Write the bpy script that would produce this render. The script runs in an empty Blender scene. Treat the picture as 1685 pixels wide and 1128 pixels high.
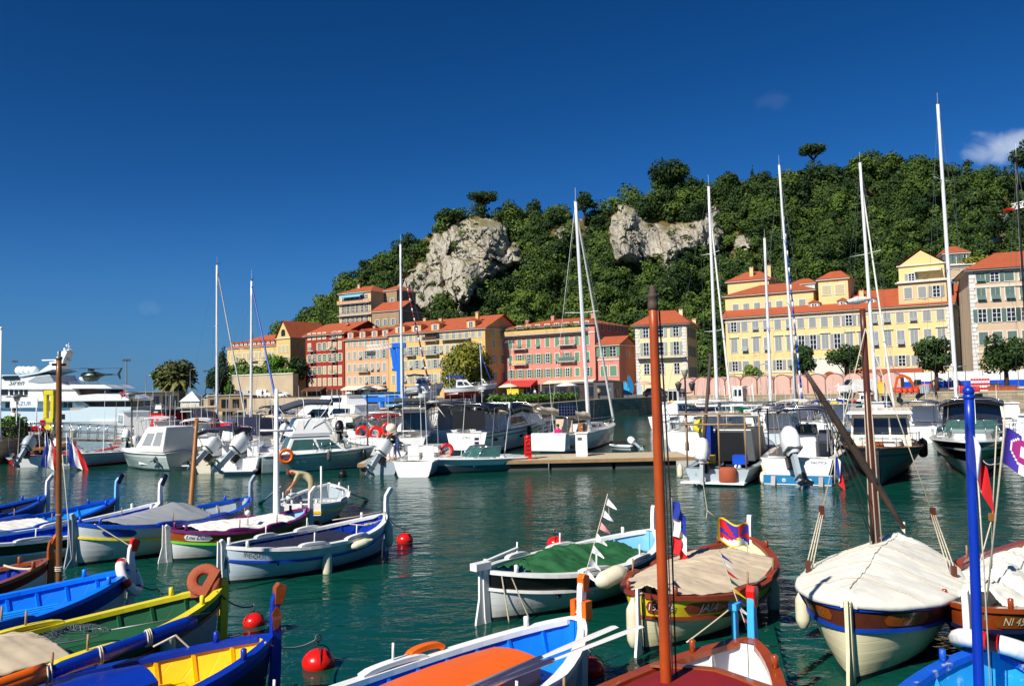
import bpy, math, random
import numpy as np
from mathutils import Vector, Matrix, noise
R = math.radians
random.seed(7)
SC = bpy.context.scene
COL = SC.collection
# ---------------- camera ----------------
F, CX, CY, H = 1350.0, 842.5, 564.0, 3.8
cam = bpy.data.cameras.new('camera'); camo = bpy.data.objects.new('camera', cam); COL.objects.link(camo)
cam.sensor_width = 36; cam.lens = 36*F/1685; cam.clip_start = .1; cam.clip_end = 9000
CAMR = Matrix.Rotation(R(90+3.26), 3, 'X') @ Matrix.Rotation(R(-1.2), 3, 'Z')
camo.matrix_world = Matrix.Translation((0, 0, H)) @ CAMR.to_4x4()
SC.camera = camo
# ---------------- light ----------------
SUN_D = Vector((-.66, -.75, 0)).normalized(); SUN_EL = R(40)
sd = Vector((SUN_D.x*math.cos(SUN_EL), SUN_D.y*math.cos(SUN_EL), math.sin(SUN_EL)))
sl = bpy.data.lights.new('sun', 'SUN'); sl.energy = 5.0; sl.angle = R(.5); sl.color = (1, .955, .88)
so = bpy.data.objects.new('sun', sl); COL.objects.link(so); so.rotation_euler = sd.to_track_quat('Z', 'Y').to_euler()
W = bpy.data.worlds.new('World'); SC.world = W; W.use_nodes = True
nt = W.node_tree; nt.nodes.clear()
def wn(t, **k):
    n = nt.nodes.new(t)
    for a, b in k.items(): setattr(n, a, b)
    return n
sky = wn('ShaderNodeTexSky', sky_type='NISHITA', sun_disc=False, sun_elevation=SUN_EL, sun_rotation=math.atan2(SUN_D.x, SUN_D.y), altitude=200, air_density=.7, dust_density=.15, ozone_density=6.0)
hs = wn('ShaderNodeHueSaturation'); hs.inputs['Saturation'].default_value = 1.14; hs.inputs['Value'].default_value = .46
gm = wn('ShaderNodeGamma'); gm.inputs[1].default_value = 1.3
bg = wn('ShaderNodeBackground'); bg.inputs['Strength'].default_value = .09
wo = wn('ShaderNodeOutputWorld')
L_ = nt.links.new
L_(sky.outputs[0], gm.inputs[0]); L_(gm.outputs[0], hs.inputs['Color'])
# a few small clouds standing in the sky, by direction
tc = wn('ShaderNodeTexCoord')
# the clear blue right down to the sea horizon
sz = wn('ShaderNodeSeparateXYZ'); L_(tc.outputs['Generated'], sz.inputs[0])
hr = wn('ShaderNodeMapRange', interpolation_type='SMOOTHSTEP'); L_(sz.outputs[2], hr.inputs[0]); hr.inputs[1].default_value = -.02; hr.inputs[2].default_value = .22; hr.inputs[3].default_value = .82; hr.inputs[4].default_value = 0
hm = wn('ShaderNodeMix', data_type='RGBA'); L_(hr.outputs[0], hm.inputs[0]); L_(hs.outputs[0], hm.inputs[6]); hm.inputs[7].default_value = (.30, 1.45, 3.3, 1); last = hm.outputs[2]
def cloud(dirv, rad, amt, sc):
    global last
    d = wn('ShaderNodeVectorMath', operation='SUBTRACT'); L_(tc.outputs['Generated'], d.inputs[0]); d.inputs[1].default_value = dirv
    s = wn('ShaderNodeVectorMath', operation='MULTIPLY'); L_(d.outputs[0], s.inputs[0]); s.inputs[1].default_value = (1/rad, 1/rad, 1.9/rad)
    l = wn('ShaderNodeVectorMath', operation='LENGTH'); L_(s.outputs[0], l.inputs[0])
    nz = wn('ShaderNodeTexNoise'); nz.inputs['Scale'].default_value = sc; nz.inputs['Detail'].default_value = 7; nz.inputs['Distortion'].default_value = .4; L_(tc.outputs['Generated'], nz.inputs['Vector'])
    a = wn('ShaderNodeMath', operation='MULTIPLY_ADD'); L_(l.outputs['Value'], a.inputs[0]); a.inputs[1].default_value = -.62; L_(nz.outputs[0], a.inputs[2])
    m = wn('ShaderNodeMapRange', interpolation_type='SMOOTHSTEP'); L_(a.outputs[0], m.inputs[0]); m.inputs[1].default_value = .02; m.inputs[2].default_value = .42; m.inputs[3].default_value = 0; m.inputs[4].default_value = amt
    x = wn('ShaderNodeMix', data_type='RGBA'); L_(m.outputs[0], x.inputs[0]); L_(last, x.inputs[6]); x.inputs[7].default_value = (5.6, 6.4, 7.6, 1)
    last = x.outputs[2]
def ray(px, py):
    return (CAMR @ Vector(((px-CX)/F, -(py-CY)/F, -1))).normalized()
cloud(ray(1646, 244), .045, .5, 34)
cloud(ray(1684, 234), .034, .45, 38)
cloud(ray(1262, 168), .03, .03, 45)
cloud(ray(252, 506), .022, .05, 60)
L_(last, bg.inputs['Color']); L_(bg.outputs[0], wo.inputs['Surface'])
SC.view_settings.view_transform = 'Standard'; SC.view_settings.look = 'None'
SC.view_settings.exposure = .36; SC.view_settings.gamma = 1
SC.cycles.max_bounces = 5; SC.cycles.diffuse_bounces = 2; SC.cycles.glossy_bounces = 3; SC.cycles.transparent_max_bounces = 8
SC.cycles.caustics_reflective = False; SC.cycles.caustics_refractive = False
# ---------------- pixels of the photograph to metres ----------------
def at(px, py, Y):
    d = ray(px, py); return Vector((0, 0, H)) + d*(Y/d.y)
def onz(px, py, z=0):
    d = ray(px, py); return Vector((0, 0, H)) + d*((z-H)/d.z)
def hz(px): return 641-(px-CX)*.0208
# ---------------- materials ----------------
MAT = {}
def lin(c): return [((x/255+.055)/1.055)**2.4 if x/255 > .04045 else x/255/12.92 for x in c]
def M(name, rgb, rough=.55, var=.10, scale=3.0, bump=0, bscale=30, metal=0, spec=.5, coat=0, stains=None, detail=5, planks=None):
    m = bpy.data.materials.new(name); m.use_nodes = True; n = m.node_tree; b = n.nodes['Principled BSDF']
    b.inputs['Roughness'].default_value = rough; b.inputs['Metallic'].default_value = metal
    b.inputs['Specular IOR Level'].default_value = spec; b.inputs['Coat Weight'].default_value = coat
    c = lin(rgb); tc = n.nodes.new('ShaderNodeTexCoord'); out = None
    nz = n.nodes.new('ShaderNodeTexNoise'); nz.inputs['Scale'].default_value = scale; nz.inputs['Detail'].default_value = detail; nz.inputs['Roughness'].default_value = .65
    n.links.new(tc.outputs['Object'], nz.inputs['Vector'])
    r = n.nodes.new('ShaderNodeMapRange'); n.links.new(nz.outputs[0], r.inputs[0]); r.inputs[1].default_value = .3; r.inputs[2].default_value = .7
    x = n.nodes.new('ShaderNodeMix'); x.data_type = 'RGBA'; n.links.new(r.outputs[0], x.inputs[0])
    x.inputs[6].default_value = [k*(1-var) for k in c]+[1]; x.inputs[7].default_value = [min(1, k*(1+var)) for k in c]+[1]
    out = x.outputs[2]
    if stains:
        scol, thr, ssc = stains
        n2 = n.nodes.new('ShaderNodeTexNoise'); n2.inputs['Scale'].default_value = ssc; n2.inputs['Detail'].default_value = 8; n2.inputs['Roughness'].default_value = .7
        n.links.new(tc.outputs['Object'], n2.inputs['Vector'])
        r2 = n.nodes.new('ShaderNodeMapRange'); n.links.new(n2.outputs[0], r2.inputs[0]); r2.inputs[1].default_value = thr; r2.inputs[2].default_value = thr+.08; r2.inputs[4].default_value = .85
        y = n.nodes.new('ShaderNodeMix'); y.data_type = 'RGBA'; n.links.new(r2.outputs[0], y.inputs[0]); n.links.new(out, y.inputs[6]); y.inputs[7].default_value = lin(scol)+[1]
        out = y.outputs[2]
    n.links.new(out, b.inputs['Base Color'])
    if planks:
        sp = n.nodes.new('ShaderNodeSeparateXYZ'); n.links.new(tc.outputs['Object'], sp.inputs[0])
        if planks == 'Z':   # grime and weed staining just above the waterline
            g1 = n.nodes.new('ShaderNodeMapRange'); n.links.new(sp.outputs[2], g1.inputs[0]); g1.inputs[1].default_value = .07; g1.inputs[2].default_value = .34; g1.inputs[3].default_value = 1.0; g1.inputs[4].default_value = 0
            g2 = n.nodes.new('ShaderNodeMath'); g2.operation = 'MULTIPLY'; n.links.new(g1.outputs[0], g2.inputs[0]); n.links.new(r.outputs[0], g2.inputs[1])
            g3 = n.nodes.new('ShaderNodeMix'); g3.data_type = 'RGBA'; n.links.new(g2.outputs[0], g3.inputs[0]); n.links.new(out, g3.inputs[6]); g3.inputs[7].default_value = [c[0]*.45+.02, c[1]*.45+.02, c[2]*.35+.012, 1]
            n.links.new(g3.outputs[2], b.inputs['Base Color'])
        q = n.nodes.new('ShaderNodeMath'); q.operation = 'PINGPONG'; q.inputs[1].default_value = .062; n.links.new(sp.outputs[2 if planks == 'Z' else 1], q.inputs[0])
        q2 = n.nodes.new('ShaderNodeMapRange'); n.links.new(q.outputs[0], q2.inputs[0]); q2.inputs[1].default_value = 0; q2.inputs[2].default_value = .006
        bp = n.nodes.new('ShaderNodeBump'); bp.inputs['Strength'].default_value = .45; bp.inputs['Distance'].default_value = .004
        n.links.new(q2.outputs[0], bp.inputs['Height']); n.links.new(bp.outputs[0], b.inputs['Normal'])
    elif bump:
        bz = n.nodes.new('ShaderNodeTexNoise'); bz.inputs['Scale'].default_value = bscale; bz.inputs['Detail'].default_value = 4
        n.links.new(tc.outputs['Object'], bz.inputs['Vector'])
        bp = n.nodes.new('ShaderNodeBump'); bp.inputs['Strength'].default_value = bump; bp.inputs['Distance'].default_value = .02
        n.links.new(bz.outputs[0], bp.inputs['Height']); n.links.new(bp.outputs[0], b.inputs['Normal'])
    MAT[name] = m; return m
WOODW = ((120, 95, 70), .62, 9)
for nm, c, k in [
    ('white', (232, 230, 224), dict(rough=.35, var=.05, stains=((170, 160, 140), .66, 3))),
    ('gel', (236, 235, 230), dict(rough=.16, var=.03, coat=.3, stains=((190, 184, 168), .68, 1.6))),
    ('hullwhite', (206, 208, 206), dict(planks='Z', rough=.4, var=.07, stains=((150, 140, 118), .62, 2.2))),
    ('offwhite', (224, 214, 190), dict(rough=.5, var=.08)),
    ('cream', (232, 220, 178), dict(planks='Z', rough=.45, var=.06, stains=((170, 150, 100), .64, 2.5))),
    ('bluegreyhull', (190, 203, 212), dict(planks='Z', rough=.4, stains=((130, 130, 120), .64, 2))),
    ('blue', (10, 74, 190), dict(planks='Y', rough=.35, var=.15, stains=((30, 60, 110), .66, 5))),
    ('bluehull', (8, 60, 160), dict(planks='Z', rough=.4, var=.15, stains=((20, 40, 90), .62, 4))),
    ('cobalt', (8, 48, 156), dict(planks='Y', rough=.35, var=.12)),
    ('sky', (20, 140, 225), dict(planks='Y', rough=.45, var=.10, stains=((90, 170, 220), .68, 6))),
    ('aqua', (60, 175, 225), dict(planks='Y', rough=.5, var=.08)),
    ('paleblue', (120, 185, 220), dict(planks='Y', rough=.5, var=.1, stains=((190, 200, 200), .62, 5))),
    ('azure', (8, 120, 235), dict(planks='Y', rough=.35, var=.08)),
    ('navy', (14, 22, 62), dict(rough=.5, var=.2, bump=.15)),
    ('navycloth', (12, 18, 48), dict(rough=.85, var=.25, bump=.4, bscale=14)),
    ('bluecloth', (8, 52, 150), dict(rough=.85, var=.2, bump=.5, bscale=12)),
    ('royalcloth', (10, 40, 160), dict(rough=.85, var=.2, bump=.5, bscale=12)),
    ('greycloth', (60, 66, 80), dict(rough=.85, var=.15, bump=.3, bscale=14)),
    ('slate', (88, 100, 108), dict(rough=.45, var=.12)),
    ('charcoal', (84, 86, 86), dict(rough=.35, var=.12, stains=((95, 95, 90), .64, 2))),
    ('palegrey', (160, 172, 178), dict(rough=.4, var=.08, stains=((110, 110, 100), .62, 2))),
    ('black', (16, 16, 18), dict(rough=.4, var=.2)),
    ('blackhull', (12, 12, 14), dict(rough=.15, var=.2, coat=.5)),
    ('rubber', (22, 22, 24), dict(rough=.7, var=.2)),
    ('red', (200, 24, 20), dict(rough=.35, var=.10)),
    ('buoyred', (214, 26, 18), dict(rough=.25, var=.08, stains=((120, 30, 20), .66, 6))),
    ('darkred', (128, 16, 22), dict(rough=.7, var=.12, stains=((105, 12, 20), .6, 5))),
    ('brickred', (134, 54, 32), dict(rough=.45, var=.12)),
    ('redcloth', (170, 30, 42), dict(rough=.85, var=.12, bump=.3)),
    ('orange', (236, 100, 8), dict(rough=.35, var=.05)),
    ('foam', (160, 78, 50), dict(rough=.9, var=.1, bump=.5)),
    ('yellow', (250, 190, 4), dict(planks='Y', rough=.38, var=.06, stains=((215, 150, 0), .68, 5))),
    ('lemon', (225, 205, 40), dict(rough=.4, var=.08, stains=((170, 150, 40), .65, 6))),
    ('limegreen', (90, 190, 30), dict(rough=.4)),
    ('green', (24, 88, 52), dict(planks='Y', rough=.55, var=.12, stains=((50, 110, 80), .66, 5))),
    ('tarpgreen', (22, 84, 42), dict(rough=.8, var=.2, bump=.6, bscale=6)),
    ('seagreen', (20, 120, 90), dict(rough=.5)),
    ('purple', (110, 30, 90), dict(rough=.4, var=.1)),
    ('violet', (62, 40, 150), dict(rough=.8, var=.05)),
    ('flagblue', (20, 46, 140), dict(rough=.85, var=.06)),
    ('flagred', (205, 24, 30), dict(rough=.85, var=.06)),
    ('flagwhite', (228, 226, 222), dict(rough=.85, var=.05)),
    ('flagyellow', (240, 205, 20), dict(rough=.85, var=.05)),
    ('magenta', (150, 25, 110), dict(rough=.85, var=.05)),
    ('pink', (235, 30, 130), dict(rough=.85, var=.1)),
    ('varnish', (150, 74, 18), dict(rough=.22, var=.25, scale=2, coat=.5)),
    ('redwood', (150, 62, 18), dict(rough=.22, var=.18, coat=.5)),
    ('mastbrown', (128, 76, 22), dict(rough=.4, var=.22, coat=.15)),
    ('masttan', (150, 94, 36), dict(rough=.45, var=.2)),
    ('mastred', (162, 66, 16), dict(rough=.42, var=.2)),
    ('darkwood', (84, 40, 24), dict(rough=.4, var=.25)),
    ('oldwood', (70, 56, 46), dict(rough=.7, var=.3, bump=.4)),
    ('wood', (150, 120, 84), dict(rough=.7, var=.2, bump=.3)),
    ('plank', (190, 172, 140), dict(rough=.8, var=.12, bump=.3)),
    ('alu', (226, 226, 222), dict(rough=.38, var=.04, metal=.1)),
    ('alugrey', (165, 168, 168), dict(rough=.4, var=.05, metal=.3)),
    ('chrome', (210, 212, 214), dict(rough=.15, var=.03, metal=.9)),
    ('steel', (120, 124, 126), dict(rough=.4, var=.1, metal=.5)),
    ('rope', (196, 184, 160), dict(rough=.95, var=.2, scale=40)),
    ('ropeblue', (30, 50, 110), dict(rough=.95, var=.2, scale=40)),
    ('ropedark', (44, 40, 38), dict(rough=.95, var=.2, scale=40)),
    ('sail', (226, 222, 212), dict(rough=.8, var=.05, bump=.3, bscale=10)),
    ('canvas', (196, 178, 150), dict(rough=.9, var=.06, bump=.35, bscale=5, stains=((150, 132, 104), .66, 2))),
    ('whitetarp', (226, 222, 208), dict(rough=.7, var=.05, bump=.5, bscale=4, stains=((190, 182, 150), .64, 2.2))),
    ('greytarp', (138, 142, 146), dict(rough=.8, var=.07, bump=.4, bscale=4)),
    ('fender', (214, 206, 176), dict(rough=.45, var=.08, stains=((130, 112, 80), .62, 9))),
    ('skin', (190, 120, 84), dict(rough=.6, var=.08)),
    ('tanshirt', (176, 166, 128), dict(rough=.9, var=.1)),
    ('khaki', (170, 156, 120), dict(rough=.9, var=.1)),
    ('browncloth', (96, 66, 50), dict(rough=.9, var=.15)),
    ('jeans', (50, 66, 110), dict(rough=.9, var=.2)),
    ('tshirt', (38, 38, 42), dict(rough=.9, var=.2)),
    ('hair', (40, 26, 18), dict(rough=.8, var=.3)),
    ('glass', (20, 30, 34), dict(rough=.08, var=.3, spec=.8)),
    ('greenglass', (60, 96, 88), dict(rough=.08, var=.25, spec=.8)),
    ('winglass', (30, 34, 38), dict(rough=.15, var=.3, spec=.7)),
    ('solar', (12, 18, 52), dict(rough=.12, var=.2)),
    ('antifoul', (24, 34, 40), dict(rough=.7, var=.3)),
    ('antired', (120, 26, 22), dict(rough=.7, var=.2)),
    ('tealhull', (172, 184, 180), dict(rough=.12, var=.15, coat=.4)),
    ('yachtblue', (205, 222, 228), dict(rough=.2, var=.03, coat=.4)),
    ('midblue', (40, 120, 168), dict(rough=.35, var=.1)),
    ('cranebl', (20, 110, 215), dict(rough=.4, var=.08)),
    ('asphalt', (96, 94, 92), dict(rough=.9, var=.15, scale=.5)),
    ('concrete', (156, 148, 132), dict(rough=.9, var=.12, scale=.4, stains=((120, 110, 96), .62, .5))),
    ('palewall', (180, 162, 134), dict(rough=.9, var=.1, scale=.3, stains=((160, 140, 112), .6, .3))),
    ('darkwall', (74, 72, 66), dict(rough=.9, var=.2, scale=1)),
    ('trim', (208, 202, 188), dict(rough=.8, var=.06)),
    ('quoin', (208, 206, 200), dict(rough=.8, var=.06)),
    ('w_red', (146, 40, 22), dict(stains=((122, 33, 18), .58, .35), rough=.9, var=.08, scale=.35)),
    ('w_peach', (204, 156, 116), dict(stains=((166, 119, 85), .58, .35), rough=.9, var=.06, scale=.3)),
    ('w_ochre', (206, 170, 106), dict(stains=((164, 129, 77), .58, .35), rough=.9, var=.07, scale=.3)),
    ('w_pink', (204, 130, 112), dict(stains=((161, 92, 75), .58, .35), rough=.9, var=.06, scale=.3)),
    ('w_yellow', (218, 192, 132), dict(stains=((169, 139, 88), .58, .35), rough=.9, var=.06, scale=.3)),
    ('w_pale', (222, 204, 158), dict(stains=((168, 141, 93), .58, .35), rough=.9, var=.06, scale=.3)),
    ('w_cream', (202, 178, 130), dict(stains=((169, 147, 106), .58, .35), rough=.9, var=.06, scale=.3)),
    ('w_hotel', (204, 176, 112), dict(stains=((171, 146, 91), .58, .35), rough=.9, var=.06, scale=.3)),
    ('w_beige', (196, 172, 142), dict(stains=((164, 142, 116), .58, .35), rough=.9, var=.06, scale=.3)),
    ('w_rose', (200, 162, 146), dict(rough=.9, var=.08, scale=.5)),
    ('w_stone', (150, 128, 98), dict(rough=.9, var=.15, scale=.5)),
    ('sh_green', (96, 136, 104), dict(rough=.7, var=.08)),
    ('sh_pale', (152, 158, 146), dict(rough=.7, var=.06)),
    ('sh_cream', (184, 174, 134), dict(rough=.7, var=.06)),
    ('sh_grey', (138, 142, 140), dict(rough=.7, var=.06)),
    ('sh_teal', (84, 108, 100), dict(rough=.7, var=.08)),
    ('awnred', (178, 50, 44), dict(rough=.85, var=.08)),
    ('awnbrown', (84, 50, 36), dict(rough=.85, var=.1)),
    ('awnrust', (150, 70, 42), dict(rough=.85, var=.1)),
    ('awncream', (220, 206, 176), dict(rough=.85, var=.06)),
    ('awngrey', (110, 112, 116), dict(rough=.85, var=.08)),
    ('shop', (58, 46, 40), dict(rough=.5, var=.5, scale=1.2)),
    ('bark', (72, 54, 40), dict(rough=.95, var=.3, bump=.5)),
    ('excav', (236, 96, 16), dict(rough=.4, var=.08)),
    ('tyre', (24, 24, 26), dict(rough=.85, var=.1)),
    ('scrub', (98, 84, 42), dict(rough=1, var=.3)),
    ('bluepeel', (14, 84, 190), dict(rough=.5, var=.15, stains=((190, 186, 170), .57, 5))),
    ('skypeel', (30, 150, 215), dict(rough=.5, var=.12, stains=((150, 190, 205), .60, 5))),
    ('p_pink', (206, 140, 140), dict(rough=.85)),
    ('p_grey', (190, 196, 190), dict(rough=.85)),
    ('greenheli', (30, 44, 36), dict(rough=.3, var=.1)),
    ('wet', (40, 48, 40), dict(rough=.5, var=.3)),
]: M(nm, c, **k)
def nodes(name):
    m = bpy.data.materials.new(name); m.use_nodes = True; MAT[name] = m
    n = m.node_tree; return m, n, n.nodes['Principled BSDF']
def N(n, t, ins=None, **k):
    x = n.nodes.new(t)
    for a, b in k.items(): setattr(x, a, b)
    for a, b in (ins or {}).items():
        if hasattr(b, 'is_linked') or isinstance(b, bpy.types.NodeSocket): n.links.new(b, x.inputs[a])
        else: x.inputs[a].default_value = b
    return x
# water: small wavelets over a slow swell, dark green body colour
m, n, b = nodes('water')
g = N(n, 'ShaderNodeNewGeometry')
mp = N(n, 'ShaderNodeMapping', {'Vector': g.outputs['Position'], 'Scale': (1, 1.7, 1), 'Rotation': (0, 0, .25)})
n1 = N(n, 'ShaderNodeTexNoise', {'Vector': mp.outputs[0], 'Scale': 2.4, 'Detail': 3.0, 'Roughness': .55, 'Distortion': .4})
n2 = N(n, 'ShaderNodeTexNoise', {'Vector': mp.outputs[0], 'Scale': .55, 'Detail': 2.0, 'Distortion': .6})
n3 = N(n, 'ShaderNodeTexNoise', {'Vector': mp.outputs[0], 'Scale': .09, 'Detail': 2.0})
mx = N(n, 'ShaderNodeMath', {0: n1.outputs[0], 1: .34}, operation='MULTIPLY')
m2 = N(n, 'ShaderNodeMath', {0: n2.outputs[0], 1: .75, 2: mx.outputs[0]}, operation='MULTIPLY_ADD')
st = N(n, 'ShaderNodeMapRange', {0: n3.outputs[0], 1: .35, 2: .65, 3: .25, 4: .62})
bp = N(n, 'ShaderNodeBump', {'Height': m2.outputs[0], 'Distance': .20, 'Strength': st.outputs[0]})
n.links.new(bp.outputs[0], b.inputs['Normal'])
cr = N(n, 'ShaderNodeMix', {0: n3.outputs[0], 6: (.0016, .034, .026, 1), 7: (.004, .072, .048, 1)}, data_type='RGBA')
n.links.new(cr.outputs[2], b.inputs['Base Color']); b.inputs['Roughness'].default_value = .07; b.inputs['IOR'].default_value = 1.333; b.inputs['Specular IOR Level'].default_value = .19
# foliage with a tint per tree
def fol(name, dark, light):
    m, n, b = nodes(name)
    a = N(n, 'ShaderNodeAttribute', attribute_name='tint')
    nz = N(n, 'ShaderNodeTexNoise', {'Scale': .6, 'Detail': 3.0})
    ad = N(n, 'ShaderNodeMath', {0: nz.outputs[0], 1: .35, 2: a.outputs['Fac']}, operation='MULTIPLY_ADD')
    su = N(n, 'ShaderNodeMath', {0: ad.outputs[0], 1: .17}, operation='SUBTRACT')
    x = N(n, 'ShaderNodeMix', {0: su.outputs[0], 6: lin(dark)+[1], 7: lin(light)+[1]}, data_type='RGBA')
    n.links.new(x.outputs[2], b.inputs['Base Color']); b.inputs['Roughness'].default_value = .75; b.inputs['Specular IOR Level'].default_value = .25
fol('leaf', (29, 52, 19), (88, 110, 38))
fol('leafpine', (28, 52, 24), (70, 96, 36))
fol('leafplane', (92, 100, 30), (150, 140, 46))
fol('leafpalm', (54, 66, 34), (112, 112, 60))
fol('leaflime', (70, 100, 36), (140, 160, 70))
fol('leafnear', (46, 84, 26), (110, 150, 50))
# limestone
m, n, b = nodes('rock')
g = N(n, 'ShaderNodeNewGeometry')
n1 = N(n, 'ShaderNodeTexNoise', {'Vector': g.outputs['Position'], 'Scale': .10, 'Detail': 10.0, 'Roughness': .65})
n2 = N(n, 'ShaderNodeTexNoise', {'Vector': g.outputs['Position'], 'Scale': .45, 'Detail': 8.0, 'Roughness': .7})
c1 = N(n, 'ShaderNodeMix', {0: n1.outputs[0], 6: lin((104, 92, 74))+[1], 7: lin((206, 200, 182))+[1]}, data_type='RGBA')
r2 = N(n, 'ShaderNodeMapRange', {0: n2.outputs[0], 1: .56, 2: .68})
c2 = N(n, 'ShaderNodeMix', {0: r2.outputs[0], 6: c1.outputs[2], 7: lin((104, 84, 56))+[1]}, data_type='RGBA')
sx = N(n, 'ShaderNodeSeparateXYZ', {0: g.outputs['Normal']})
r3 = N(n, 'ShaderNodeMapRange', {0: sx.outputs[2], 1: .78, 2: .95})
c3 = N(n, 'ShaderNodeMix', {0: r3.outputs[0], 6: c2.outputs[2], 7: lin((110, 100, 50))+[1]}, data_type='RGBA')
n.links.new(c3.outputs[2], b.inputs['Base Color']); b.inputs['Roughness'].default_value = .95
bp = N(n, 'ShaderNodeBump', {'Height': n2.outputs[0], 'Distance': 1.2, 'Strength': .8}); n.links.new(bp.outputs[0], b.inputs['Normal'])
# roof tiles: rows of half round tiles, some paler
m, n, b = nodes('tiles')
tc = N(n, 'ShaderNodeTexCoord')
wv = N(n, 'ShaderNodeTexWave', {'Vector': tc.outputs['Object'], 'Scale': 1.6, 'Distortion': .3}, bands_direction='X')
nz = N(n, 'ShaderNodeTexNoise', {'Vector': tc.outputs['Object'], 'Scale': .8, 'Detail': 8.0, 'Roughness': .75})
c1 = N(n, 'ShaderNodeMix', {0: nz.outputs[0], 6: lin((150, 64, 34))+[1], 7: lin((204, 106, 62))+[1]}, data_type='RGBA')
n.links.new(c1.outputs[2], b.inputs['Base Color']); b.inputs['Roughness'].default_value = .9
bp = N(n, 'ShaderNodeBump', {'Height': wv.outputs[0], 'Distance': .1, 'Strength': .8}); n.links.new(bp.outputs[0], b.inputs['Normal'])
# coursed stone of the quay walls
m, n, b = nodes('stonewall')
tc = N(n, 'ShaderNodeTexCoord')
br = N(n, 'ShaderNodeTexBrick', {'Vector': tc.outputs['UV'], 'Color1': lin((186, 170, 140))+[1], 'Color2': lin((150, 136, 112))+[1], 'Mortar': lin((112, 104, 90))+[1], 'Scale': 1.0, 'Mortar Size': .02, 'Brick Width': 1.1, 'Row Height': .42, 'Bias': .1})
nz = N(n, 'ShaderNodeTexNoise', {'Vector': tc.outputs['UV'], 'Scale': .5, 'Detail': 8.0, 'Roughness': .7})
mr = N(n, 'ShaderNodeMapRange', {0: nz.outputs[0], 1: .3, 2: .7, 3: .65, 4: 1.15})
mm = N(n, 'ShaderNodeMix', {0: 1.0, 6: br.outputs[0], 7: mr.outputs[0]}, data_type='RGBA', blend_type='MULTIPLY')
n.links.new(mm.outputs[2], b.inputs['Base Color']); b.inputs['Roughness'].default_value = .95
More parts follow.
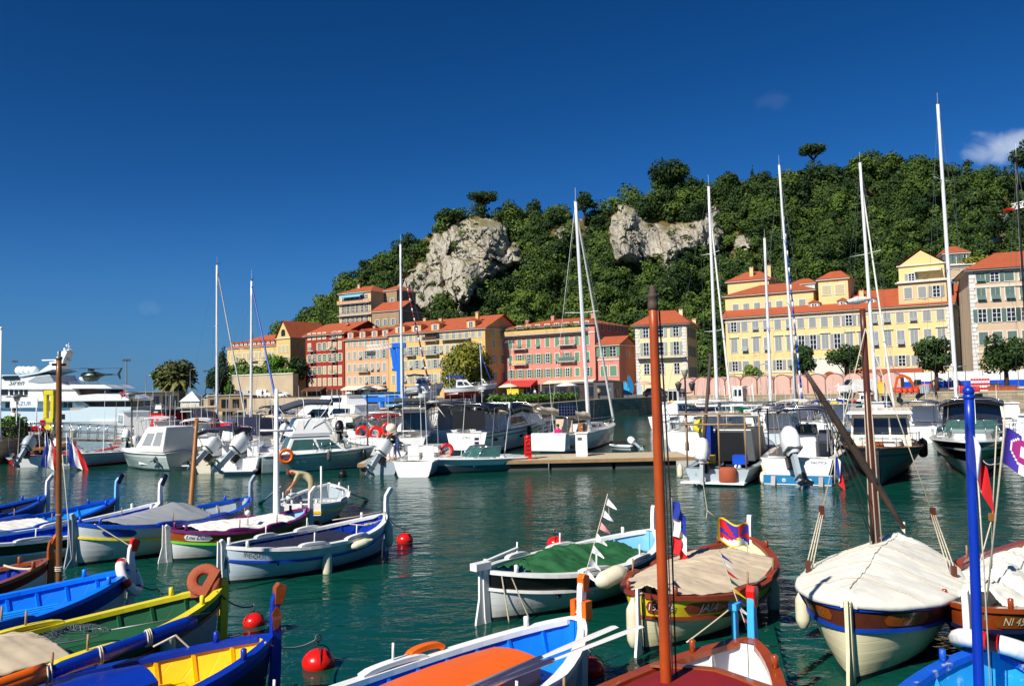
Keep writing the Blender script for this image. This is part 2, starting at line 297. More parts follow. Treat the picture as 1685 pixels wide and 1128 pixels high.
# ---------------- mesh building ----------------
class MB:
    def __init__(s): s.v = []; s.f = []; s.m = []; s.s = []
    def add(s, vs, fs, m, sm=False, X=None):
        o = len(s.v); s.v += [(X @ Vector(v))[:] if X else tuple(v) for v in vs]
        for f in fs: s.f.append(tuple(o+i for i in f)); s.m.append(m); s.s.append(sm)
        return s
    def box(s, c, d, m, X=None, top=(1, 1), tm=None):
        x, y, z = c; a, b, h = d[0]/2, d[1]/2, d[2]/2; p, q = top
        vs = [(x-a, y-b, z-h), (x+a, y-b, z-h), (x+a, y+b, z-h), (x-a, y+b, z-h), (x-a*p, y-b*q, z+h), (x+a*p, y-b*q, z+h), (x+a*p, y+b*q, z+h), (x-a*p, y+b*q, z+h)]
        s.add(vs, [(0, 3, 2, 1), (0, 1, 5, 4), (1, 2, 6, 5), (2, 3, 7, 6), (3, 0, 4, 7)], m, X=X)
        return s.add(vs, [(4, 5, 6, 7)], tm or m, X=X)
    def hexa(s, lo, hi, m):
        vs = list(lo)+list(hi)
        return s.add(vs, [(0, 3, 2, 1), (4, 5, 6, 7), (0, 1, 5, 4), (1, 2, 6, 5), (2, 3, 7, 6), (3, 0, 4, 7)], m)
    def quad(s, a, b, c, d, m, sm=False): return s.add([a, b, c, d], [(0, 1, 2, 3)], m, sm)
    def grid(s, rows, m, sm=True, flip=False, X=None):
        nr, nc = len(rows), len(rows[0]); vs = [p for r in rows for p in r]; fs = []
        for i in range(nr-1):
            for j in range(nc-1):
                q = (i*nc+j, i*nc+j+1, (i+1)*nc+j+1, (i+1)*nc+j)
                fs.append(q[::-1] if flip else q)
        return s.add(vs, fs, m, sm, X)
    def tube(s, pts, r, m, n=8, X=None, flat=None):
        pts = [Vector(p) for p in pts]; k = len(pts); rs = r if isinstance(r, (list, tuple)) else [r]*k
        vs = []; up = None
        for i, p in enumerate(pts):
            d = (pts[min(i+1, k-1)]-pts[max(i-1, 0)]); d = d.normalized() if d.length > 1e-9 else Vector((0, 0, 1))
            if up is None: up = Vector((0, 0, 1)) if abs(d.z) < .9 else Vector((1, 0, 0))
            a = d.cross(up); a = a.normalized() if a.length > 1e-6 else Vector((1, 0, 0)); b = a.cross(d).normalized(); up = b
            for j in range(n):
                t = 2*math.pi*(j+.5)/n; vs.append(p+(a*math.cos(t)+b*math.sin(t)*(flat or 1))*rs[i])
        fs = [(i*n+j, i*n+(j+1) % n, (i+1)*n+(j+1) % n, (i+1)*n+j) for i in range(k-1) for j in range(n)]
        fs += [tuple(range(n))[::-1], tuple((k-1)*n+j for j in range(n))]
        return s.add(vs, fs, m, n > 4, X)
    def sweep(s, pts, w, h, m, side=(0, 1, 0), ws=None):
        # rectangular bar swept along pts; w along side, h across
        pts = [Vector(p) for p in pts]; sd = Vector(side); k = len(pts); vs = []
        for i, p in enumerate(pts):
            d = (pts[min(i+1, k-1)]-pts[max(i-1, 0)]).normalized(); u = d.cross(sd).normalized(); q = ws[i] if ws else 1
            for a, b in ((-1, -1), (1, -1), (1, 1), (-1, 1)): vs.append(p+sd*(a*w/2)+u*(b*h/2*q))
        fs = [(i*4+j, i*4+(j+1) % 4, (i+1)*4+(j+1) % 4, (i+1)*4+j) for i in range(k-1) for j in range(4)]
        fs += [(3, 2, 1, 0), tuple((k-1)*4+j for j in range(4))]
        return s.add(vs, fs, m)
    def lathe(s, prof, m, n=16, X=None, sc=(1, 1)):
        vs = [(r*math.cos(2*math.pi*j/n)*sc[0], r*math.sin(2*math.pi*j/n)*sc[1], z) for r, z in prof for j in range(n)]
        k = len(prof)
        fs = [(i*n+j, i*n+(j+1) % n, (i+1)*n+(j+1) % n, (i+1)*n+j) for i in range(k-1) for j in range(n)]
        fs += [tuple(range(n))[::-1], tuple((k-1)*n+j for j in range(n))]
        return s.add(vs, fs, m, True, X)
    def ball(s, c, r, m, n=12, k=8):
        r = r if isinstance(r, (tuple, list)) else (r, r, r)
        pr = [(max(.001, math.sin(math.pi*i/k)), -math.cos(math.pi*i/k)) for i in range(k+1)]
        return s.lathe(pr, m, n, Matrix.Translation(c) @ Matrix.Diagonal((*r, 1)))
    def prism(s, poly, y0, y1, m, X=None, tm=None):
        # poly in x,z extruded along y
        k = len(poly); vs = [(x, y0, z) for x, z in poly]+[(x, y1, z) for x, z in poly]
        s.add(vs, [(i, (i+1) % k, k+(i+1) % k, k+i)[::-1] for i in range(k)], m, X=X)
        return s.add(vs, [tuple(range(k)), tuple(range(2*k-1, k-1, -1))], tm or m, X=X)
    def ring(s, c, Rr, r, m, n=24, k=8, X=None, arc=1.0):
        X = (Matrix.Translation(c) @ (X or Matrix.Identity(4)))
        rows = [[((Rr+r*math.cos(2*math.pi*j/k))*math.cos(2*math.pi*arc*i/n), (Rr+r*math.cos(2*math.pi*j/k))*math.sin(2*math.pi*arc*i/n), r*math.sin(2*math.pi*j/k)) for j in range(k+1)] for i in range(n+1)]
        return s.grid(rows, m, True, False, X)
    def mesh(s, name):
        me = bpy.data.meshes.new(name); me.from_pydata(s.v, [], s.f); ks = list(dict.fromkeys(s.m))
        for k in ks: me.materials.append(MAT[k])
        me.polygons.foreach_set('material_index', [ks.index(k) for k in s.m]); me.polygons.foreach_set('use_smooth', s.s); me.update()
        return me
    def build(s, name, parent=None, loc=None, rz=0, bev=0, label=None):
        o = bpy.data.objects.new(name, s.mesh(name)); COL.objects.link(o)
        if parent: o.parent = parent
        if loc is not None: o.location = loc
        o.rotation_euler.z = rz
        if bev:
            md = o.modifiers.new('bevel', 'BEVEL'); md.width = bev; md.segments = 2; md.limit_method = 'ANGLE'; md.angle_limit = R(40)
        if label: o['label'] = label
        return o
def tag(o, label, cat, group=None, kind=None):
    o['label'] = label; o['category'] = cat
    if group: o['group'] = group
    if kind: o['kind'] = kind
    return o
def thing(name, label, cat, loc=(0, 0, 0), rz=0, group=None):
    o = bpy.data.objects.new(name, None); COL.objects.link(o); o.location = loc; o.rotation_euler.z = rz; o.empty_display_size = .3
    return tag(o, label, cat, group)
def single(mb, name, label, cat, loc=(0, 0, 0), rz=0, group=None, bev=0):
    o = mb.build(name, None, loc, rz, bev); return tag(o, label, cat, group)
def struct(mb, name, loc=(0, 0, 0), rz=0):
    o = mb.build(name, None, loc, rz); o['kind'] = 'structure'; return o
def kids(o): return [c for c in COL.objects if c.parent == o]
def copy_tree(o, parent=None):
    c = o.copy(); COL.objects.link(c); c.parent = parent
    for ch in kids(o): copy_tree(ch, c)
    return c
def dup(o, loc, rz, label, group=None, scale=None):
    c = copy_tree(o); c.location = loc; c.rotation_euler.z = rz; c['label'] = label
    if group: c['group'] = group
    if scale: c.scale = (scale,)*3
    return c
def Rz(a): return Matrix.Rotation(a, 4, 'Z')
def Rx(a): return Matrix.Rotation(a, 4, 'X')
def Ry(a): return Matrix.Rotation(a, 4, 'Y')
def T(*v): return Matrix.Translation(v if len(v) == 3 else v[0])
def local(root, p):
    return Rz(-root.rotation_euler.z) @ (Vector(p)-root.location)
def npmesh(name, V, Q, mats, tint=None, smooth=False, mi=None):
    me = bpy.data.meshes.new(name); nv, nq = len(V), len(Q); k = Q.shape[1]
    me.vertices.add(nv); me.vertices.foreach_set('co', V.astype(np.float32).ravel())
    me.loops.add(nq*k); me.loops.foreach_set('vertex_index', Q.astype(np.int32).ravel())
    me.polygons.add(nq); me.polygons.foreach_set('loop_start', np.arange(0, nq*k, k, dtype=np.int32))
    me.polygons.foreach_set('use_smooth', np.full(nq, smooth))
    for m_ in mats: me.materials.append(MAT[m_])
    if mi is not None: me.polygons.foreach_set('material_index', mi.astype(np.int32))
    if tint is not None:
        a = me.attributes.new('tint', 'FLOAT', 'POINT'); a.data.foreach_set('value', tint.astype(np.float32))
    me.update(calc_edges=True); me.validate(); return me
def leaves(blobs, size, dens, seed=1, mat='leaf', name='crown', parent=None, jit=.35, tint=None, rnd=.55, tj=.12):
    """blobs: rows of cx,cy,cz,rx,ry,rz,tint ; leaf sized quads through each blob's outer shell"""
    rng = np.random.default_rng(seed); B = np.array(blobs, dtype=float)
    area = 4*np.pi*((B[:, 3]*B[:, 4])**1.6/3+(B[:, 3]*B[:, 5])**1.6/3+(B[:, 4]*B[:, 5])**1.6/3)**(1/1.6)
    cnt = np.maximum(8, (area*dens/size**2).astype(int)); idx = np.repeat(np.arange(len(B)), cnt); n_ = len(idx)
    d = rng.normal(size=(n_, 3)); d /= np.linalg.norm(d, axis=1)[:, None]
    rr = 1-rng.random(n_)**2*jit+rng.normal(size=n_)*.06
    c = B[idx, :3]+d*B[idx, 3:6]*rr[:, None]
    nrm = d+rng.normal(size=(n_, 3))*rnd; nrm /= np.linalg.norm(nrm, axis=1)[:, None]
    a = np.cross(nrm, rng.normal(size=(n_, 3))); a /= np.linalg.norm(a, axis=1)[:, None]; b_ = np.cross(nrm, a)
    s_ = size*(.6+.8*rng.random(n_))[:, None]/2
    V = np.stack([c-a*s_-b_*s_*.6, c+a*s_*.3-b_*s_, c+a*s_+b_*s_*.5, c-a*s_*.4+b_*s_], 1).reshape(-1, 3)
    Q = np.arange(n_*4).reshape(-1, 4)
    t = np.repeat(B[idx, 6]+rng.normal(size=n_)*tj, 4)
    me = npmesh(name, V, Q, [mat], t)
    o = bpy.data.objects.new(name, me); COL.objects.link(o); o.parent = parent; return o
def text_verts(s_, size, shear=0):
    cu = bpy.data.curves.new('t', 'FONT'); cu.body = s_; cu.size = size; cu.align_x = 'CENTER'; cu.align_y = 'CENTER'; cu.resolution_u = 2; cu.shear = shear
    o = bpy.data.objects.new('t', cu); COL.objects.link(o); dg = bpy.context.evaluated_depsgraph_get()
    me = o.evaluated_get(dg).to_mesh(); vs = [v.co.copy() for v in me.vertices]; fs = [tuple(p.vertices) for p in me.polygons]
    o.evaluated_get(dg).to_mesh_clear(); bpy.data.objects.remove(o); bpy.data.curves.remove(cu); return vs, fs
def lettering(s_, size, m, fn, parent, shear=0, name='lettering'):
    """fn maps the flat text (x,y) to a point on the carrying surface"""
    vs, fs = text_verts(s_, size, shear); mb = MB(); mb.add([fn(v.x, v.y) for v in vs], fs, m); return mb.build(name, parent)
def rope(pts, r=.012, m='rope', sag=0, n=10):
    mb = MB()
    out = []
    for i in range(len(pts)-1):
        a, b = Vector(pts[i]), Vector(pts[i+1])
        for j in range(n):
            t = j/n; p = a.lerp(b, t); p.z -= sag*4*t*(1-t); out.append(p)
    out.append(Vector(pts[-1])); mb.tube(out, r, m, 6); return mb
# ================= SETTING =================
mb = MB(); mb.quad((-4000, -60, 0), (4000, -60, 0), (4000, 7000, 0), (-4000, 7000, 0), 'water'); struct(mb, 'water')
def slab(poly, z, name, top, wall='stonewall', zb=-1.5):
    """ground platform with vertical quay walls (uv in metres along the wall)"""
    mb = MB(); k = len(poly); mb.add([(x, y, z) for x, y in poly], [tuple(range(k))], top)
    o = len(mb.v); uv = []; s_ = 0
    for i in range(k):
        a, b = poly[i], poly[(i+1) % k]; l = math.dist(a, b)
        mb.add([(a[0], a[1], zb), (b[0], b[1], zb), (b[0], b[1], z), (a[0], a[1], z)], [(0, 1, 2, 3)], wall)
        uv += [(s_, zb), (s_+l, zb), (s_+l, z), (s_, z)]; s_ += l
    ob = struct(mb, name); me = ob.data; ul = me.uv_layers.new()
    for p in me.polygons:
        for li in p.loop_indices:
            vi = me.loops[li].vertex_index; ul.data[li].uv = uv[vi-o] if vi >= o else mb.v[vi][:2]
    return ob
QUAY = [(-30, 100), (-14, 78), (-.2, 72), (11.8, 108), (17.4, 114), (25, 132), (65.5, 105), (150, 48), (420, 160), (420, 520), (-30, 520)]
slab(QUAY, 2.2, 'quay', 'asphalt')
slab([(-30.02, 150), (-62, 172), (-66, 205), (-110, 250), (-125, 330), (-30.02, 330)], 3.15, 'upper_quay', 'asphalt', 'palewall')
slab([(-31, 49), (-31, 56), (-60, 62), (-60, 30), (-38, 40)], 1.55, 'near_quay', 'concrete')
slab([(-110.5, 205), (-66.5, 200), (-66.5, 240), (-111, 249)], 2.9, 'breakwater', 'concrete', 'palewall')
# capstones along the quay edges
mb = MB()
for a, b in zip(QUAY[1:7], QUAY[2:8]):
    A, B = Vector((*a, 2.21)), Vector((*b, 2.21)); d = (B-A).normalized(); nrm = Vector((-d.y, d.x, 0)); l = (B-A).length
    X = Matrix.Translation(A+nrm*.35) @ Rz(math.atan2(d.y, d.x)); mb.box((l/2, 0, .06), (l, .8, .2), 'palewall', X)
o = mb.build('capstones'); o['kind'] = 'structure'; o.name = 'kerb'
# red waterline tide mark board along the right quay
# ---------------- hill ----------------
RID = [(440, 566), (485, 547), (520, 520), (560, 487), (600, 446), (640, 424), (680, 404), (720, 378), (745, 362), (770, 354), (800, 356), (850, 360), (880, 362), (950, 362), (985, 365), (1010, 345), (1050, 336), (1100, 306), (1150, 312), (1180, 306), (1250, 298), (1300, 296), (1340, 292), (1400, 284), (1450, 278), (1500, 282), (1560, 292), (1600, 296), (1685, 304), (1760, 312), (1900, 340), (2100, 400)]
rx = np.array([p[0] for p in RID], float); ry = np.array([p[1] for p in RID], float)
def ridge(px): return float(np.interp(px, rx, ry))
def hillD(px, v):
    d0 = 268 if px < 900 else 268-(px-900)*.03
    top = 345 if px > 560 else 300+(px-440)*.375
    q = v**.85
    w = 9*math.sin(px*.021+v*3)+5*math.sin(px*.053-v*7)+3*math.sin(px*.11+v*13)
    return d0+(top-d0)*q+w*min(1, v*4)*(1-.4*v)
BASEY = 652.
def hillP(px, v):
    y = BASEY+(ridge(px)-BASEY)*v
    return at(px, y, hillD(px, v))
def hillV(px, py): return (py-BASEY)/(ridge(px)-BASEY)
xs = list(range(440, 2101, 10)); NV = 44
rows = []
for j in range(NV+1):
    rows.append([hillP(x, j/NV)[:] for x in xs])
for k_, (dy, dz) in enumerate([(18, -3), (60, -14), (130, -50)]):
    rows.append([(hillP(x, 1)+Vector((0, dy, dz)))[:] for x in xs])
mb = MB(); mb.grid(rows, 'scrub', True); ho = struct(mb, 'hill')
ho.data.materials.append(MAT['rock'])
# cliffs
CL_A = [(634, 500), (640, 480), (652, 462), (672, 444), (692, 430), (702, 400), (722, 380), (742, 366), (768, 358), (800, 357), (826, 362), (838, 374), (842, 392), (858, 404), (866, 424), (874, 432), (866, 442), (842, 446), (826, 456), (806, 466), (792, 476), (780, 494), (770, 506), (778, 524), (764, 534), (748, 524), (742, 508), (726, 498), (722, 520), (700, 532), (674, 530), (648, 518)]
CL_B = [(1000, 392), (1002, 362), (1014, 344), (1036, 334), (1050, 342), (1056, 356), (1080, 362), (1110, 362), (1140, 362), (1158, 342), (1176, 334), (1188, 352), (1193, 384), (1194, 402), (1184, 416), (1160, 416), (1136, 422), (1112, 430), (1104, 444), (1092, 450), (1080, 436), (1058, 438), (1032, 434), (1014, 438), (1008, 420)]
CL_I = [(1200, 390), (1222, 386), (1242, 394), (1232, 408), (1208, 410)]
CL_C = [(900, 380), (930, 366), (968, 366), (984, 382), (960, 392), (940, 388), (925, 400)]
CL_D = [(1620, 400), (1628, 366), (1642, 348), (1662, 350), (1668, 380), (1650, 412), (1632, 416)]
CL_E = [(1084, 445), (1100, 436), (1112, 448), (1108, 466), (1090, 462)]
CL_F = [(1190, 470), (1212, 456), (1220, 474), (1206, 486)]
CL_G = [(740, 528), (762, 520), (782, 522), (770, 536), (748, 538)]
CL_H = [(608, 468), (622, 460), (626, 480), (612, 492)]
def inside(p, x, y):
    c = False; j = len(p)-1
    for i in range(len(p)):
        if (p[i][1] > y) != (p[j][1] > y) and x < (p[j][0]-p[i][0])*(y-p[i][1])/(p[j][1]-p[i][1])+p[i][0]: c = not c
        j = i
    return c
def edged(p, x, y):
    m_ = 1e9
    for i in range(len(p)):
        ax, ay = p[i-1]; bx, by = p[i]; dx, dy = bx-ax, by-ay
        t = max(0, min(1, ((x-ax)*dx+(y-ay)*dy)/(dx*dx+dy*dy))); m_ = min(m_, math.hypot(x-ax-t*dx, y-ay-t*dy))
    return m_
def ridged(v, oct=5):
    s_, a, f = 0, 1, 1
    for _ in range(oct):
        s_ += a*(1-abs(noise.noise(v*f)))**2; a *= .5; f *= 2.1
    return s_
def cliff(poly, bulge, step):
    x0, x1 = min(p[0] for p in poly)-6, max(p[0] for p in poly)+6; y0, y1 = min(p[1] for p in poly)-6, max(p[1] for p in poly)+6
    nx, ny = int((x1-x0)/step), int((y1-y0)/step); idx = {}; mb = MB(); vs = []; fs = []
    for j in range(ny+1):
        for i in range(nx+1):
            px, py = x0+i*step, y0+j*step
            w = noise.noise(Vector((px*.09, py*.09, 3)))*7
            ins = inside(poly, px+w, py+w*.7); e = edged(poly, px+w, py+w*.7)
            if not ins and e > 5: continue
            D = hillD(px, max(0, min(1, hillV(px, py))))
            e = e if ins else -e
            p = at(px, py, D)
            wv = noise.noise_vector(Vector((p.x*.05, p.z*.05, 1)))*4
            def facet(fx, fz, k_):
                v = Vector(((p.x+wv.x)*fx, (p.z+wv.z)*fz, k_)); c_ = noise.voronoi(v)[1][0]; return (v-c_).dot(noise.noise_vector(c_*7.31))
            def crack(fx, fz, k_, w_): return max(0, 1-abs(noise.noise(Vector(((p.x+wv.x*.6)*fx, (p.z+wv.z*.6)*fz, k_))))*w_)
            rel = noise.noise(Vector((p.x*.035, p.z*.03, 5)))*7+facet(.075, .05, 3)*13+facet(.19, .13, 5)*5.0+facet(.45, .32, 8)*2.0+crack(.06, .03, 2, 9)*3.5+crack(.16, .09, 4, 8)*1.6+crack(.4, .3, 6, 6)*.6
            dd = -bulge*min(1, max(-.4, e)/16)+1.5+rel
            if not ins: dd += 3
            vs.append(at(px+noise.noise(Vector((px*.2, py*.2, 0)))*step*.5, py, D+dd-2)); idx[(i, j)] = len(vs)-1
    for (i, j) in idx:
        q = [(i, j), (i, j+1), (i+1, j+1), (i+1, j)]
        if all(a in idx for a in q): fs.append([idx[a] for a in q])
    mb.add(vs, fs, 'rock', False); o = mb.build('cliff'); o['kind'] = 'structure'
CLS = [(CL_A, 14, 2.0), (CL_B, 12, 2.0), (CL_C, 5, 2.5), (CL_D, 5, 2.5), (CL_E, 4, 2), (CL_F, 4, 2), (CL_G, 3, 2), (CL_H, 3, 2), (CL_I, 3, 2)]
for c in CLS: cliff(*c)
# ---------------- the wood on the hill (one mass of crowns) ----------------
rng = random.Random(11); blobs = []
def crown_blobs(P, r, hgt, tint, nb=5):
    for _ in range(nb):
        a = rng.uniform(0, 6.28); q = rng.uniform(.1, .62)*r; z = rng.uniform(-.2, .45)*hgt
        s_ = rng.uniform(.42, .68)
        blobs.append((P.x+q*math.cos(a), P.y+q*math.sin(a), P.z+z, r*s_, r*s_, hgt*s_*.62, tint+rng.uniform(-.08, .08)))
cnt = 0
for _ in range(13500):
    px = rng.uniform(455, 1790); v = rng.random()**.8
    py = BASEY+(ridge(px)-BASEY)*v
    if py > 632: continue
    if any(inside(c[0], px, py) and edged(c[0], px, py) > 4 for c in CLS): continue
    if any(inside(c[0], px, py-k_) for c in CLS for k_ in (9, 18, 27)) and rng.random() < .7: continue
    # only as many as the ground can carry
    if rng.random() > .40: continue
    P = hillP(px, v); r = rng.choice([1.8, 2.4, 3.0, 3.8, 4.8, 6.0]); r *= 1.0 if px > 560 else .85
    if 600 < px < 760 and v > .5: r *= .85
    tint = rng.choice([.0, .1, .2, .35, .5, .7]) if py < 500 else rng.choice([.1, .3, .5, .7, .9])
    hgt = r*rng.uniform(.8, 1.35)
    P.z += r*.35
    crown_blobs(P, r, hgt*1.2, tint, 5 if r > 2.8 else 3); cnt += 1
for _ in range(700):   # shrubs rooted on the ledges of the cliffs
    px, py = rng.uniform(600, 1200), rng.uniform(335, 530)
    c = CL_A if inside(CL_A, px, py) else CL_B if inside(CL_B, px, py) else None
    if c is None or rng.random() > (.5 if (c is CL_A and (px < 700 or py < 385)) else .22): continue
    e = edged(c, px, py); P = at(px, py, hillD(px, hillV(px, py))-(14 if c is CL_A else 12)*min(1, e/16)-1.5); r = rng.uniform(.6, 1.7)
    blobs.append((P.x, P.y, P.z, r*1.2, r, r*.7, rng.choice([.1, .3, .6])))
wood = leaves(blobs, .72, .80, 3, 'leaf', 'woodland', rnd=.34, tj=.07); tag(wood, 'dense dark green woodland covering the hillside above the houses', 'woodland', kind='stuff'); del wood['category']
print('wood trees', cnt, 'blobs', len(blobs), 'faces', len(wood.data.polygons))
# ---------------- trees one can tell apart ----------------
def tree(name, label, P, h, r, kind='round', mat='leaf', size=.5, seed=1, group=None, lean=0, cat='tree', tint=.4, dens=.9, rz=0, cz=.66):
    rg = random.Random(seed); root = thing(name, label, cat, P, rz, group); mb = MB(); B = []
    if kind == 'umbrella':
        mb.tube([(0, 0, -1), (lean*.3, 0, h*.35), (lean*.7, 0, h*.62)], [r*.075, r*.06, r*.045], 'bark', 8)
        for i in range(9):
            a = i*.7+rg.random(); e = Vector((lean+math.cos(a)*r*.62, math.sin(a)*r*.62, h*.84))
            mb.tube([(lean*.6, 0, h*.55), (lean*.8+math.cos(a)*r*.3, math.sin(a)*r*.3, h*.74), e], [r*.04, r*.028, r*.012], 'bark', 6)
        for i in range(16):
            a = rg.uniform(0, 6.28); q = math.sqrt(rg.random())*r*.72; s_ = rg.uniform(.28, .42)*r
            B.append((lean+q*math.cos(a), q*math.sin(a), h*.84+(1-(q/r)**2)*h*.12-.02*h, s_, s_, s_*.62, tint+rg.uniform(-.2, .25)))
    elif kind == 'cypress':
        mb.tube([(0, 0, -1), (0, 0, h*.8)], [r*.15, .03], 'bark', 6)
        for i in range(12):
            t = i/11; s_ = r*(math.sin(math.pi*min(1, t*.85+.12))**.6)*(1-.5*t)
            B.append((rg.uniform(-.1, .1)*r, rg.uniform(-.1, .1)*r, h*(.1+.82*t), s_, s_, h*.1, tint+rg.uniform(-.1, .1)))
    elif kind == 'palm':
        mb.tube([(0, 0, -.5), (lean*.4, 0, h*.45), (lean, 0, h*.8)], [r*.12, r*.1, r*.11], 'bark', 8)
    else:
        mb.tube([(0, 0, -.5), (lean*.3, 0, h*.3), (lean, 0, h*.62)], [r*.09, r*.07, r*.04], 'bark', 8)
        for i in range(6):
            a = i*1.05+rg.random(); mb.tube([(lean*.4, 0, h*.32), (math.cos(a)*r*.3, math.sin(a)*r*.3, h*.5), (math.cos(a)*r*.6, math.sin(a)*r*.6, h*.66)], [r*.045, r*.03, r*.01], 'bark', 6)
        nb = 18 if kind == 'round' else 14
        for i in range(nb):
            u = rg.uniform(-1, 1); a = rg.uniform(0, 6.28); q = rg.uniform(.35, .7)
            s_ = rg.uniform(.3, .46)*r; w = math.sqrt(1-u*u)
            B.append((lean+w*math.cos(a)*r*q, w*math.sin(a)*r*q, h*cz+u*h*(1-cz)*q*1.25, s_, s_, s_*.8, tint+rg.uniform(-.22, .22)))
        if kind == 'round': B.append((lean, 0, h*cz, r*.6, r*.6, h*(1-cz)*.72, tint-.1))
    mb.build('trunk', root)
    if kind == 'palm':
        leaves([(lean+r*.3*math.cos(i*1.3), r*.3*math.sin(i*1.3), h*.62+r*.25*math.sin(i*2.1), r*.62, r*.62, r*.6, tint+.1*math.sin(i)) for i in range(7)], .55, .9, seed, mat, 'dry_fronds', root)
        V = []; Q = []; tt = []
        for i in range(90):
            a = rg.uniform(0, 6.28); el = rg.uniform(-1.1, 1.5); L = r*rg.uniform(.85, 1.1); n_ = 9; pv = []
            for k in range(n_+1):
                t = k/n_; q = L*t*math.cos(el*(1-t*.3)); z = L*(math.sin(el)*t-.42*t*t)
                pv.append(Vector((lean+math.cos(a)*q, math.sin(a)*q, h*.62+z)))
            sd_ = Vector((-math.sin(a), math.cos(a), 0))
            for k in range(n_):
                w0 = r*.2*math.sin(math.pi*(.12+.85*k/n_)); w1 = r*.2*math.sin(math.pi*(.12+.85*(k+1)/n_))
                for sg in (-1, 1):
                    b_ = len(V); dn = Vector((0, 0, -.55))
                    V += [pv[k], pv[k+1], pv[k+1]+(sd_*sg+dn)*w1*rg.uniform(.6, 1.1), pv[k]+(sd_*sg+dn)*w0]; Q.append((b_, b_+1, b_+2, b_+3)); tt += [tint+rg.uniform(-.2, .3)+(.5 if el < -.2 else 0)]*4
        me = npmesh('crown', np.array([v[:] for v in V]), np.array(Q), [mat], np.array(tt)); o = bpy.data.objects.new('crown', me); COL.objects.link(o); o.parent = root
    else:
        leaves(B, size, dens, seed, mat, 'crown', root, .5)
    return root
def ridgept(px, v=1.0, dz=0):
    p = hillP(px, v); p.z += dz; return p
m350 = 345/F
tree('umbrella_pine', 'lone umbrella pine standing tall on the skyline of the hill', ridgept(1338), 13.5, 7.0, 'umbrella', 'leafpine', .7, 4, lean=.6, tint=.3)
tree('umbrella_pine', 'broad umbrella pine on the edge above the left cliff', ridgept(792, .99), 10, 7.8, 'umbrella', 'leafpine', .7, 5, tint=.25)
tree('pine_tree', 'dark bushy pine rising above the ridge between the two cliffs', ridgept(962, .98), 14, 5.6, 'irregular', 'leafpine', .7, 6, tint=.2)
tree('broadleaf_tree', 'large round dark tree on top of the right cliff', ridgept(1100, .96), 13, 11, 'round', 'leaf', .8, 7, tint=.1)
tree('broadleaf_tree', 'dark round tree on the slope left of the left cliff top', ridgept(735, .97), 8, 6.2, 'round', 'leaf', .8, 8, tint=.1)
tree('pine_tree', 'pointed green pine right of the left cliff top', ridgept(878, .97), 12, 4.5, 'irregular', 'leafpine', .7, 9, tint=.45)
tree('broadleaf_tree', 'dark tree leaning at the far left end of the ridge', ridgept(602, .97), 6.5, 3.4, 'round', 'leafpine', .7, 10, tint=.2)
tree('cypress', 'single thin cypress right of the largest round tree', ridgept(1239, .98), 8.5, 1.3, 'cypress', 'leafpine', .5, 11, tint=.05)
tree('cypress', 'dark broad cypress in the trees right of the lone umbrella pine', ridgept(1500, .96), 10.5, 3.2, 'cypress', 'leafpine', .6, 12, tint=.0)
tree('cypress', 'slim cypress below the cloud at the right end of the ridge', ridgept(1655, .94), 13, 1.8, 'cypress', 'leafpine', .5, 13, tint=.05)
tree('pine_tree', 'thin bare topped conifer left of the cloud', ridgept(1592, 1.0), 10, 2.8, 'irregular', 'leafpine', .6, 14, tint=.15, dens=.5)
tree('pine_tree', 'tall tree at the right edge of the picture beside the cloud', at(1692, 300, 330), 17, 7, 'irregular', 'leafpine', .7, 15, tint=.1)
tree('broadleaf_tree', 'small pale tree at the left foot of the right cliff top', ridgept(1013, .99), 6, 2.4, 'round', 'leaflime', .6, 16, tint=.2)
for i, (px, v_, h_, r_, k_, ti, lb) in enumerate([
    (1330, .93, 10, 7.5, 'round', .15, 'wide dark crown just below the lone umbrella pine'), (1420, .97, 9, 6, 'round', .6, 'bright green crown on the skyline right of the umbrella pine'),
    (1470, .98, 9, 5, 'round', .5, 'fresh green rounded crown between two dark conifers on the skyline'), (1540, .98, 9, 5, 'round', .45, 'green crown on the skyline right of the dark broad cypress'), (1195, .95, 9, 6, 'round', .3, 'green crown on the skyline left of the thin cypress'),
    (560, .96, 6, 4, 'round', .15, 'low dark crown where the ridge slopes down to the left')]):
    tree('broadleaf_tree', lb, ridgept(px, v_), h_, r_, k_, 'leaf', .75, 30+i, tint=ti)
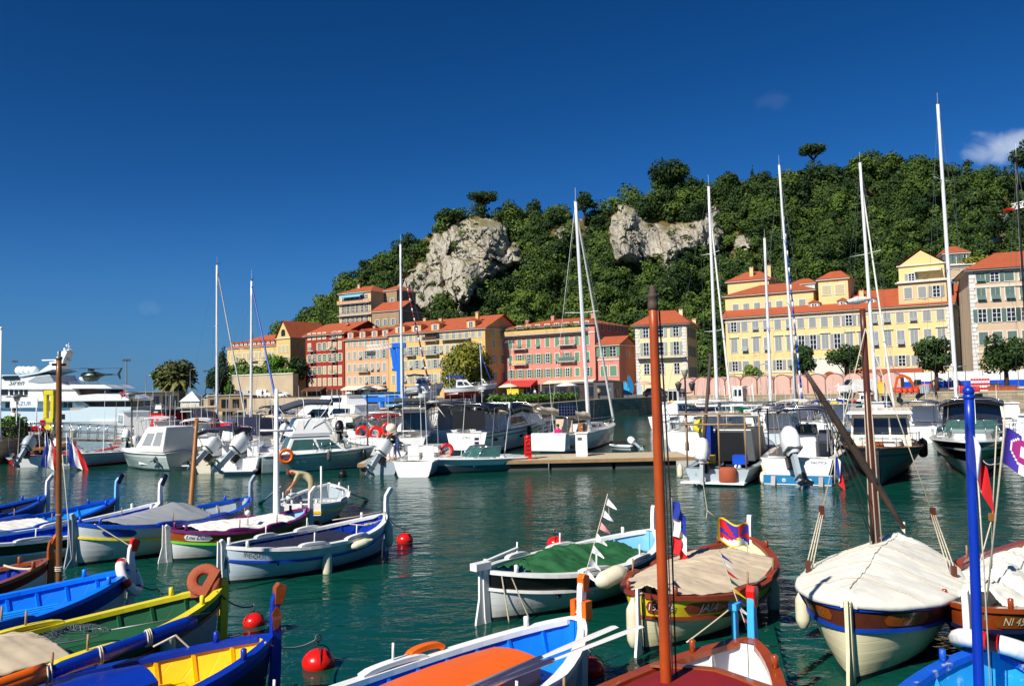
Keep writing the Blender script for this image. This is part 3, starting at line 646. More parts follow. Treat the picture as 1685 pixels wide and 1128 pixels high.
# ---------------- buildings ----------------
WCACHE = {}
def window_mesh(w, h, style, sh, surround='trim'):
    key = (round(w, 2), round(h, 2), style, sh, surround)
    if key in WCACHE: return WCACHE[key]
    f = MB(); t = .16
    f.box((0, -.03, h+t/2), (w+2*t, .06, t), surround); f.box((0, -.06, -.06), (w+2*t, .12, .12), surround)
    for s_ in (-1, 1): f.box((s_*(w/2+t/2), -.03, h/2), (t, .06, h), surround)
    if style == 'hood': f.box((0, -.16, h+t+.14), (w+.7, .32, .14), surround)
    if style != 'closed':
        f.box((0, .0, h/2), (w, .03, h), 'winglass'); f.box((0, -.025, h/2), (.09, .03, h), 'white')
        for z in (.33, .66): f.box((0, -.024, h*z), (w, .028, .06), 'white')
        for s_ in (-1, 1): f.box((s_*(w/2-.04), -.024, h/2), (.08, .028, h), 'white')
    S = []
    def sh_panel(x, ww, z0, z1, y=-.05, tilt=0):
        m_ = MB(); hh = z1-z0; X = T(x, y, z1) @ Rx(-tilt) @ T(0, 0, -hh)
        m_.box((0, 0, hh/2), (ww-.03, .05, hh), sh, X)
        k = max(5, int(hh/.28))
        for i in range(k): m_.box((0, -.035, hh*(i+.5)/k), (ww-.22, .03, .07), sh, X)
        return m_
    if style in ('open',): S = [sh_panel(s_*(w+w*.5/2+.06), w*.5, 0, h, -.10) for s_ in (-.5, .5)]; S = [sh_panel(s_*(w/2+w*.25+.03), w*.5, .0, h, -.10) for s_ in (-1, 1)]
    elif style in ('closed', 'hood'): S = [sh_panel(s_*w/4, w/2, .0, h, -.04) for s_ in (-1, 1)]
    elif style == 'tilt': S = [sh_panel(s_*w/4, w/2, h*.42, h, -.04) for s_ in (-1, 1)]+[sh_panel(0, w, 0.02, h*.42, -.08, .6)]
    r = (f.mesh('window'), [m_.mesh('shutter') for m_ in S]); WCACHE[key] = r; return r
def put_window(root, x, y, z, rz, w, h, style, sh, surround='trim'):
    fm, ss = window_mesh(w, h, style, sh, surround)
    o = bpy.data.objects.new('window', fm); COL.objects.link(o); o.parent = root; o.location = (x, y, z); o.rotation_euler.z = rz
    for m_ in ss:
        c = bpy.data.objects.new('shutter', m_); COL.objects.link(c); c.parent = o
def balcony(root, x, z, w, mat='steel', dep=1.0, solid=None):
    mb = MB(); mb.box((x, -dep/2, z), (w, dep, .16), 'trim')
    for s_ in (-1, 1): mb.box((x+s_*w*.38, -dep*.3, z-.28), (.2, dep*.6, .4), 'trim')
    for zz in (.2, 1.0): mb.box((x, -dep+.04, z+zz), (w, .05, .05), mat); 
    for s_ in (-1, 1): mb.box((x+s_*(w/2-.03), -dep/2, z+1.0), (.05, dep, .05), mat)
    k = int(w/.22)
    for i in range(k+1): mb.box((x-w/2+.03+(w-.06)*i/k, -dep+.04, z+.55), (.035, .035, .9), mat)
    if solid: mb.box((x, -dep-.02, z+.6), (w, .05, .85), solid)
    return mb.build('balcony', root)
def isect(A, ang, px):
    d = ray(px, 640); c, s_ = math.cos(ang), math.sin(ang)
    # A + t(c,s) parallel to ray x/y = d.x/d.y
    k = d.x/d.y; t = (k*A.y-A.x)/(c-k*s_); return t
def chimney(mb, x, y, z, h=1.6, w=.8, d=.6, m='w_ochre'):
    mb.box((x, y, z+h/2), (w, d, h), m); mb.box((x, y, z+h+.06), (w+.2, d+.2, .12), 'trim')
    for s_ in (-.22, .22): mb.box((x+s_, y, z+h+.3), (.2, .2, .36), 'tiles')
def roof_part(root, L, D, z, kind, rise, over=.6, chim=(), wall='w_ochre', ridge_off=.5):
    rf = MB(); o = over; r0 = [(-o, -o, z), (L+o, -o, z), (L+o, D+o, z), (-o, D+o, z)]; yr = D*ridge_off
    if kind == 'hip':
        q = min(L*.32, D*.5); a, b = (q, yr, z+rise), (L-q, yr, z+rise)
        rf.add(r0+[a, b], [(0, 1, 5, 4), (1, 2, 5), (2, 3, 4, 5), (3, 0, 4)], 'tiles')
    elif kind == 'gable':
        a, b = (-o, yr, z+rise), (L+o, yr, z+rise); rf.add(r0+[a, b], [(0, 1, 5, 4), (2, 3, 4, 5)], 'tiles')
        rf.add([(.01, 0.02, z), (.01, D-.02, z), (.01, yr, z+rise-.35)], [(0, 1, 2)], wall); rf.add([(L-.01, .02, z), (L-.01, D-.02, z), (L-.01, yr, z+rise-.35)], [(0, 1, 2)], wall)
    elif kind == 'front':   # gable end towards the quay
        a, b = (L/2, -o, z+rise), (L/2, D+o, z+rise); rf.add(r0+[a, b], [(0, 4, 5, 3), (1, 2, 5, 4)], 'tiles')
        rf.add([(0, 0, z), (L, 0, z), (L/2, 0, z+rise-.3)], [(0, 1, 2)], wall)
    elif kind == 'flat':
        rf.box((L/2, D/2, z+.1), (L+.3, D+.3, .2), 'trim')
    rf.box((L/2, D/2, z-.12), (L+o*1.6, D+o*1.6, .2), 'trim')
    ro = rf.build('roof', root)
    for c in chim:
        m_ = MB(); chimney(m_, c[0]*L, c[1]*D, z+c[2]*rise, c[3] if len(c) > 3 else 1.6, m=wall); m_.build('chimney', ro)
    return ro
def building(name, label, x1, Y1, x2, zb, ze, D, wall, ang=-34, roof=('hip', 3, .6), chim=(), rows=(), cols=8, ww=1.15, marg=.06, side=(), scols=3, quoins=False, bands=(), styles=None, sh='sh_green', cat='building', seed=1, base=None, ridge_off=.5):
    A = at(x1, 600, Y1); A.z = zb; a = R(ang); L = isect(A, a, x2); hgt = ze-zb; rg = random.Random(seed)
    root = thing(name, label, cat, A, a)
    w = MB(); w.box((L/2, D/2, hgt/2-1), (L, D, hgt+2), wall); w.build('wall', root)
    t = MB(); n_ = 0
    for z in bands: t.box((L/2, -.06, z), (L+.2, .18, .28), 'trim'); n_ += 1
    if quoins:
        for xx in quoins if isinstance(quoins, (list, tuple)) else (0, 1):
            k = int(hgt/.7)
            for i in range(k):
                q = .95 if i % 2 else .7
                t.box((xx*L+(q/2-.04 if xx < .5 else -q/2+.04), -.04, i*.7+.35), (q, .14, .62), 'quoin'); n_ += 1
    if n_: t.build('stone_trim', root)
    roof_part(root, L, D, hgt, roof[0], roof[1], roof[2] if len(roof) > 2 else .6, chim, wall, ridge_off)
    for (z, h, st) in rows:
        for i in range(cols):
            s_ = st[i % len(st)] if isinstance(st, (list, tuple)) else st
            if s_ == 'mix': s_ = rg.choice(['open', 'closed', 'closed', 'tilt'])
            if s_ == 'none': continue
            x = L*(marg+(1-2*marg)*(i+.5)/cols)
            put_window(root, x, 0, z, 0, ww, h, s_, sh)
    for (z, h, st) in side:
        for i in range(scols):
            y = D*(.1+.8*(i+.5)/scols)
            put_window(root, L, y, z, R(90), ww*.9, h, st, sh)
    return root, L, hgt
def awning(root, x0, x1, z, dep, mat, drop=.9, name='awning'):
    m_ = MB(); k = max(2, int((x1-x0)/1.2)); rows = []
    for i in range(k+1):
        x = x0+(x1-x0)*i/k; rows.append([(x, -.02, z), (x, -dep*.5, z-drop*.45), (x, -dep, z-drop), (x, -dep-.02, z-drop-.3)])
    m_.grid(rows, mat, False); m_.add([(x0, -.02, z), (x0, -dep, z-drop), (x0, -.02, z-drop)], [(0, 1, 2)], mat); m_.add([(x1, -.02, z), (x1, -dep, z-drop), (x1, -.02, z-drop)], [(0, 1, 2)], mat)
    for x in (x0+.1, x1-.1): m_.tube([(x, -dep+.1, z-drop), (x, -dep+.1, z-drop-1.9)], .035, 'steel', 5)
    return m_.build(name, root)
def shopfront(root, x0, x1, h=2.8):
    m_ = MB(); m_.box(((x0+x1)/2, -.02, h/2), (x1-x0, .08, h), 'shop'); k = max(2, int((x1-x0)/2))
    for i in range(k+1): m_.box((x0+(x1-x0)*i/k, -.07, h/2), (.14, .08, h), 'trim')
    return m_.build('shopfront', root)
def dormer(root, x, y, z, w=1.8, h=1.7, wall='w_peach', arch=True):
    m_ = MB(); m_.box((x, y+1.2, z+h/2), (w, 2.4, h), wall)
    m_.add([(x-w/2-.2, y-.2, z+h), (x+w/2+.2, y-.2, z+h), (x+w/2+.2, y+2.6, z+h), (x-w/2-.2, y+2.6, z+h), (x, y-.2, z+h+.65), (x, y+2.6, z+h+.65)], [(0, 4, 5, 3), (1, 2, 5, 4), (0, 1, 4)], 'tiles')
    d = m_.build('dormer', root); put_window(d, x, y, z+.25, 0, w*.5, h*.68, 'glazed', 'sh_pale'); return d
# cream hotel far left, behind the terrace wall
b, L, hh = building('hotel', 'long pale yellow hotel with mansard dormers behind the terrace wall', 374, 275, 458, 3.2, 19.6, 16, 'w_hotel', roof=('hip', 4.2, .5), cols=11, rows=[(2.6, 2, 'mix'), (5.8, 2.1, 'mix'), (9.0, 2.1, 'closed'), (12.4, 2.1, 'closed')], sh='sh_cream', bands=(5.2, 8.5, 11.8), seed=4, chim=[(.1, .5, .8)])
for i in range(10): dormer(b, L*(.08+.088*i), .6, hh-.1, 1.5, 1.5, 'trim')
for z_ in (8.4, 11.7):
    for q in (.3, .55, .8): balcony(b, L*q, z_, 3.2, 'steel')
b, L, hh = building('hotel_tower', 'yellow gabled tower with a curved roof at the right end of the hotel', 455, 252, 478, 3.2, 21, 15, 'w_hotel', ang=-34, roof=('front', 5.4, .4), cols=3, rows=[(3, 2, 'closed'), (6.4, 2.1, 'closed'), (9.8, 2.1, 'mix'), (13.4, 2.1, 'closed')], side=[(6, 2, 'closed'), (9.6, 2, 'closed'), (13, 2, 'closed')], scols=2, sh='sh_cream', seed=5)
m_ = MB(); m_.prism([(-.9*math.cos(t_), .9*math.sin(t_)+1.2) for t_ in [k*math.pi/10 for k in range(11)]]+[(.9, 0), (-.9, 0)], -.05, .02, 'winglass', T(L/2, 0, hh+.6)); m_.build('window', b)
# red house
b, L, hh = building('red_house', 'deep red five storey house with green shutters and small balconies', 503, 238, 567, 2.2, 20.6, 18, 'w_red', roof=('gable', 4.0, .8), cols=7, marg=.04, rows=[(3.9, 2.0, 'closed'), (7.2, 2.1, 'mix'), (10.7, 2.1, 'open'), (14.0, 2.1, ['closed', 'none', 'open', 'open', 'tilt', 'tilt', 'closed']), (17.2, 1.8, ['closed', 'closed', 'closed', 'closed', 'none', 'open', 'closed'])], sh='sh_cream', seed=2, chim=[(.75, .3, .4, 1.4), (.4, .6, .6, 1.2)])
for x_, z_ in ((.2, 13.9), (.2, 10.6), (.76, 17), (.76, 13.8), (.76, 10.5), (.76, 7.1), (.2, 7.1)): balcony(b, L*x_, z_, 2.2, 'steel')
awning(b, .5, L*.55, 3.5, 2.4, 'awnbrown'); shopfront(b, .5, L*.95)
# peach house
b, L, hh = building('peach_house', 'peach house with arched dormers and pale shutters right of the red house', 568, 226, 640, 2.2, 18.4, 17, 'w_peach', roof=('gable', 3.6, .7), cols=7, marg=.03, rows=[(4.0, 2, 'mix'), (7.4, 2.1, 'mix'), (10.8, 2.1, 'mix'), (14.3, 1.9, 'closed')], sh='sh_pale', seed=3, chim=[(.3, .4, .6), (.9, .4, .6)])
for q in (.12, .4, .68, .92): dormer(b, L*q, .2, hh+.2, 2.2, 1.9, 'w_peach')
balcony(b, L*.45, 7.3, 4.2, 'steel'); awning(b, L*.05, L*.5, 3.6, 2.6, 'awncream'); awning(b, L*.55, L*.95, 3.4, 2, 'navycloth'); shopfront(b, .4, L*.98)
# ochre house
b, L, hh = building('ochre_house', 'long ochre yellow house with roof terraces behind the round plane tree', 640, 216, 800, 2.2, 18.9, 15, 'w_ochre', roof=('gable', 3.8, .7), cols=15, marg=.02, rows=[(4.0, 2, 'mix'), (7.5, 2.1, 'mix'), (11.0, 2.1, 'mix'), (14.6, 1.9, 'closed')], side=[(4, 2, 'open'), (8.2, 2, 'open'), (12, 2, 'closed'), (15, 1.6, 'closed')], scols=3, sh='sh_pale', seed=8, chim=[(.45, .3, .5, 1.6), (.86, .2, .3, 3.0), (.2, .5, .7)])
for q in (.12, .3, .5, .86): dormer(b, L*q, .2, hh+.2, 3.2 if q in (.3, .12) else 2.6, 1.9, 'w_ochre')
for x_, z_, w_ in ((.47, 14.4, 4.5), (.72, 14.4, 9), (.47, 10.9, 4.5), (.25, 10.9, 3)): balcony(b, L*x_, z_, w_, 'steel', 1.1, 'awnbrown' if x_ == .47 and z_ > 14 else None)
mb = MB(); mb.box((L*.47, -1.0, 16.3), (4.8, 1.4, .2), 'awnbrown'); mb.build('awning', b)
# pink house
b, L, hh = building('pink_house', 'salmon pink apartment house with green shutters and planted roof balcony', 829, 205, 981, 2.2, 18.9, 18, 'w_pink', roof=('hip', 2.4, .9), cols=9, marg=.03, rows=[(4.5, 1.9, ['open', 'open', 'open', 'open', 'open', 'open', 'open', 'closed', 'open']), (7.9, 2.2, ['tilt', 'open', 'open', 'open', 'open', 'tilt', 'open', 'closed', 'tilt']), (11.7, 2.2, ['closed', 'tilt', 'closed', 'tilt', 'closed', 'closed', 'closed', 'closed', 'closed']), (15.6, 1.6, ['none', 'open', 'open', 'closed', 'closed', 'open', 'open', 'closed', 'closed'])], side=[(15.2, 1.7, 'closed'), (11.6, 1.9, 'closed')], scols=4, sh='sh_green', bands=(14.6,), seed=6, chim=[(.15, .3, .5, .9), (.4, .4, .8, 1), (.8, .5, .8, 1.1)])
balcony(b, L*.48, 14.9, L*.9, 'steel', 1.2, 'w_ochre')
for x_, z_, w_, s_ in ((.2, 11.5, 4.2, None), (.2, 7.7, 4.2, 'w_ochre'), (.72, 11.9, 4.6, None), (.72, 8.0, 4.6, 'sh_teal')): balcony(b, L*x_, z_, w_, 'steel', 1.1, s_)
B = [(L*(.08+.045*i)+rng.uniform(-.3, .3), -.9, 16.1+rng.uniform(-.1, .4), rng.uniform(.3, .7), .35, rng.uniform(.25, .55), .4) for i in range(18) if i % 5 != 3]
leaves(B, .3, .9, 5, 'leafnear', 'balcony_plants', b)['kind'] = 'stuff'
awning(b, -1, L*.38, 3.9, 3.0, 'awnred', 1.4); shopfront(b, .5, L*.98); awning(b, L*.5, L*1.0, 3.6, 2.6, 'awncream', .7)
m_ = MB(); 
lettering('La Barque', 1.5, 'red', lambda x, y: Vector((L*.24+x, -.6, 4.6+y)), b, .3, 'sign_lettering') if False else None
# low extension to the right of the pink house
b, L, hh = building('pink_annex', 'low salmon two storey annex with a tiled gable right of the pink house', 984, 186, 1020, 2.2, 13.4, 9, 'w_pink', roof=('gable', 2.2, .5), cols=2, rows=[(4.2, 2.3, 'closed'), (8.6, 2.1, 'open')], side=[(8.6, 1, 'glazed')], scols=1, sh='sh_green', bands=(7.9,), seed=7, ww=1.7)
# white cornered house
b, L, hh = building('corner_house', 'pale yellow villa with white stone corners and hipped red roof', 1047, 184, 1133, 2.2, 17.6, 13, 'w_pale', ang=-22, roof=('hip', 3.6, 1.0), cols=3, marg=.06, rows=[(4.4, 2.3, 'glazed'), (8.6, 2.8, 'open'), (12.6, 2.5, 'open')], side=[(3.6, 2.2, 'open'), (8.2, 2.3, 'open'), (12.4, 2.2, 'open')], scols=3, sh='sh_pale', quoins=(0, .36, .98), bands=(8.1, 14.9), seed=9, ww=1.3, chim=[(.82, .4, .5, 1.6), (.98, .9, .1, 1.2)])
balcony(b, L*.5, 8.0, L*.94, 'steel', 1.3)
# long yellow house on the right
b, L, hh = building('yellow_house', 'long butter yellow palace with rows of closed grey shutters', 1196, 176, 1572, 2.2, 18.2, 15, 'w_yellow', ang=-33, roof=('gable', 4.4, .8), cols=18, marg=.015, rows=[(4.6, 2.0, ['open', 'closed', 'closed', 'closed', 'open', 'closed', 'tilt', 'tilt', 'open', 'open']), (8.5, 2.9, ['hood', 'tilt', 'hood', 'tilt', 'hood', 'hood', 'open', 'open', 'hood', 'open', 'hood', 'hood', 'tilt']), (12.9, 2.1, ['open', 'closed', 'tilt', 'tilt', 'closed', 'tilt', 'closed', 'closed', 'closed', 'closed'])], sh='sh_grey', quoins=(1,), bands=(4.1, 15.1), seed=10, ww=1.3, chim=[(.3, .3, .5), (.62, .35, .6, 1.4)], ridge_off=.55)
for q in (.42, .55, .67): dormer(b, L*q, 2.0, hh+.6, 2.2, 1.5, 'sh_grey')
mb = MB(); mb.box((L*.345, -1.7, 2.9), (L*.23, 3.2, .25), 'awngrey'); mb.box((L*.345, -3.2, 2.2), (L*.23, .1, 1.2), 'awngrey'); mb.build('awning', b)
awning(b, L*.54, L*.88, 4.2, 3.2, 'awnrust', 1.5); shopfront(b, .5, L*.98, 3)
m_ = MB(); m_.box((L*.495, -1.6, 2.6), (5.6, .6, 5.2), 'trim'); m_.prism([(-2.8, 5.2), (-2.2, 6.2), (-1, 6.4), (0, 7.2), (1, 6.4), (2.2, 6.2), (2.8, 5.2)], -1.9, -1.3, 'trim', T(L*.495, 0, 0))
m_.prism([(-1.3*math.cos(k*math.pi/10), 2.6+1.3*math.sin(k*math.pi/10)) for k in range(11)]+[(1.3, 0), (-1.3, 0)], -1.95, -1.88, 'varnish', T(L*.495, 0, 0)); m_.build('gateway', b)
A_ = at(1196, 600, 176); t_ = isect(A_, R(-33), 1484); YG = A_.y+t_*math.sin(R(-33))-.05
b, L, hh = building('yellow_attic', 'yellow attic storey with a red roof above the left end of the palace', 1197, 179, 1345, 17.6, 23.2, 13, 'w_yellow', ang=-33, roof=('hip', 2.6, .7), cols=7, rows=[(1.6, 2.1, ['closed', 'closed', 'closed', 'closed', 'closed', 'closed', 'closed'])], sh='sh_grey', seed=11, ww=1.3)
b, L, hh = building('roof_house', 'small yellow house with red hipped roof above the attic storey', 1202, 189, 1272, 22, 27.6, 8, 'w_yellow', ang=-33, roof=('hip', 2.4, .6), cols=1, sh='sh_grey', chim=[(.55, .2, .3, 2.2), (.95, .3, .2, 2.6)], rows=[])
b, L, hh = building('roof_house', 'small yellow turret house with a red roof and one wide window above the palace roof', 1352, 168, 1403, 17, 25, 6, 'w_yellow', ang=-33, roof=('hip', 1.9, .5), cols=2, rows=[(4.8, 1.9, 'closed')], sh='sh_cream', ww=1.7)
b, L, hh = building('far_house', 'pale house with a red roof between the attic storey and the turret house', 1305, 205, 1348, 20, 28.6, 6, 'trim', ang=-33, roof=('hip', 1.6, .4), cols=2, rows=[(5, 1.5, 'open')], sh='sh_pale')
b, L, hh = building('gabled_house', 'cream top storey with a roof terrace at the right end of the palace', 1484, YG, 1566, 18.6, 22.8, 11, 'w_cream', ang=-33, roof=('flat', 0), cols=3, rows=[(1.0, 2.1, ['closed', 'closed', 'open'])], sh='sh_grey', ww=1.3)
b, L, hh = building('gabled_attic', 'pale yellow gable with an awning behind the cream house terrace', 1486, YG+2.6, 1564, 22.6, 26.4, 8, 'w_yellow', ang=-33, roof=('front', 3.0, .4), cols=2, rows=[(.6, 1.5, ['open', 'none'])], sh='sh_grey')
awning(b, L*.35, L*.95, 2.9, 1.6, 'awncream', .4)
# houses at the right edge
b, L, hh = building('beige_house', 'tall beige house with rusticated corner and red eaves at the right edge', 1602, 140, 1790, 2.2, 22.6, 14, 'w_beige', ang=-22, roof=('hip', 3.6, 1.0), cols=7, marg=.04, rows=[(2.8, 2.2, 'none'), (7.5, 2.2, 'closed'), (11.4, 2.2, 'open'), (15.0, 2.2, 'tilt'), (18.2, 1.6, ['tilt', 'open', 'closed'])], sh='sh_teal', quoins=(0,), bands=(6.3, 17.4), ww=1.35, seed=12)
mb = MB()
for q in (.13, .32): mb.box((L*q, -.03, 1.5), (1.4, .1, 3), 'shop')
mb.build('doorway', b)
b, L, hh = building('terrace_house', 'beige house with a planted roof terrace and red awning behind the beige corner house', 1563, 168, 1668, 2.2, 27.5, 12, 'w_beige', ang=-16, roof=('flat', 0), cols=5, rows=[(16.6, 2, 'tilt'), (20.4, 2, 'tilt'), (12.6, 2, 'open')], sh='sh_teal', bands=(24.8,), seed=13)
leaves([(L*(.3+.04*i), .2, hh+.6, .8, .7, rng.uniform(.6, 1.1), .4) for i in range(14)], .4, .9, 6, 'leafplane', 'terrace_plants', b)['kind'] = 'stuff'
b, L, hh = building('roof_house', 'little beige penthouse with a tiled roof left of the planted terrace', 1562, 171, 1605, 27.4, 30.4, 8, 'w_beige', ang=-16, roof=('hip', 2, .5), cols=3, rows=[(.5, 2, 'open')], sh='sh_teal')
b, L, hh = building('modern_house', 'white flat roofed house with a green awning behind the top right roofs', 1650, 175, 1740, 24, 30.6, 10, 'trim', ang=-10, roof=('flat', 0), cols=3, rows=[], sh='sh_teal')
mb = MB(); mb.box((L/2, -1.2, 3.6), (L*.9, 2.4, .25), 'seagreen'); mb.box((L/2, -.05, 2), (L*.9, .1, 3), 'winglass'); mb.build('awning', b)
# houses on the slope
b, L, hh = building('slope_house', 'cream house with glazed verandas high on the slope below the left cliff', 559, 262, 612, 22, 35.6, 13, 'w_cream', ang=-30, roof=('hip', 2.6, .6), cols=6, rows=[(3.2, 2.6, 'open'), (7.2, 2.8, 'open'), (10.6, 2, 'glazed')], sh='sh_cream', bands=(6.4, 10.2), seed=15, chim=[(.3, .4, .7, 1.2)])
balcony(b, L/2, 6.3, L, 'steel'); balcony(b, L/2, 10.1, L, 'trim', 1.0, 'w_peach'); awning(b, L*.15, L*.8, 13, 2.2, 'paleblue', .8)
b, L, hh = building('slope_house', 'low stone house with a red gable right of the veranda house', 613, 250, 658, 20, 28.4, 12, 'w_stone', ang=-30, roof=('gable', 3.4, .5), cols=3, rows=[(4, 1.8, 'open')], sh='sh_pale')
b, L, hh = building('slope_house', 'narrow grey rendered house tucked under the left cliff', 628, 262, 655, 24, 36.2, 10, 'w_stone', ang=-30, roof=('hip', 2, .4), cols=2, rows=[(8, 1.6, 'open')], sh='sh_pale')
# terrace wall with bushes under the hotel
mb = MB(); A = at(383, 650, 232); L = isect(A, R(-30), 482); mb.box((L/2, 1, 3.2), (L, 2, 6.0), 'palewall'); mb.box((L/2, -.02, 6.3), (L+.3, .4, .3), 'trim')
single(mb, 'terrace_wall', 'high pale retaining wall with a green hedge on top under the hotel', 'wall', (A.x, A.y, 3.15), R(-30))
leaves([(A.x+math.cos(R(-30))*L*(i+.5)/26, A.y+math.sin(R(-30))*L*(i+.5)/26+1, 10.0, 1.3, 1.0, .8, .35) for i in range(26)], .5, .9, 7, 'leafnear', 'hedge')
tag(COL.objects['hedge'], 'clipped green hedge along the top of the hotel retaining wall', 'hedge')
# ---------------- quay furniture, trees, walls ----------------
tree('plane_tree', 'large round clipped olive green plane tree in front of the ochre house', (at(762, 600, 150).x, 150, 2.2), 9.6, 6.6, 'round', 'leafplane', .42, 20, tint=.35, dens=1.3, cz=.57)
for i, (px, Y, h_, r_, kd, lb, mt) in enumerate([
    (1322, 143, 8.6, 2.7, 'round', 'small round pine in front of the palace, left of the grey awning', 'leafpine'),
    (1392, 141, 8.2, 3.4, 'irregular', 'low spreading pine in front of the palace beside the stone gateway', 'leafpine'),
    (1540, 128, 8.6, 3.8, 'irregular', 'spreading pine in front of the right end of the palace', 'leafpine'),
    (1655, 122, 8.2, 4.2, 'irregular', 'spreading pine in front of the beige corner house', 'leafpine'),
    (1237, 150, 5.6, 2.1, 'round', 'low bright green bush tree behind the pink arches', 'leaflime')]):
    p = at(px, 600, Y); tree('pine_tree' if i < 4 else 'shrub', lb, (p.x, Y, 2.2), h_, r_, kd, mt, .34, 40+i, tint=.35, dens=1.3, cz=.68)
for i, (px, Y, zb, h_, r_, kd, lb, mt, ti) in enumerate([
    (366, 268, 3.2, 17, 3.6, 'cypress', 'tall dark ivy covered tree at the left end of the hotel', 'leafpine', .15),
    (352, 262, 3.2, 9, 4.2, 'round', 'low dark bush at the foot of the tall ivy tree', 'leafpine', .1),
    (396, 240, 6, 8, 3.6, 'round', 'green tree in front of the left half of the hotel', 'leafnear', .3),
    (418, 238, 6, 7, 3.4, 'round', 'green tree in front of the middle of the hotel', 'leaf', .6),
    (452, 236, 6, 9.5, 4.4, 'round', 'bright green tree in front of the right half of the hotel', 'leafnear', .5),
    (490, 236, 5, 9.5, 3.8, 'round', 'dark tree between the hotel tower and the red house', 'leafpine', .1),
    (378, 225, 3.2, 5, 2.0, 'cypress', 'small clipped dark green bush beside the pink gate pillar', 'leafnear', .2),
    (297, 205, 3.0, 10.4, 4.3, 'palm', 'dense date palm on the breakwater', 'leafpalm', .3),
    (279, 208, 3.0, 10.6, 4.2, 'palm', 'second date palm with dry fronds on the breakwater left of the dense one', 'leafpalm', .6),
    (267, 207, 3.0, 8.2, 3.2, 'round', 'round green tree left of the two palms', 'leaf', .5)]):
    p = at(px, 600, Y); tree('palm_tree' if kd == 'palm' else 'tree', lb, (p.x, Y, zb), h_, r_, kd, mt, .5, 60+i, tint=ti, lean=0)
# pink arched wall on the right quay: one wall with blind arches
a = R(-33.7); A = Vector((26.5, 133.5, 2.2)); mb = MB(); n_ = 13; w_ = 2.55
for i in range(n_):
    pts = [(i*w_, 0)]+[(i*w_+w_/2-(w_/2)*math.cos(math.pi*k/10), 2.0+1.0*math.sin(math.pi*k/10)) for k in range(11)]+[((i+1)*w_, 0)]
    mb.prism(pts, 0, 3.2, 'w_rose', None)
    mb.box((i*w_, -.06, 1.0), (.14, .14, 2.0), 'brickred')
    mb.tube([(i*w_+w_/2-(w_/2)*math.cos(math.pi*k/10), -.04, 2.04+1.0*math.sin(math.pi*k/10)) for k in range(11)], .05, 'brickred', 5)
single(mb, 'arched_boathouse', 'row of low pink vaulted boathouses with rounded tops along the quay', 'boathouse', A+Vector((.8, 1.2, 0)), a)
# white hoarding with blue stripe
A = at(1478, 620, 137); mb = MB(); L = isect(A, R(-18), 1760)
for i in range(int(L/2.5)):
    mb.box((i*2.5+1.25, 0, 2.3), (2.44, .06, 1.5), 'white'); mb.box((i*2.5+1.25, 0, 1.0), (2.44, .06, 1.1), 'blue'); mb.box((i*2.5, -.06, 1.6), (.08, .1, 3.2), 'steel')
single(mb, 'site_hoarding', 'white site hoarding with a broad blue stripe behind the excavator', 'hoarding', (A.x, A.y, 2.2), R(-18))
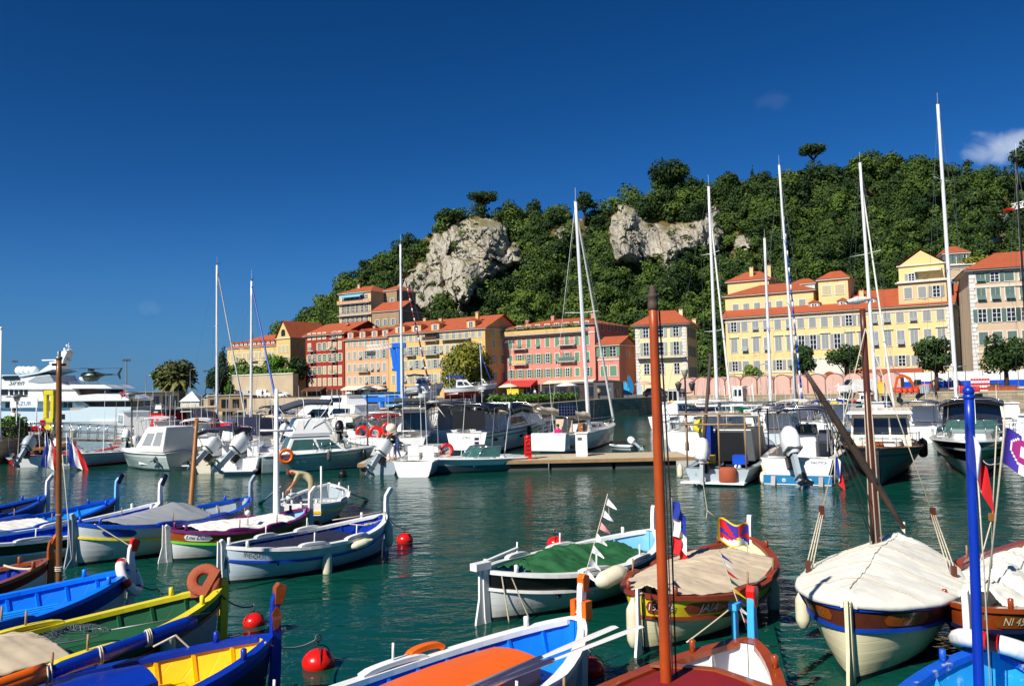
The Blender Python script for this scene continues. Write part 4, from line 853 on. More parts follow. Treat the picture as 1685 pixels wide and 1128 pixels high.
# ================= TRADITIONAL WOODEN BOATS =================
FEND = None
def lerp(a, b, t): return a+(b-a)*t
class Pointu:
    def __init__(s, name, label, bow=None, stern=None, head=None, L=5.5, Bm=1.95, zs=.78, zm=.56, zb=.92, hull='hullwhite', band=None, stripe=None, gun='white', inn='blue', floor='sky', post='white', tip=None, bow_h=.62, stern_post=.3, thwarts=(), hatch=None, cap=None, cat='rowing boat', label_post=None, bandh=.2, ribs=True, deck=None, bottom='antifoul', pins=True, bitts=True, zf=.27, rud=True, bend=1, group='wooden boats moored in the harbour'):
        Pb = onz(*bow, zb) if bow else None; Ps = onz(*stern, zs) if stern else None
        if Pb and Ps: d = Pb-Ps; s.h = math.atan2(d.y, d.x); L = math.hypot(d.x, d.y)
        else:
            s.h = R(head)
            if Ps is None: Ps = Pb-Vector((math.cos(s.h), math.sin(s.h), 0))*L
        s.L, s.B, s.zs, s.zm, s.zb = L, Bm, zs, zm, zb
        s.root = r = thing(name, label, cat, (Ps.x, Ps.y, 0), s.h, group)
        N_ = 28; s.zk = -.32
        TS = [.5-.5*math.cos(math.pi*i/N_) for i in range(N_+1)]
        def xz(t, z):  # the two posts rake outward a little
            k = (z-s.zk)/(s.sheer(t)-s.zk)
            return t*L+(t**8)*.10*(k-1)*2+((1-t)**8)*.06*(1-k)
        s.xz = xz
        # outer shell
        mb = MB()
        for sd_ in (-1, 1):
            Z = lambda t: [s.zk, -.12, .0, .07]+[lerp(.07, s.sheer(t)-bandh-.05, q) for q in (.25, .5, .75, 1)]+[s.sheer(t)-bandh, s.sheer(t)-bandh*.5, s.sheer(t)]
            rows = [[Vector((xz(t, z), sd_*s.half(t, z), z)) for z in Z(t)] for t in TS]
            mats = [bottom, bottom, bottom]+[hull]*4+[stripe or hull]+[band or hull]*2
            for k, m_ in enumerate(mats):
                mb.grid([[rw[k], rw[k+1]] for rw in rows], m_, True, sd_ > 0)
        if stripe:
            for sd_ in (-1, 1):
                mb.sweep([Vector((xz(t, s.sheer(t)-bandh), sd_*(s.half(t, s.sheer(t)-bandh)+.012), s.sheer(t)-bandh-.02)) for t in TS], .04, .05, stripe)
        mb.build('hull', r)
        # inside lining and floor
        s.zf = zf = zf if deck is None else zm-.12
        mb = MB(); top = lambda t: s.sheer(t)+.005
        for sd_ in (-1, 1):
            rows = []
            for t in TS[1:-1]:
                rw = []
                for q in (0, .3, .6, .85, 1):
                    z = lerp(top(t), zf, q); rw.append(Vector((min(max(xz(t, z), .12), L-.12), sd_*max(.005, s.half(t, max(z, .05))-.05), z)))
                rows.append(rw)
            mb.grid(rows, inn, True, sd_ < 0)
        if ribs:
            k = 15
            for i in range(1, k):
                t = i/k
                for sd_ in (-1, 1):
                    pts = [Vector((t*L, sd_*max(.01, s.half(t, max(z, .05))-.065), z)) for z in [lerp(top(t)-.02, zf, q) for q in (0, .35, .7, 1)]]
                    if s.half(t, zf) > .25: mb.sweep(pts, .045, .05, inn, side=(1, 0, 0))
        mb.build('lining', r)
        mb = MB(); rows = []
        for t in TS[2:-2]:
            w = max(.005, s.half(t, max(zf, .05))-.05); rows.append([Vector((t*L, -w, zf+.0)), Vector((t*L, 0, zf+.03)), Vector((t*L, w, zf+.0))])
        mb.grid(rows, floor, False); 
        for i in range(-3, 4):
            if deck is None: mb.sweep([(L*.16, i*.14, zf+.03), (L*.84, i*.14, zf+.03)], .10, .02, floor)
        mb.build('floor', r)
        # gunwale cap
        mb = MB()
        for sd_ in (-1, 1):
            rows = []
            for t in TS:
                z = s.sheer(t); w = s.half(t, z); x = t*L; i_ = .115 if .02 < t < .98 else .05
                rows.append([Vector((x, sd_*(w+.035), z-.035)), Vector((x, sd_*(w+.035), z+.03)), Vector((x, sd_*max(.0, w-i_), z+.035)), Vector((x, sd_*max(.0, w-i_), z-.03))])
            mb.grid(rows, gun, False, sd_ > 0)
        # short decks closing the ends
        for t0, t1 in ((0, .03), (.975, 1)):
            rr = []
            for k in range(6):
                t = lerp(t0, t1, k/5); z = s.sheer(t)+.02; w = s.half(t, z); rr.append([(t*L, -w, z), (t*L, 0, z+.02), (t*L, w, z)])
            mb.grid(rr, gun, False)
        mb.build('gunwale', r)
        # thole pads and pins
        if pins:
            for t in (.36, .62):
                for sd_ in (-1, 1):
                    m_ = MB(); pts = []
                    for k in range(9):
                        u = t+(k-4)*.018; z = s.sheer(u); pts.append(Vector((u*L, sd_*(s.half(u, z)-.03), z+.035+.045*(1-((k-4)/4)**2)**.5)))
                    m_.sweep(pts, .12, .05, gun)
                    z = s.sheer(t); m_.tube([(t*L, sd_*(s.half(t, z)-.03), z+.05), (t*L+.01, sd_*(s.half(t, z)-.03), z+.30)], .016, 'wood' if gun != 'white' else 'white', 6)
                    m_.build('thole_pin', r)
        # mooring bitts near the ends
        for t in ((.07, .91) if bitts else ()):
            for sd_ in (-1, 1):
                m_ = MB(); z = s.sheer(t); y = sd_*(s.half(t, z)-.02); m_.tube([(t*L, y, z), (t*L, y, z+.15), (t*L, y, z+.16)], [.035, .035, .02], gun, 8); m_.build('bitt', r)
        # posts
        m_ = MB(); b_ = bow_h
        pts = [(L-.10, 0, s.zk), (L+.0, 0, 0), (L+.035, 0, zb*.6), (L+.04, 0, zb+.05), (L+.03, 0, zb+b_*.45), (L+.045, 0, zb+b_*.7), (L+.045+.12*bend, 0, zb+b_*.93), (L+.045+.15*bend, 0, zb+b_)]
        m_.sweep(pts, .085, .13, post, ws=[1, 1, 1, 1, .8, .85, .9, .6]); o = m_.build('stem_post', r, bev=.012)
        if tip:
            m2 = MB(); m2.sweep([(L+.045+.02, 0, zb+b_*.62), (L+.04+.12*bend, 0, zb+b_*.93), (L+.045+.16*bend, 0, zb+b_+.01)], .1, .15, tip, ws=[.7, 1, .7]); m2.build('post_tip', o, bev=.01)
        if stern_post:
            m_ = MB(); h = stern_post
            m_.sweep([(.06, 0, s.zk), (-.02, 0, .1), (-.035, 0, zs*.6), (-.04, 0, zs+.06), (-.06, 0, zs+h*.7), (-.09, 0, zs+h)], .085, .12, post, ws=[1, 1, 1, 1, .9, .6]); m_.build('stern_post', r, bev=.012)
        if rud:
            m_ = MB(); m_.prism([(-.10, zs+.12), (-.16, zs+.14), (-.17, zs*.5), (-.25, .05), (-.30, -.3), (-.04, -.3), (-.07, .1)], -.02, .02, post); m_.build('rudder', r, bev=.006)
        for k, t in enumerate(thwarts):
            m_ = MB(); z = s.sheer(t)-.16; w = s.half(t, z)-.04; m_.box((t*L, 0, z), (.24, w*2, .04), inn if not deck else gun); m_.build('thwart', r, bev=.006)
        if hatch:
            t0, t1, w, h0, h1, m_top, m_side = hatch; m_ = MB(); z0 = zf+.02
            pl = []
            for i in range(7):
                u = i/6; t = lerp(t0, t1, u); ww = w*(1-.30*abs(2*u-1)**2.2); pl.append((t*L, ww/2, h0+(h1-h0)*u))
            rw = [[(x, -w_, z0), (x, -w_, z), (x, -w_*.5, z+.03), (x, 0, z+.04), (x, w_*.5, z+.03), (x, w_, z), (x, w_, z0)] for x, w_, z in pl]
            m_.grid([[q[0], q[1]] for q in rw], m_side, False, True); m_.grid([[q[5], q[6]] for q in rw], m_side, False, True); m_.grid([q[1:6] for q in rw], m_top, False, True)
            for q, fl in ((rw[0], 1), (rw[-1], 0)): m_.add(q, [tuple(range(7)) if fl else tuple(range(6, -1, -1))], m_side)
            o = m_.build('engine_box', r)
            m2 = MB(); rr = [[(x, -w_-.025, z-.04), (x, -w_-.025, z+.012), (x, -w_*.5, z+.042), (x, 0, z+.052), (x, w_*.5, z+.042), (x, w_+.025, z+.012), (x, w_+.025, z-.04)] for x, w_, z in pl]; m2.grid(rr, m_top, False, True); m2.build('lid', o)
        if cap: s.cover(**cap)
    def sheer(s, t):
        return s.zm+(s.zs-s.zm)*max(0, 1-2*t)**2.2+(s.zb-s.zm)*max(0, 2*t-1)**2.2
    def plan(s, t):
        u = abs(2*t-1)
        return s.B/2*max(0, 1-u**2.35)**.80
    def half(s, t, z):
        z1 = s.sheer(t); k = max(0, min(1, (z-s.zk)/(z1-s.zk))); e = .42+.35*abs(2*t-1)**2
        return max(.012, s.plan(t)*k**e)
    def P(s, t, y, z): return Vector((t*s.L, y, z))
    def W(s, t, y, z):
        return s.root.location+Rz(s.h) @ Vector((t*s.L, y, z))
    def gunP(s, t, sd_, dz=.04): z = s.sheer(t); return s.W(t, sd_*s.half(t, z), z+dz)
    def t_at(s, a):
        if not hasattr(s, 'arc'):
            ts = np.concatenate([np.linspace(0, .02, 40)[:-1], np.linspace(.02, 1, 200)]); P = [(t*s.L, s.half(t, s.sheer(t)-.12)) for t in ts]
            s.arc = (np.concatenate([[0], np.cumsum([math.dist(P[i], P[i+1]) for i in range(len(P)-1)])]), ts)
        return float(np.interp(a, *s.arc))
    def text(s, st, size, m, a, side=-1, dz=-.11, shear=0, off=.02):
        def fn(x, y):
            tt = s.t_at(a+x*(1 if side < 0 else -1)); z = s.sheer(tt)+dz+y
            return Vector((s.xz(tt, z), side*(s.half(tt, z)+off), z))
        return lettering(st, size, m, fn, s.root, shear)
    def plate(s, m, t0, t1, h, side=-1, dz=-.11, off=.012, parent=None, name='name_board'):
        mb = MB(); rows = []; K = 12
        for i in range(K+1):
            u = i/K; t = s.t_at(lerp(t0, t1, u)); q = math.sqrt(max(0, 1-abs(2*u-1)**6)); r_ = []
            for v in (-1, 0, 1): z = s.sheer(t)+dz+v*h/2*q; r_.append(Vector((s.xz(t, z), side*(s.half(t, z)+off), z)))
            rows.append(r_)
        mb.grid(rows, m, False, side > 0); return mb.build(name, parent or s.root)
    def cover(s, t0, t1, ridge, mat, drop=.06, inset=0, name='cover', label='x', seed=1, peak=None, wr=.02, base=0, group=None):
        """sheet laid over the boat, its own thing"""
        mb = MB(); rows = []; K = 64; J = 34; rg = Vector((seed*3.1, seed*1.7, 0))
        for i in range(K+1):
            t = lerp(t0, t1, i/K); z = s.sheer(t)+.05+base; w = max(.03, s.half(t, s.sheer(t))-inset+(.05 if not inset else 0)); r_ = []
            rh = ridge*(math.sin(math.pi*min(1, max(0, (i/K)*.9+.05)))**.6) if peak is None else ridge*(1-abs(i/K-peak)*(1.15 if peak > .7 else 1))
            for j in range(J+1):
                v = 2*j/J-1; y = v*w
                n1 = noise.noise(Vector((t*s.L*1.6, v*1.2, 0))+rg); n2 = noise.noise(Vector((t*s.L*5, v*3.5, 1))+rg); n3 = noise.noise(Vector((t*s.L*3+v*4, v*9, 4))+rg)
                n4 = abs(noise.noise(Vector((t*s.L*4.5+v*1.1, v*.9, 7))+rg)); n5 = abs(noise.noise(Vector((t*s.L*1.1+v*6, v*7, 2))+rg))
                zz = z+rh*(1-abs(v)**1.25)+wr*(n1*1.6+n2*.8+abs(n3)*.8-n4*2.2-n5*1.3+.8)*(1-.6*abs(v))
                r_.append(Vector((t*s.L, y, zz)))
            if drop:
                dd = drop*(1+.5*noise.noise(Vector((t*s.L*2.2, 5, 0))+rg))
                r_ = [Vector((t*s.L, -w-.02, z-dd))]+r_+[Vector((t*s.L, w+.02, z-dd))]
            rows.append(r_)
        if drop: rows = [[Vector((p.x-.03, p.y, r0[0].z)) for p in r0] for r0 in rows[:1]]+rows+[[Vector((p.x+.03, p.y, r0[0].z)) for p in r0] for r0 in rows[-1:]]
        mb.grid(rows, mat, True, True)
        o = mb.build('boat_cover')
        m2 = MB(); c_ = len(rows[0])//2
        for f in () if not drop else (.2, .4, .6, .8): r0 = rows[int(f*(len(rows)-1))]; m2.tube([p+Vector((0, 0, .010)) for p in (r0[1:-1] if drop else r0)], .006, 'rope', 4)
        if drop: m2.tube([r0[c_]+Vector((0, 0, .010)) for r0 in rows[2:-2]], .006, 'rope', 4); m2.build('seam', o)
        o.location = s.root.location; o.rotation_euler.z = s.h; md = o.modifiers.new('thick', 'SOLIDIFY'); md.thickness = .008
        return tag(o, label, 'cover', group)
def fender(p, lean=0, r=.11, l=.55, label='white fender', group='fenders hung from the boats', mat='fender', top=None):
    mb = MB(); mb.lathe([(.02, -l/2-.03), (r*.6, -l/2), (r*.95, -l/2+.09), (r, -l/4), (r, l/4), (r*.95, l/2-.09), (r*.55, l/2), (.035, l/2+.04), (.03, l/2+.07)], mat, 14)
    if top is not None: mb.tube([(0, 0, l/2+.05), (top.x-p.x, top.y-p.y, top.z-p.z)], .010, 'rope', 5)
    o = single(mb, 'fender', label, 'fender', p, 0, group); 
    if lean: o.rotation_euler = (0, lean, .5)
    return o
def buoy(px, py, r, label, boatp=None, rmat='rope'):
    c = onz(px, py+ r*F/max(4, onz(px, py).y)*.55, 0); root = thing('mooring_buoy', label, 'buoy', (c.x, c.y, 0), random.uniform(0, 6), 'red mooring buoys')
    mb = MB(); mb.ball((0, 0, r*.26), (r*1.05, r*1.05, r*.86), 'buoyred', 28, 16); mb.ring((0, 0, r*.30), r*1.0, r*.03, 'buoyred', 28, 6); b = mb.build('float', root)
    mb = MB(); mb.tube([(0, 0, r*1.25), (0, 0, r*1.55)], r*.06, 'black', 6); mb.ring((0, 0, r*1.8), r*.24, r*.045, 'steel', 16, 6, Rx(R(90))); mb.build('ring', root)
    mb = MB()
    for k in range(3):
        a = k*2.1; mb.tube([(r*1.02*math.sin(t)*math.cos(a), r*1.02*math.sin(t)*math.sin(a), r*.38+r*.95*math.cos(t)) for t in (0, .4, .8, 1.2, 1.6)], r*.035, 'ropedark', 5)
    mb.build('harness', root)
    top = Vector((c.x, c.y, r*1.8))
    if boatp is not None: single(rope([boatp, top], .012, rmat, .10), 'mooring_rope', 'rope to the '+label.replace('mooring ', ''), 'rope', group='mooring ropes')
    return top
def mast_of(b, t, top, r0, r1, mat, label=None, y=0, z0=.1, n=14):
    """mast standing in boat b, its top given as a point in the world"""
    A = Vector((t*b.L, y, z0)); B_ = local(b.root, top); mb = MB(); K = 10
    mb.tube([A.lerp(B_, k/K) for k in range(K+1)], [lerp(r0, r1, (k/K)**1.4) for k in range(K+1)], mat, n); return mb.build('mast', b.root), A, B_
def coil(mb, c, R_, r, m, turns=4, ax=None):
    pts = []
    for i in range(turns*14):
        a = i/14*2*math.pi; q = R_*(1+.08*math.sin(i*.7)); pts.append(Vector((q*math.cos(a), q*math.sin(a), r*1.2*i/14+.01*math.sin(i*1.3))))
    X = T(c) @ (ax or Matrix.Identity(4)); mb.tube([X @ p for p in pts], r, m, 5)
def oar(A, B_, label, mat='white', w=.075):
    A, B_ = Vector(A), Vector(B_); d = (B_-A); mb = MB(); mb.tube([A, A.lerp(B_, .12), A.lerp(B_, .72)], [.02, .034, .030], mat, 8)
    sd_ = d.cross(Vector((0, 0, 1))).normalized(); q = A.lerp(B_, .70); e = B_
    u = Vector((0, 0, 1))
    ws = [.025, w, w*1.1, w]; ps = [q, q.lerp(e, .3), q.lerp(e, .7), e]
    rows = [[p-sd_*w_, p+u*.012, p+sd_*w_] for p, w_ in zip(ps, ws)]; mb.grid(rows, mat, False); rows = [[p-sd_*w_, p-u*.012, p+sd_*w_] for p, w_ in zip(ps, ws)]; mb.grid(rows, mat, False, True)
    return single(mb, 'oar', label, 'oar')
def pennants(a, b, cols, label, size=.26, sag=.05, seed=1):
    rg = random.Random(seed); root = thing('pennant_string', label, 'bunting', a); A, B_ = Vector((0, 0, 0)), Vector(b)-Vector(a); mb = MB(); pt = lambda t: A.lerp(B_, t)-Vector((0, 0, sag*4*t*(1-t)))
    mb.tube([pt(i/16) for i in range(17)], .007, 'rope', 5); mb.build('cord', root); k = len(cols)
    for i, c in enumerate(cols):
        t0 = (i+.25)/k; p = pt(t0); q = pt(min(1, t0+.62/k)); m_ = MB(); w = Vector((.80, -.25, -.55)).normalized()*size*1.05
        rows = [[p.lerp(q, lerp(v, .7, u*.85))+w*u+Vector((0, .03*math.sin(u*6+i), 0)) for u in (0, .25, .5, .75, 1)] for v in (0, .25, .5, .75, 1)]
        m_.grid(rows, c, True); m_.build('pennant', root)
    return root
def flag(px0, stripes, label, P, w, h, droop=.5, dirv=(1, 0, 0), name='flag', pole=None, vert=True):
    """cloth hanging from P (top of the hoist), stripes from hoist to fly"""
    root = thing(name, label, 'flag', P); d = Vector(dirv).normalized(); K = 18; mbs = MB(); n_ = len(stripes)
    def pt(u, v): return d*(w*u*(1-droop*.55))+Vector((0, 0, -h*v-droop*w*u*(.75+.2*u)))+Vector((-d.y, d.x, 0))*(.10*w*math.sin(u*9+v*2.2)*(.3+u)*(1+droop))
    for s_, c in enumerate(stripes):
        u0, u1 = s_/n_, (s_+1)/n_
        mbs.grid([[pt(lerp(u0, u1, i/6), j/8) for j in range(9)] for i in range(7)], c, True)
    mbs.build('cloth', root)
    if pole: m_ = MB(); m_.tube([Vector(pole[0])-root.location, Vector(pole[1])-root.location], pole[2], pole[3], 8); m_.build('staff', root)
    return root, pt
G_ = 'wooden boats moored in the harbour'
# ---- left group, far to near ----
b1 = Pointu('wooden_boat', 'dark blue wooden boat with pale seats, farthest of the boats at the left edge', bow=(76, 815), head=60, L=5.2, hull='bluehull', gun='blue', inn='navy', floor='hullwhite', hatch=(.25, .62, .9, .45, .5, 'white', 'paleblue'), thwarts=(.72,), bow_h=.60)
b2 = Pointu('wooden_boat', 'bright blue wooden boat with a white canvas amidships and navy hull', bow=(190, 820), head=56, L=6.0, Bm=2.1, hull='navy', gun='blue', inn='sky', floor='aqua', thwarts=(.8,), bow_h=.68, post='paleblue', tip='navy')
b2.cover(.14, .66, .14, 'sail', 0, .16, label='crumpled white sailcloth laid in the bright blue boat', seed=2, wr=.03, base=-.06)
b3 = Pointu('wooden_boat', 'white gunwaled boat with cobalt blue inside and black top band', bow=(262, 827), head=58, L=5.9, hull='hullwhite', band='blackhull', stripe='paleblue', gun='white', inn='blue', floor='azure', thwarts=(.55, .78), bow_h=.75, tip='navy', bandh=.26)
b4 = Pointu('wooden_boat', 'white wooden boat with blue gunwale, yellow stripe and thin varnished mast', bow=(411, 818), stern=(124, 862), Bm=2.2, zs=.95, zm=.72, zb=.95, hull='hullwhite', band='hullwhite', stripe='lemon', gun='blue', inn='palegrey', floor='white', hatch=(.62, .84, 1.15, .5, .58, 'azure', 'white'), bow_h=.6, stern_post=.25, bandh=.28, post='palegrey')
b4.cover(.16, .60, .36, 'greytarp', .0, .02, peak=.78, label='grey tarpaulin stretched like a tent over the stern of a boat', seed=3, wr=.012)
b4.plate('bluehull', .55, 1.3, .17, dz=-.15, name='name_board')
mb = MB()
for q in range(14):
    t = .33+q*.022; z = b4.sheer(t)-.285; mb.box((t*b4.L, -b4.half(t, z)-.03, z), (.05, .01, .018), 'white')
mb.build('mooring_chafe', b4.root)
mast_of(b4, .60, at(324, 688, 22.5), .075, .05, 'masttan')
b5 = Pointu('wooden_boat', 'white wooden boat with purple gunwale, orange band and white mast', bow=(509, 836), stern=(279, 872), Bm=1.9, zs=.72, zm=.60, zb=.82, hull='hullwhite', band='varnish', stripe='limegreen', gun='purple', inn='paleblue', floor='paleblue', bow_h=.55, stern_post=.12, bandh=.24, post='sail', tip=None)
b5.plate('white', .35, 1.0, .16, dz=-.12); b5.text('Lou Dalou', .135, 'navy', .675, -1, -.12, .35, .02)
b5.cover(.14, .80, .09, 'sail', 0, .05, label='white sail bundled on the deck of the purple edged boat', seed=5, wr=.035)
mast_of(b5, .74, at(455, 640, 22.4), .085, .05, 'white')
mb = MB(); a_, c_ = local(b5.root, at(428, 708, 21.2)), local(b5.root, at(482, 708, 21.6)); mb.tube([a_, c_], .028, 'white', 6); mb.build('spreader', b5.root)
mb = MB(); mb.ball((.46*b5.L, -.55, b5.sheer(.46)+.38), .07, 'sail', 12, 8); mb.tube([(.46*b5.L, -.55, b5.sheer(.46)), (.46*b5.L, -.55, b5.sheer(.46)+.34)], .012, 'steel', 6); mb.build('deck_lamp', b5.root)
b6 = Pointu('wooden_boat', 'white wooden boat with cobalt inside, navy canvas and thin blue waist line', bow=(634, 846), stern=(370, 900), Bm=1.95, zs=.74, zm=.60, zb=.86, hull='bluegreyhull', band='bluegreyhull', stripe='bluehull', gun='white', inn='cobalt', floor='azure', bow_h=.62, stern_post=.16, bandh=.24, thwarts=(.70,), tip=None)
b6.cover(.14, .74, .02, 'navycloth', 0, .10, label='flat navy canvas lying inside the white boat with blue waist line', seed=6, wr=.012, base=-.13)
b6.text('PEQUI', .14, 'charcoal', .55, -1, -.12, .0, .02)
mb = MB(); z = .33; t = .20; y = -b6.half(t, z)-.01; mb.ring((t*b6.L, y, z), .045, .014, 'white', 16, 6, Rx(R(90))); mb.ball((t*b6.L, y+.01, z), (.04, .012, .04), 'black'); mb.build('exhaust', b6.root)
mb = MB(); mb.prism([(-.06*1, .33), (-.02, .5), (.02, .33), (0, .22), (-.05, .22)], -.06, -.045, 'slate', T(0, 0, .1)); mb.build('cleat', b6.root)
mb = MB(); mb.tube([b6.root.location*0+Vector((b6.L*.72, .5, b6.sheer(.72)+.2)), Vector((b6.L*.85, .35, b6.sheer(.85)+.14)), Vector((b6.L*.97, 0, b6.sheer(.97)+.12))], .012, 'rope', 5)
mb.tube([(b6.L*.99, -.02, b6.zb+.08), (b6.L*.93, -.25, b6.zb-.06), (b6.L*.84, -.1, b6.zb-.16), (b6.L*.8, .3, b6.zb-.14)], .012, 'rope', 5)
for q in (.84, .87, .9): coil(mb, (b6.L*q, -.12, b6.zb-.14), .05, .010, 'rope', 2)
single(mb, 'coiled_rope', 'pale rope knotted along the bow of the white boat with cobalt inside', 'rope', b6.root.location, b6.h)
b7 = Pointu('wooden_boat', 'small white rowing boat with yellow stripe carrying a standing man', bow=(541, 796), stern=(497, 832), Bm=1.9, zs=.7, zm=.58, zb=.75, hull='hullwhite', band='hullwhite', stripe='lemon', gun='white', inn='palegrey', floor='white', bow_h=.0, bend=0, stern_post=0, thwarts=(.45, .7), group='wooden boats moored in the harbour')
mb = MB(); mb.box((.12, .0, .58), (.05, 1.0, .34), 'white'); mb.box((.09, 0, .50), (.03, 1.02, .07), 'yellow'); mb.build('transom_board', b7.root)
mb = MB(); mb.tube([(.55*b7.L, -.1, .2), (.55*b7.L, -.1, 1.55)], .03, 'white', 6); mb.build('post', b7.root)
b8 = Pointu('wooden_boat', 'small varnished wooden boat with bright blue inside at the left edge', bow=(80, 920), head=48, L=4.2, Bm=1.7, zb=.80, hull='white', band='darkred', gun='varnish', inn='cobalt', floor='cobalt', post='varnish', tip='orange', bow_h=.42, thwarts=(.7,), ribs=True)
single(rope([b8.gunP(.86, 1, .05), b8.gunP(.9, -1, .05)], .022, 'rope', .03), 'coiled_rope', 'thick white rope tied across the bow of the small varnished boat', 'rope')
b9 = Pointu('wooden_boat', 'bright blue open boat with tall thick brown mast and white posted bow', bow=(212, 938), head=50, L=5.9, Bm=2.1, zb=.9, zm=.62, hull='hullwhite', band='bluehull', gun='azure', inn='azure', floor='sky', post='white', tip='buoyred', bow_h=.5, bandh=.3, thwarts=(.58,), bend=.5, zf=.45, hatch=(.50, .60, 1.5, .58, .60, 'azure', 'blue'))
b9.cover(.10, .44, .04, 'navycloth', 0, .12, label='dark navy canvas over the stern of the bright blue boat', seed=9, wr=.02, base=-.06)
b10 = Pointu('wooden_boat', 'green wooden boat with bright yellow gunwale and red bottom band', bow=(364, 966), head=51, L=6.3, Bm=2.0, zb=.88, zm=.60, hull='palegrey', band='green', stripe='brickred', gun='lemon', inn='green', floor='green', post='lemon', bow_h=.14, bend=.0, deck='green', bandh=.22)
b11 = Pointu('wooden_boat', 'cobalt blue boat with egg yolk yellow inside and blue engine box', bow=(448, 1046), head=39, L=5.8, Bm=2.05, zb=.88, zm=.62, hull='navy', band='cobalt', gun='cobalt', inn='yellow', floor='yellow', post='cobalt', tip='varnish', bow_h=.60, bend=.5, zf=.42, hatch=(.28, .755, .98, .68, .76, 'cobalt', 'brickred'), bandh=.16)
m_ = MB(); m_.prism([(-.03, -.14), (.03, -.12), (.07, -.02), (.05, .1), (.0, .14), (-.05, .06)], -.05, .05, 'varnish', T(b11.L+.03, 0, b11.zb+.22)); m_.build('carved_ornament', b11.root)
# ---- right group ----
b12 = Pointu('wooden_boat', 'white boat with azure inside and large orange engine box in the foreground', bow=(955, 1016), head=47, L=5.9, Bm=2.05, zb=.90, zm=.62, hull='hullwhite', band='white', gun='white', inn='azure', floor='sky', post='white', tip='orange', bow_h=.52, bend=.35, zf=.46, hatch=(.36, .80, 1.0, .66, .74, 'orange', 'orange'), bandh=.16)
for sd_ in (-1, 1):
    m_ = MB(); m_.box((b12.L+.02, sd_*.09, b12.zb+.10), (.14, .07, .24), 'orange'); m_.build('fairlead', b12.root, bev=.01)
m_ = MB(); pts = []
for k in range(9):
    u = .70+(k-4)*.010; z = b12.sheer(u); pts.append(Vector((u*b12.L, b12.half(u, z)+.03, z+.05+.07*(1-((k-4)/4)**2)**.5)))
m_.sweep(pts, .10, .07, 'orange'); m_.build('rowlock_pad', b12.root, bev=.01)
b13 = Pointu('wooden_boat', 'grey white boat with pale blue inside under a green tarpaulin', bow=(1074, 872), stern=(800, 940), Bm=2.05, zs=.82, zm=.64, zb=.86, hull='hullwhite', band='black', stripe='white', gun='white', inn='paleblue', floor='paleblue', post='white', bow_h=.50, stern_post=.12, bandh=.26, thwarts=(.84,), bend=.2)
b13.cover(.16, .76, .26, 'tarpgreen', 0, .14, label='rumpled green tarpaulin heaped in the pale blue boat', seed=13, wr=.07, base=-.08)
mb = MB(); t, z = .22, .36; mb.ring((t*b13.L, -b13.half(t, z)-.01, z), .05, .016, 'slate', 16, 6, Rx(R(90))); mb.ball((t*b13.L, -b13.half(t, z)+.0, z), (.045, .012, .045), 'black'); mb.build('exhaust', b13.root)
mb = MB(); mb.box((-.12, .0, .93), (.34, .16, .12), 'white'); mb.sweep([(-.25, 0, .95), (.9, .15, 1.05)], .06, .05, 'white'); mb.build('tiller', b13.root, bev=.01)
b14 = Pointu('wooden_boat', 'cream hulled boat named JAJA with red gunwale and yellow band', bow=(1233, 884), stern=(1056, 980), Bm=2.1, zs=.80, zm=.62, zb=.90, hull='cream', band='lemon', stripe='brickred', gun='brickred', inn='cream', floor='offwhite', post='white', tip=None, bow_h=.42, stern_post=.0, bandh=.28, bend=.2)
b14.cover(.05, .80, .22, 'canvas', 0, .06, label='beige canvas stretched over the boat named JAJA', seed=14, wr=.035, base=-.0)
b14.plate('brickred', .62, 1.52, .17, dz=-.15); b14.text('JAJA', .19, 'palegrey', 1.07, -1, -.15, .1, .024); b14.plate('brickred', .03, .44, .19, dz=-.15); b14.text('153618', .14, 'white', .235, -1, -.15, .15, .03)
m_ = MB(); 
for tt_ in (b14.t_at(.74), b14.t_at(1.40)):
    z = b14.sheer(tt_)-.15; y = -(b14.half(tt_, z)+.028)
    for sg in (-1, 1): m_.add([(tt_*b14.L, y, z-.02), (tt_*b14.L+sg*.10, y, z+.03), (tt_*b14.L+sg*.05, y, z+.035)], [(0, 1, 2), (2, 1, 0)], 'palegrey')
m_.build('gull_emblem', b14.root)
mb = MB()
for i in range(22):
    t = .03+i*.022; z = b14.sheer(t)
    mb.grid([[Vector(((t+q*.022)*b14.L, b14.half(t, z)+.05+.015*math.sin(i*2+q*3), z+.05-.24*v)) for v in (0, .5, 1)] for q in (0, .5, 1)], 'canvas', True)
b15 = Pointu('wooden_boat', 'varnished red brown boat with white inside and dark red hatch cloth', bow=(1237, 1052), head=52, L=6.0, Bm=2.15, zb=.92, zm=.64, hull='hullwhite', band='redwood', gun='redwood', inn='white', floor='white', post='aqua', tip='buoyred', bow_h=.58, bend=.15, zf=.36, hatch=(.24, .84, 1.35, .72, .80, 'darkred', 'darkred'), bandh=.2)
m_ = MB(); m_.box((b15.L-.05, .17, b15.zb+.14), (.10, .05, .40), 'aqua'); m_.box((b15.L-.05, .17, b15.zb+.36), (.14, .10, .08), 'aqua'); m_.build('bow_fitting', b15.root, bev=.01)
m_ = MB(); m_.sweep([(b15.L*.82, -b15.half(.82, 1)*.9, b15.sheer(.82)+.07), (b15.L*.84, 0, b15.sheer(.84)+.09), (b15.L*.82, b15.half(.82, 1)*.9, b15.sheer(.82)+.07)], .10, .03, 'varnish', side=(1, 0, 0)); m_.build('thwart', b15.root)
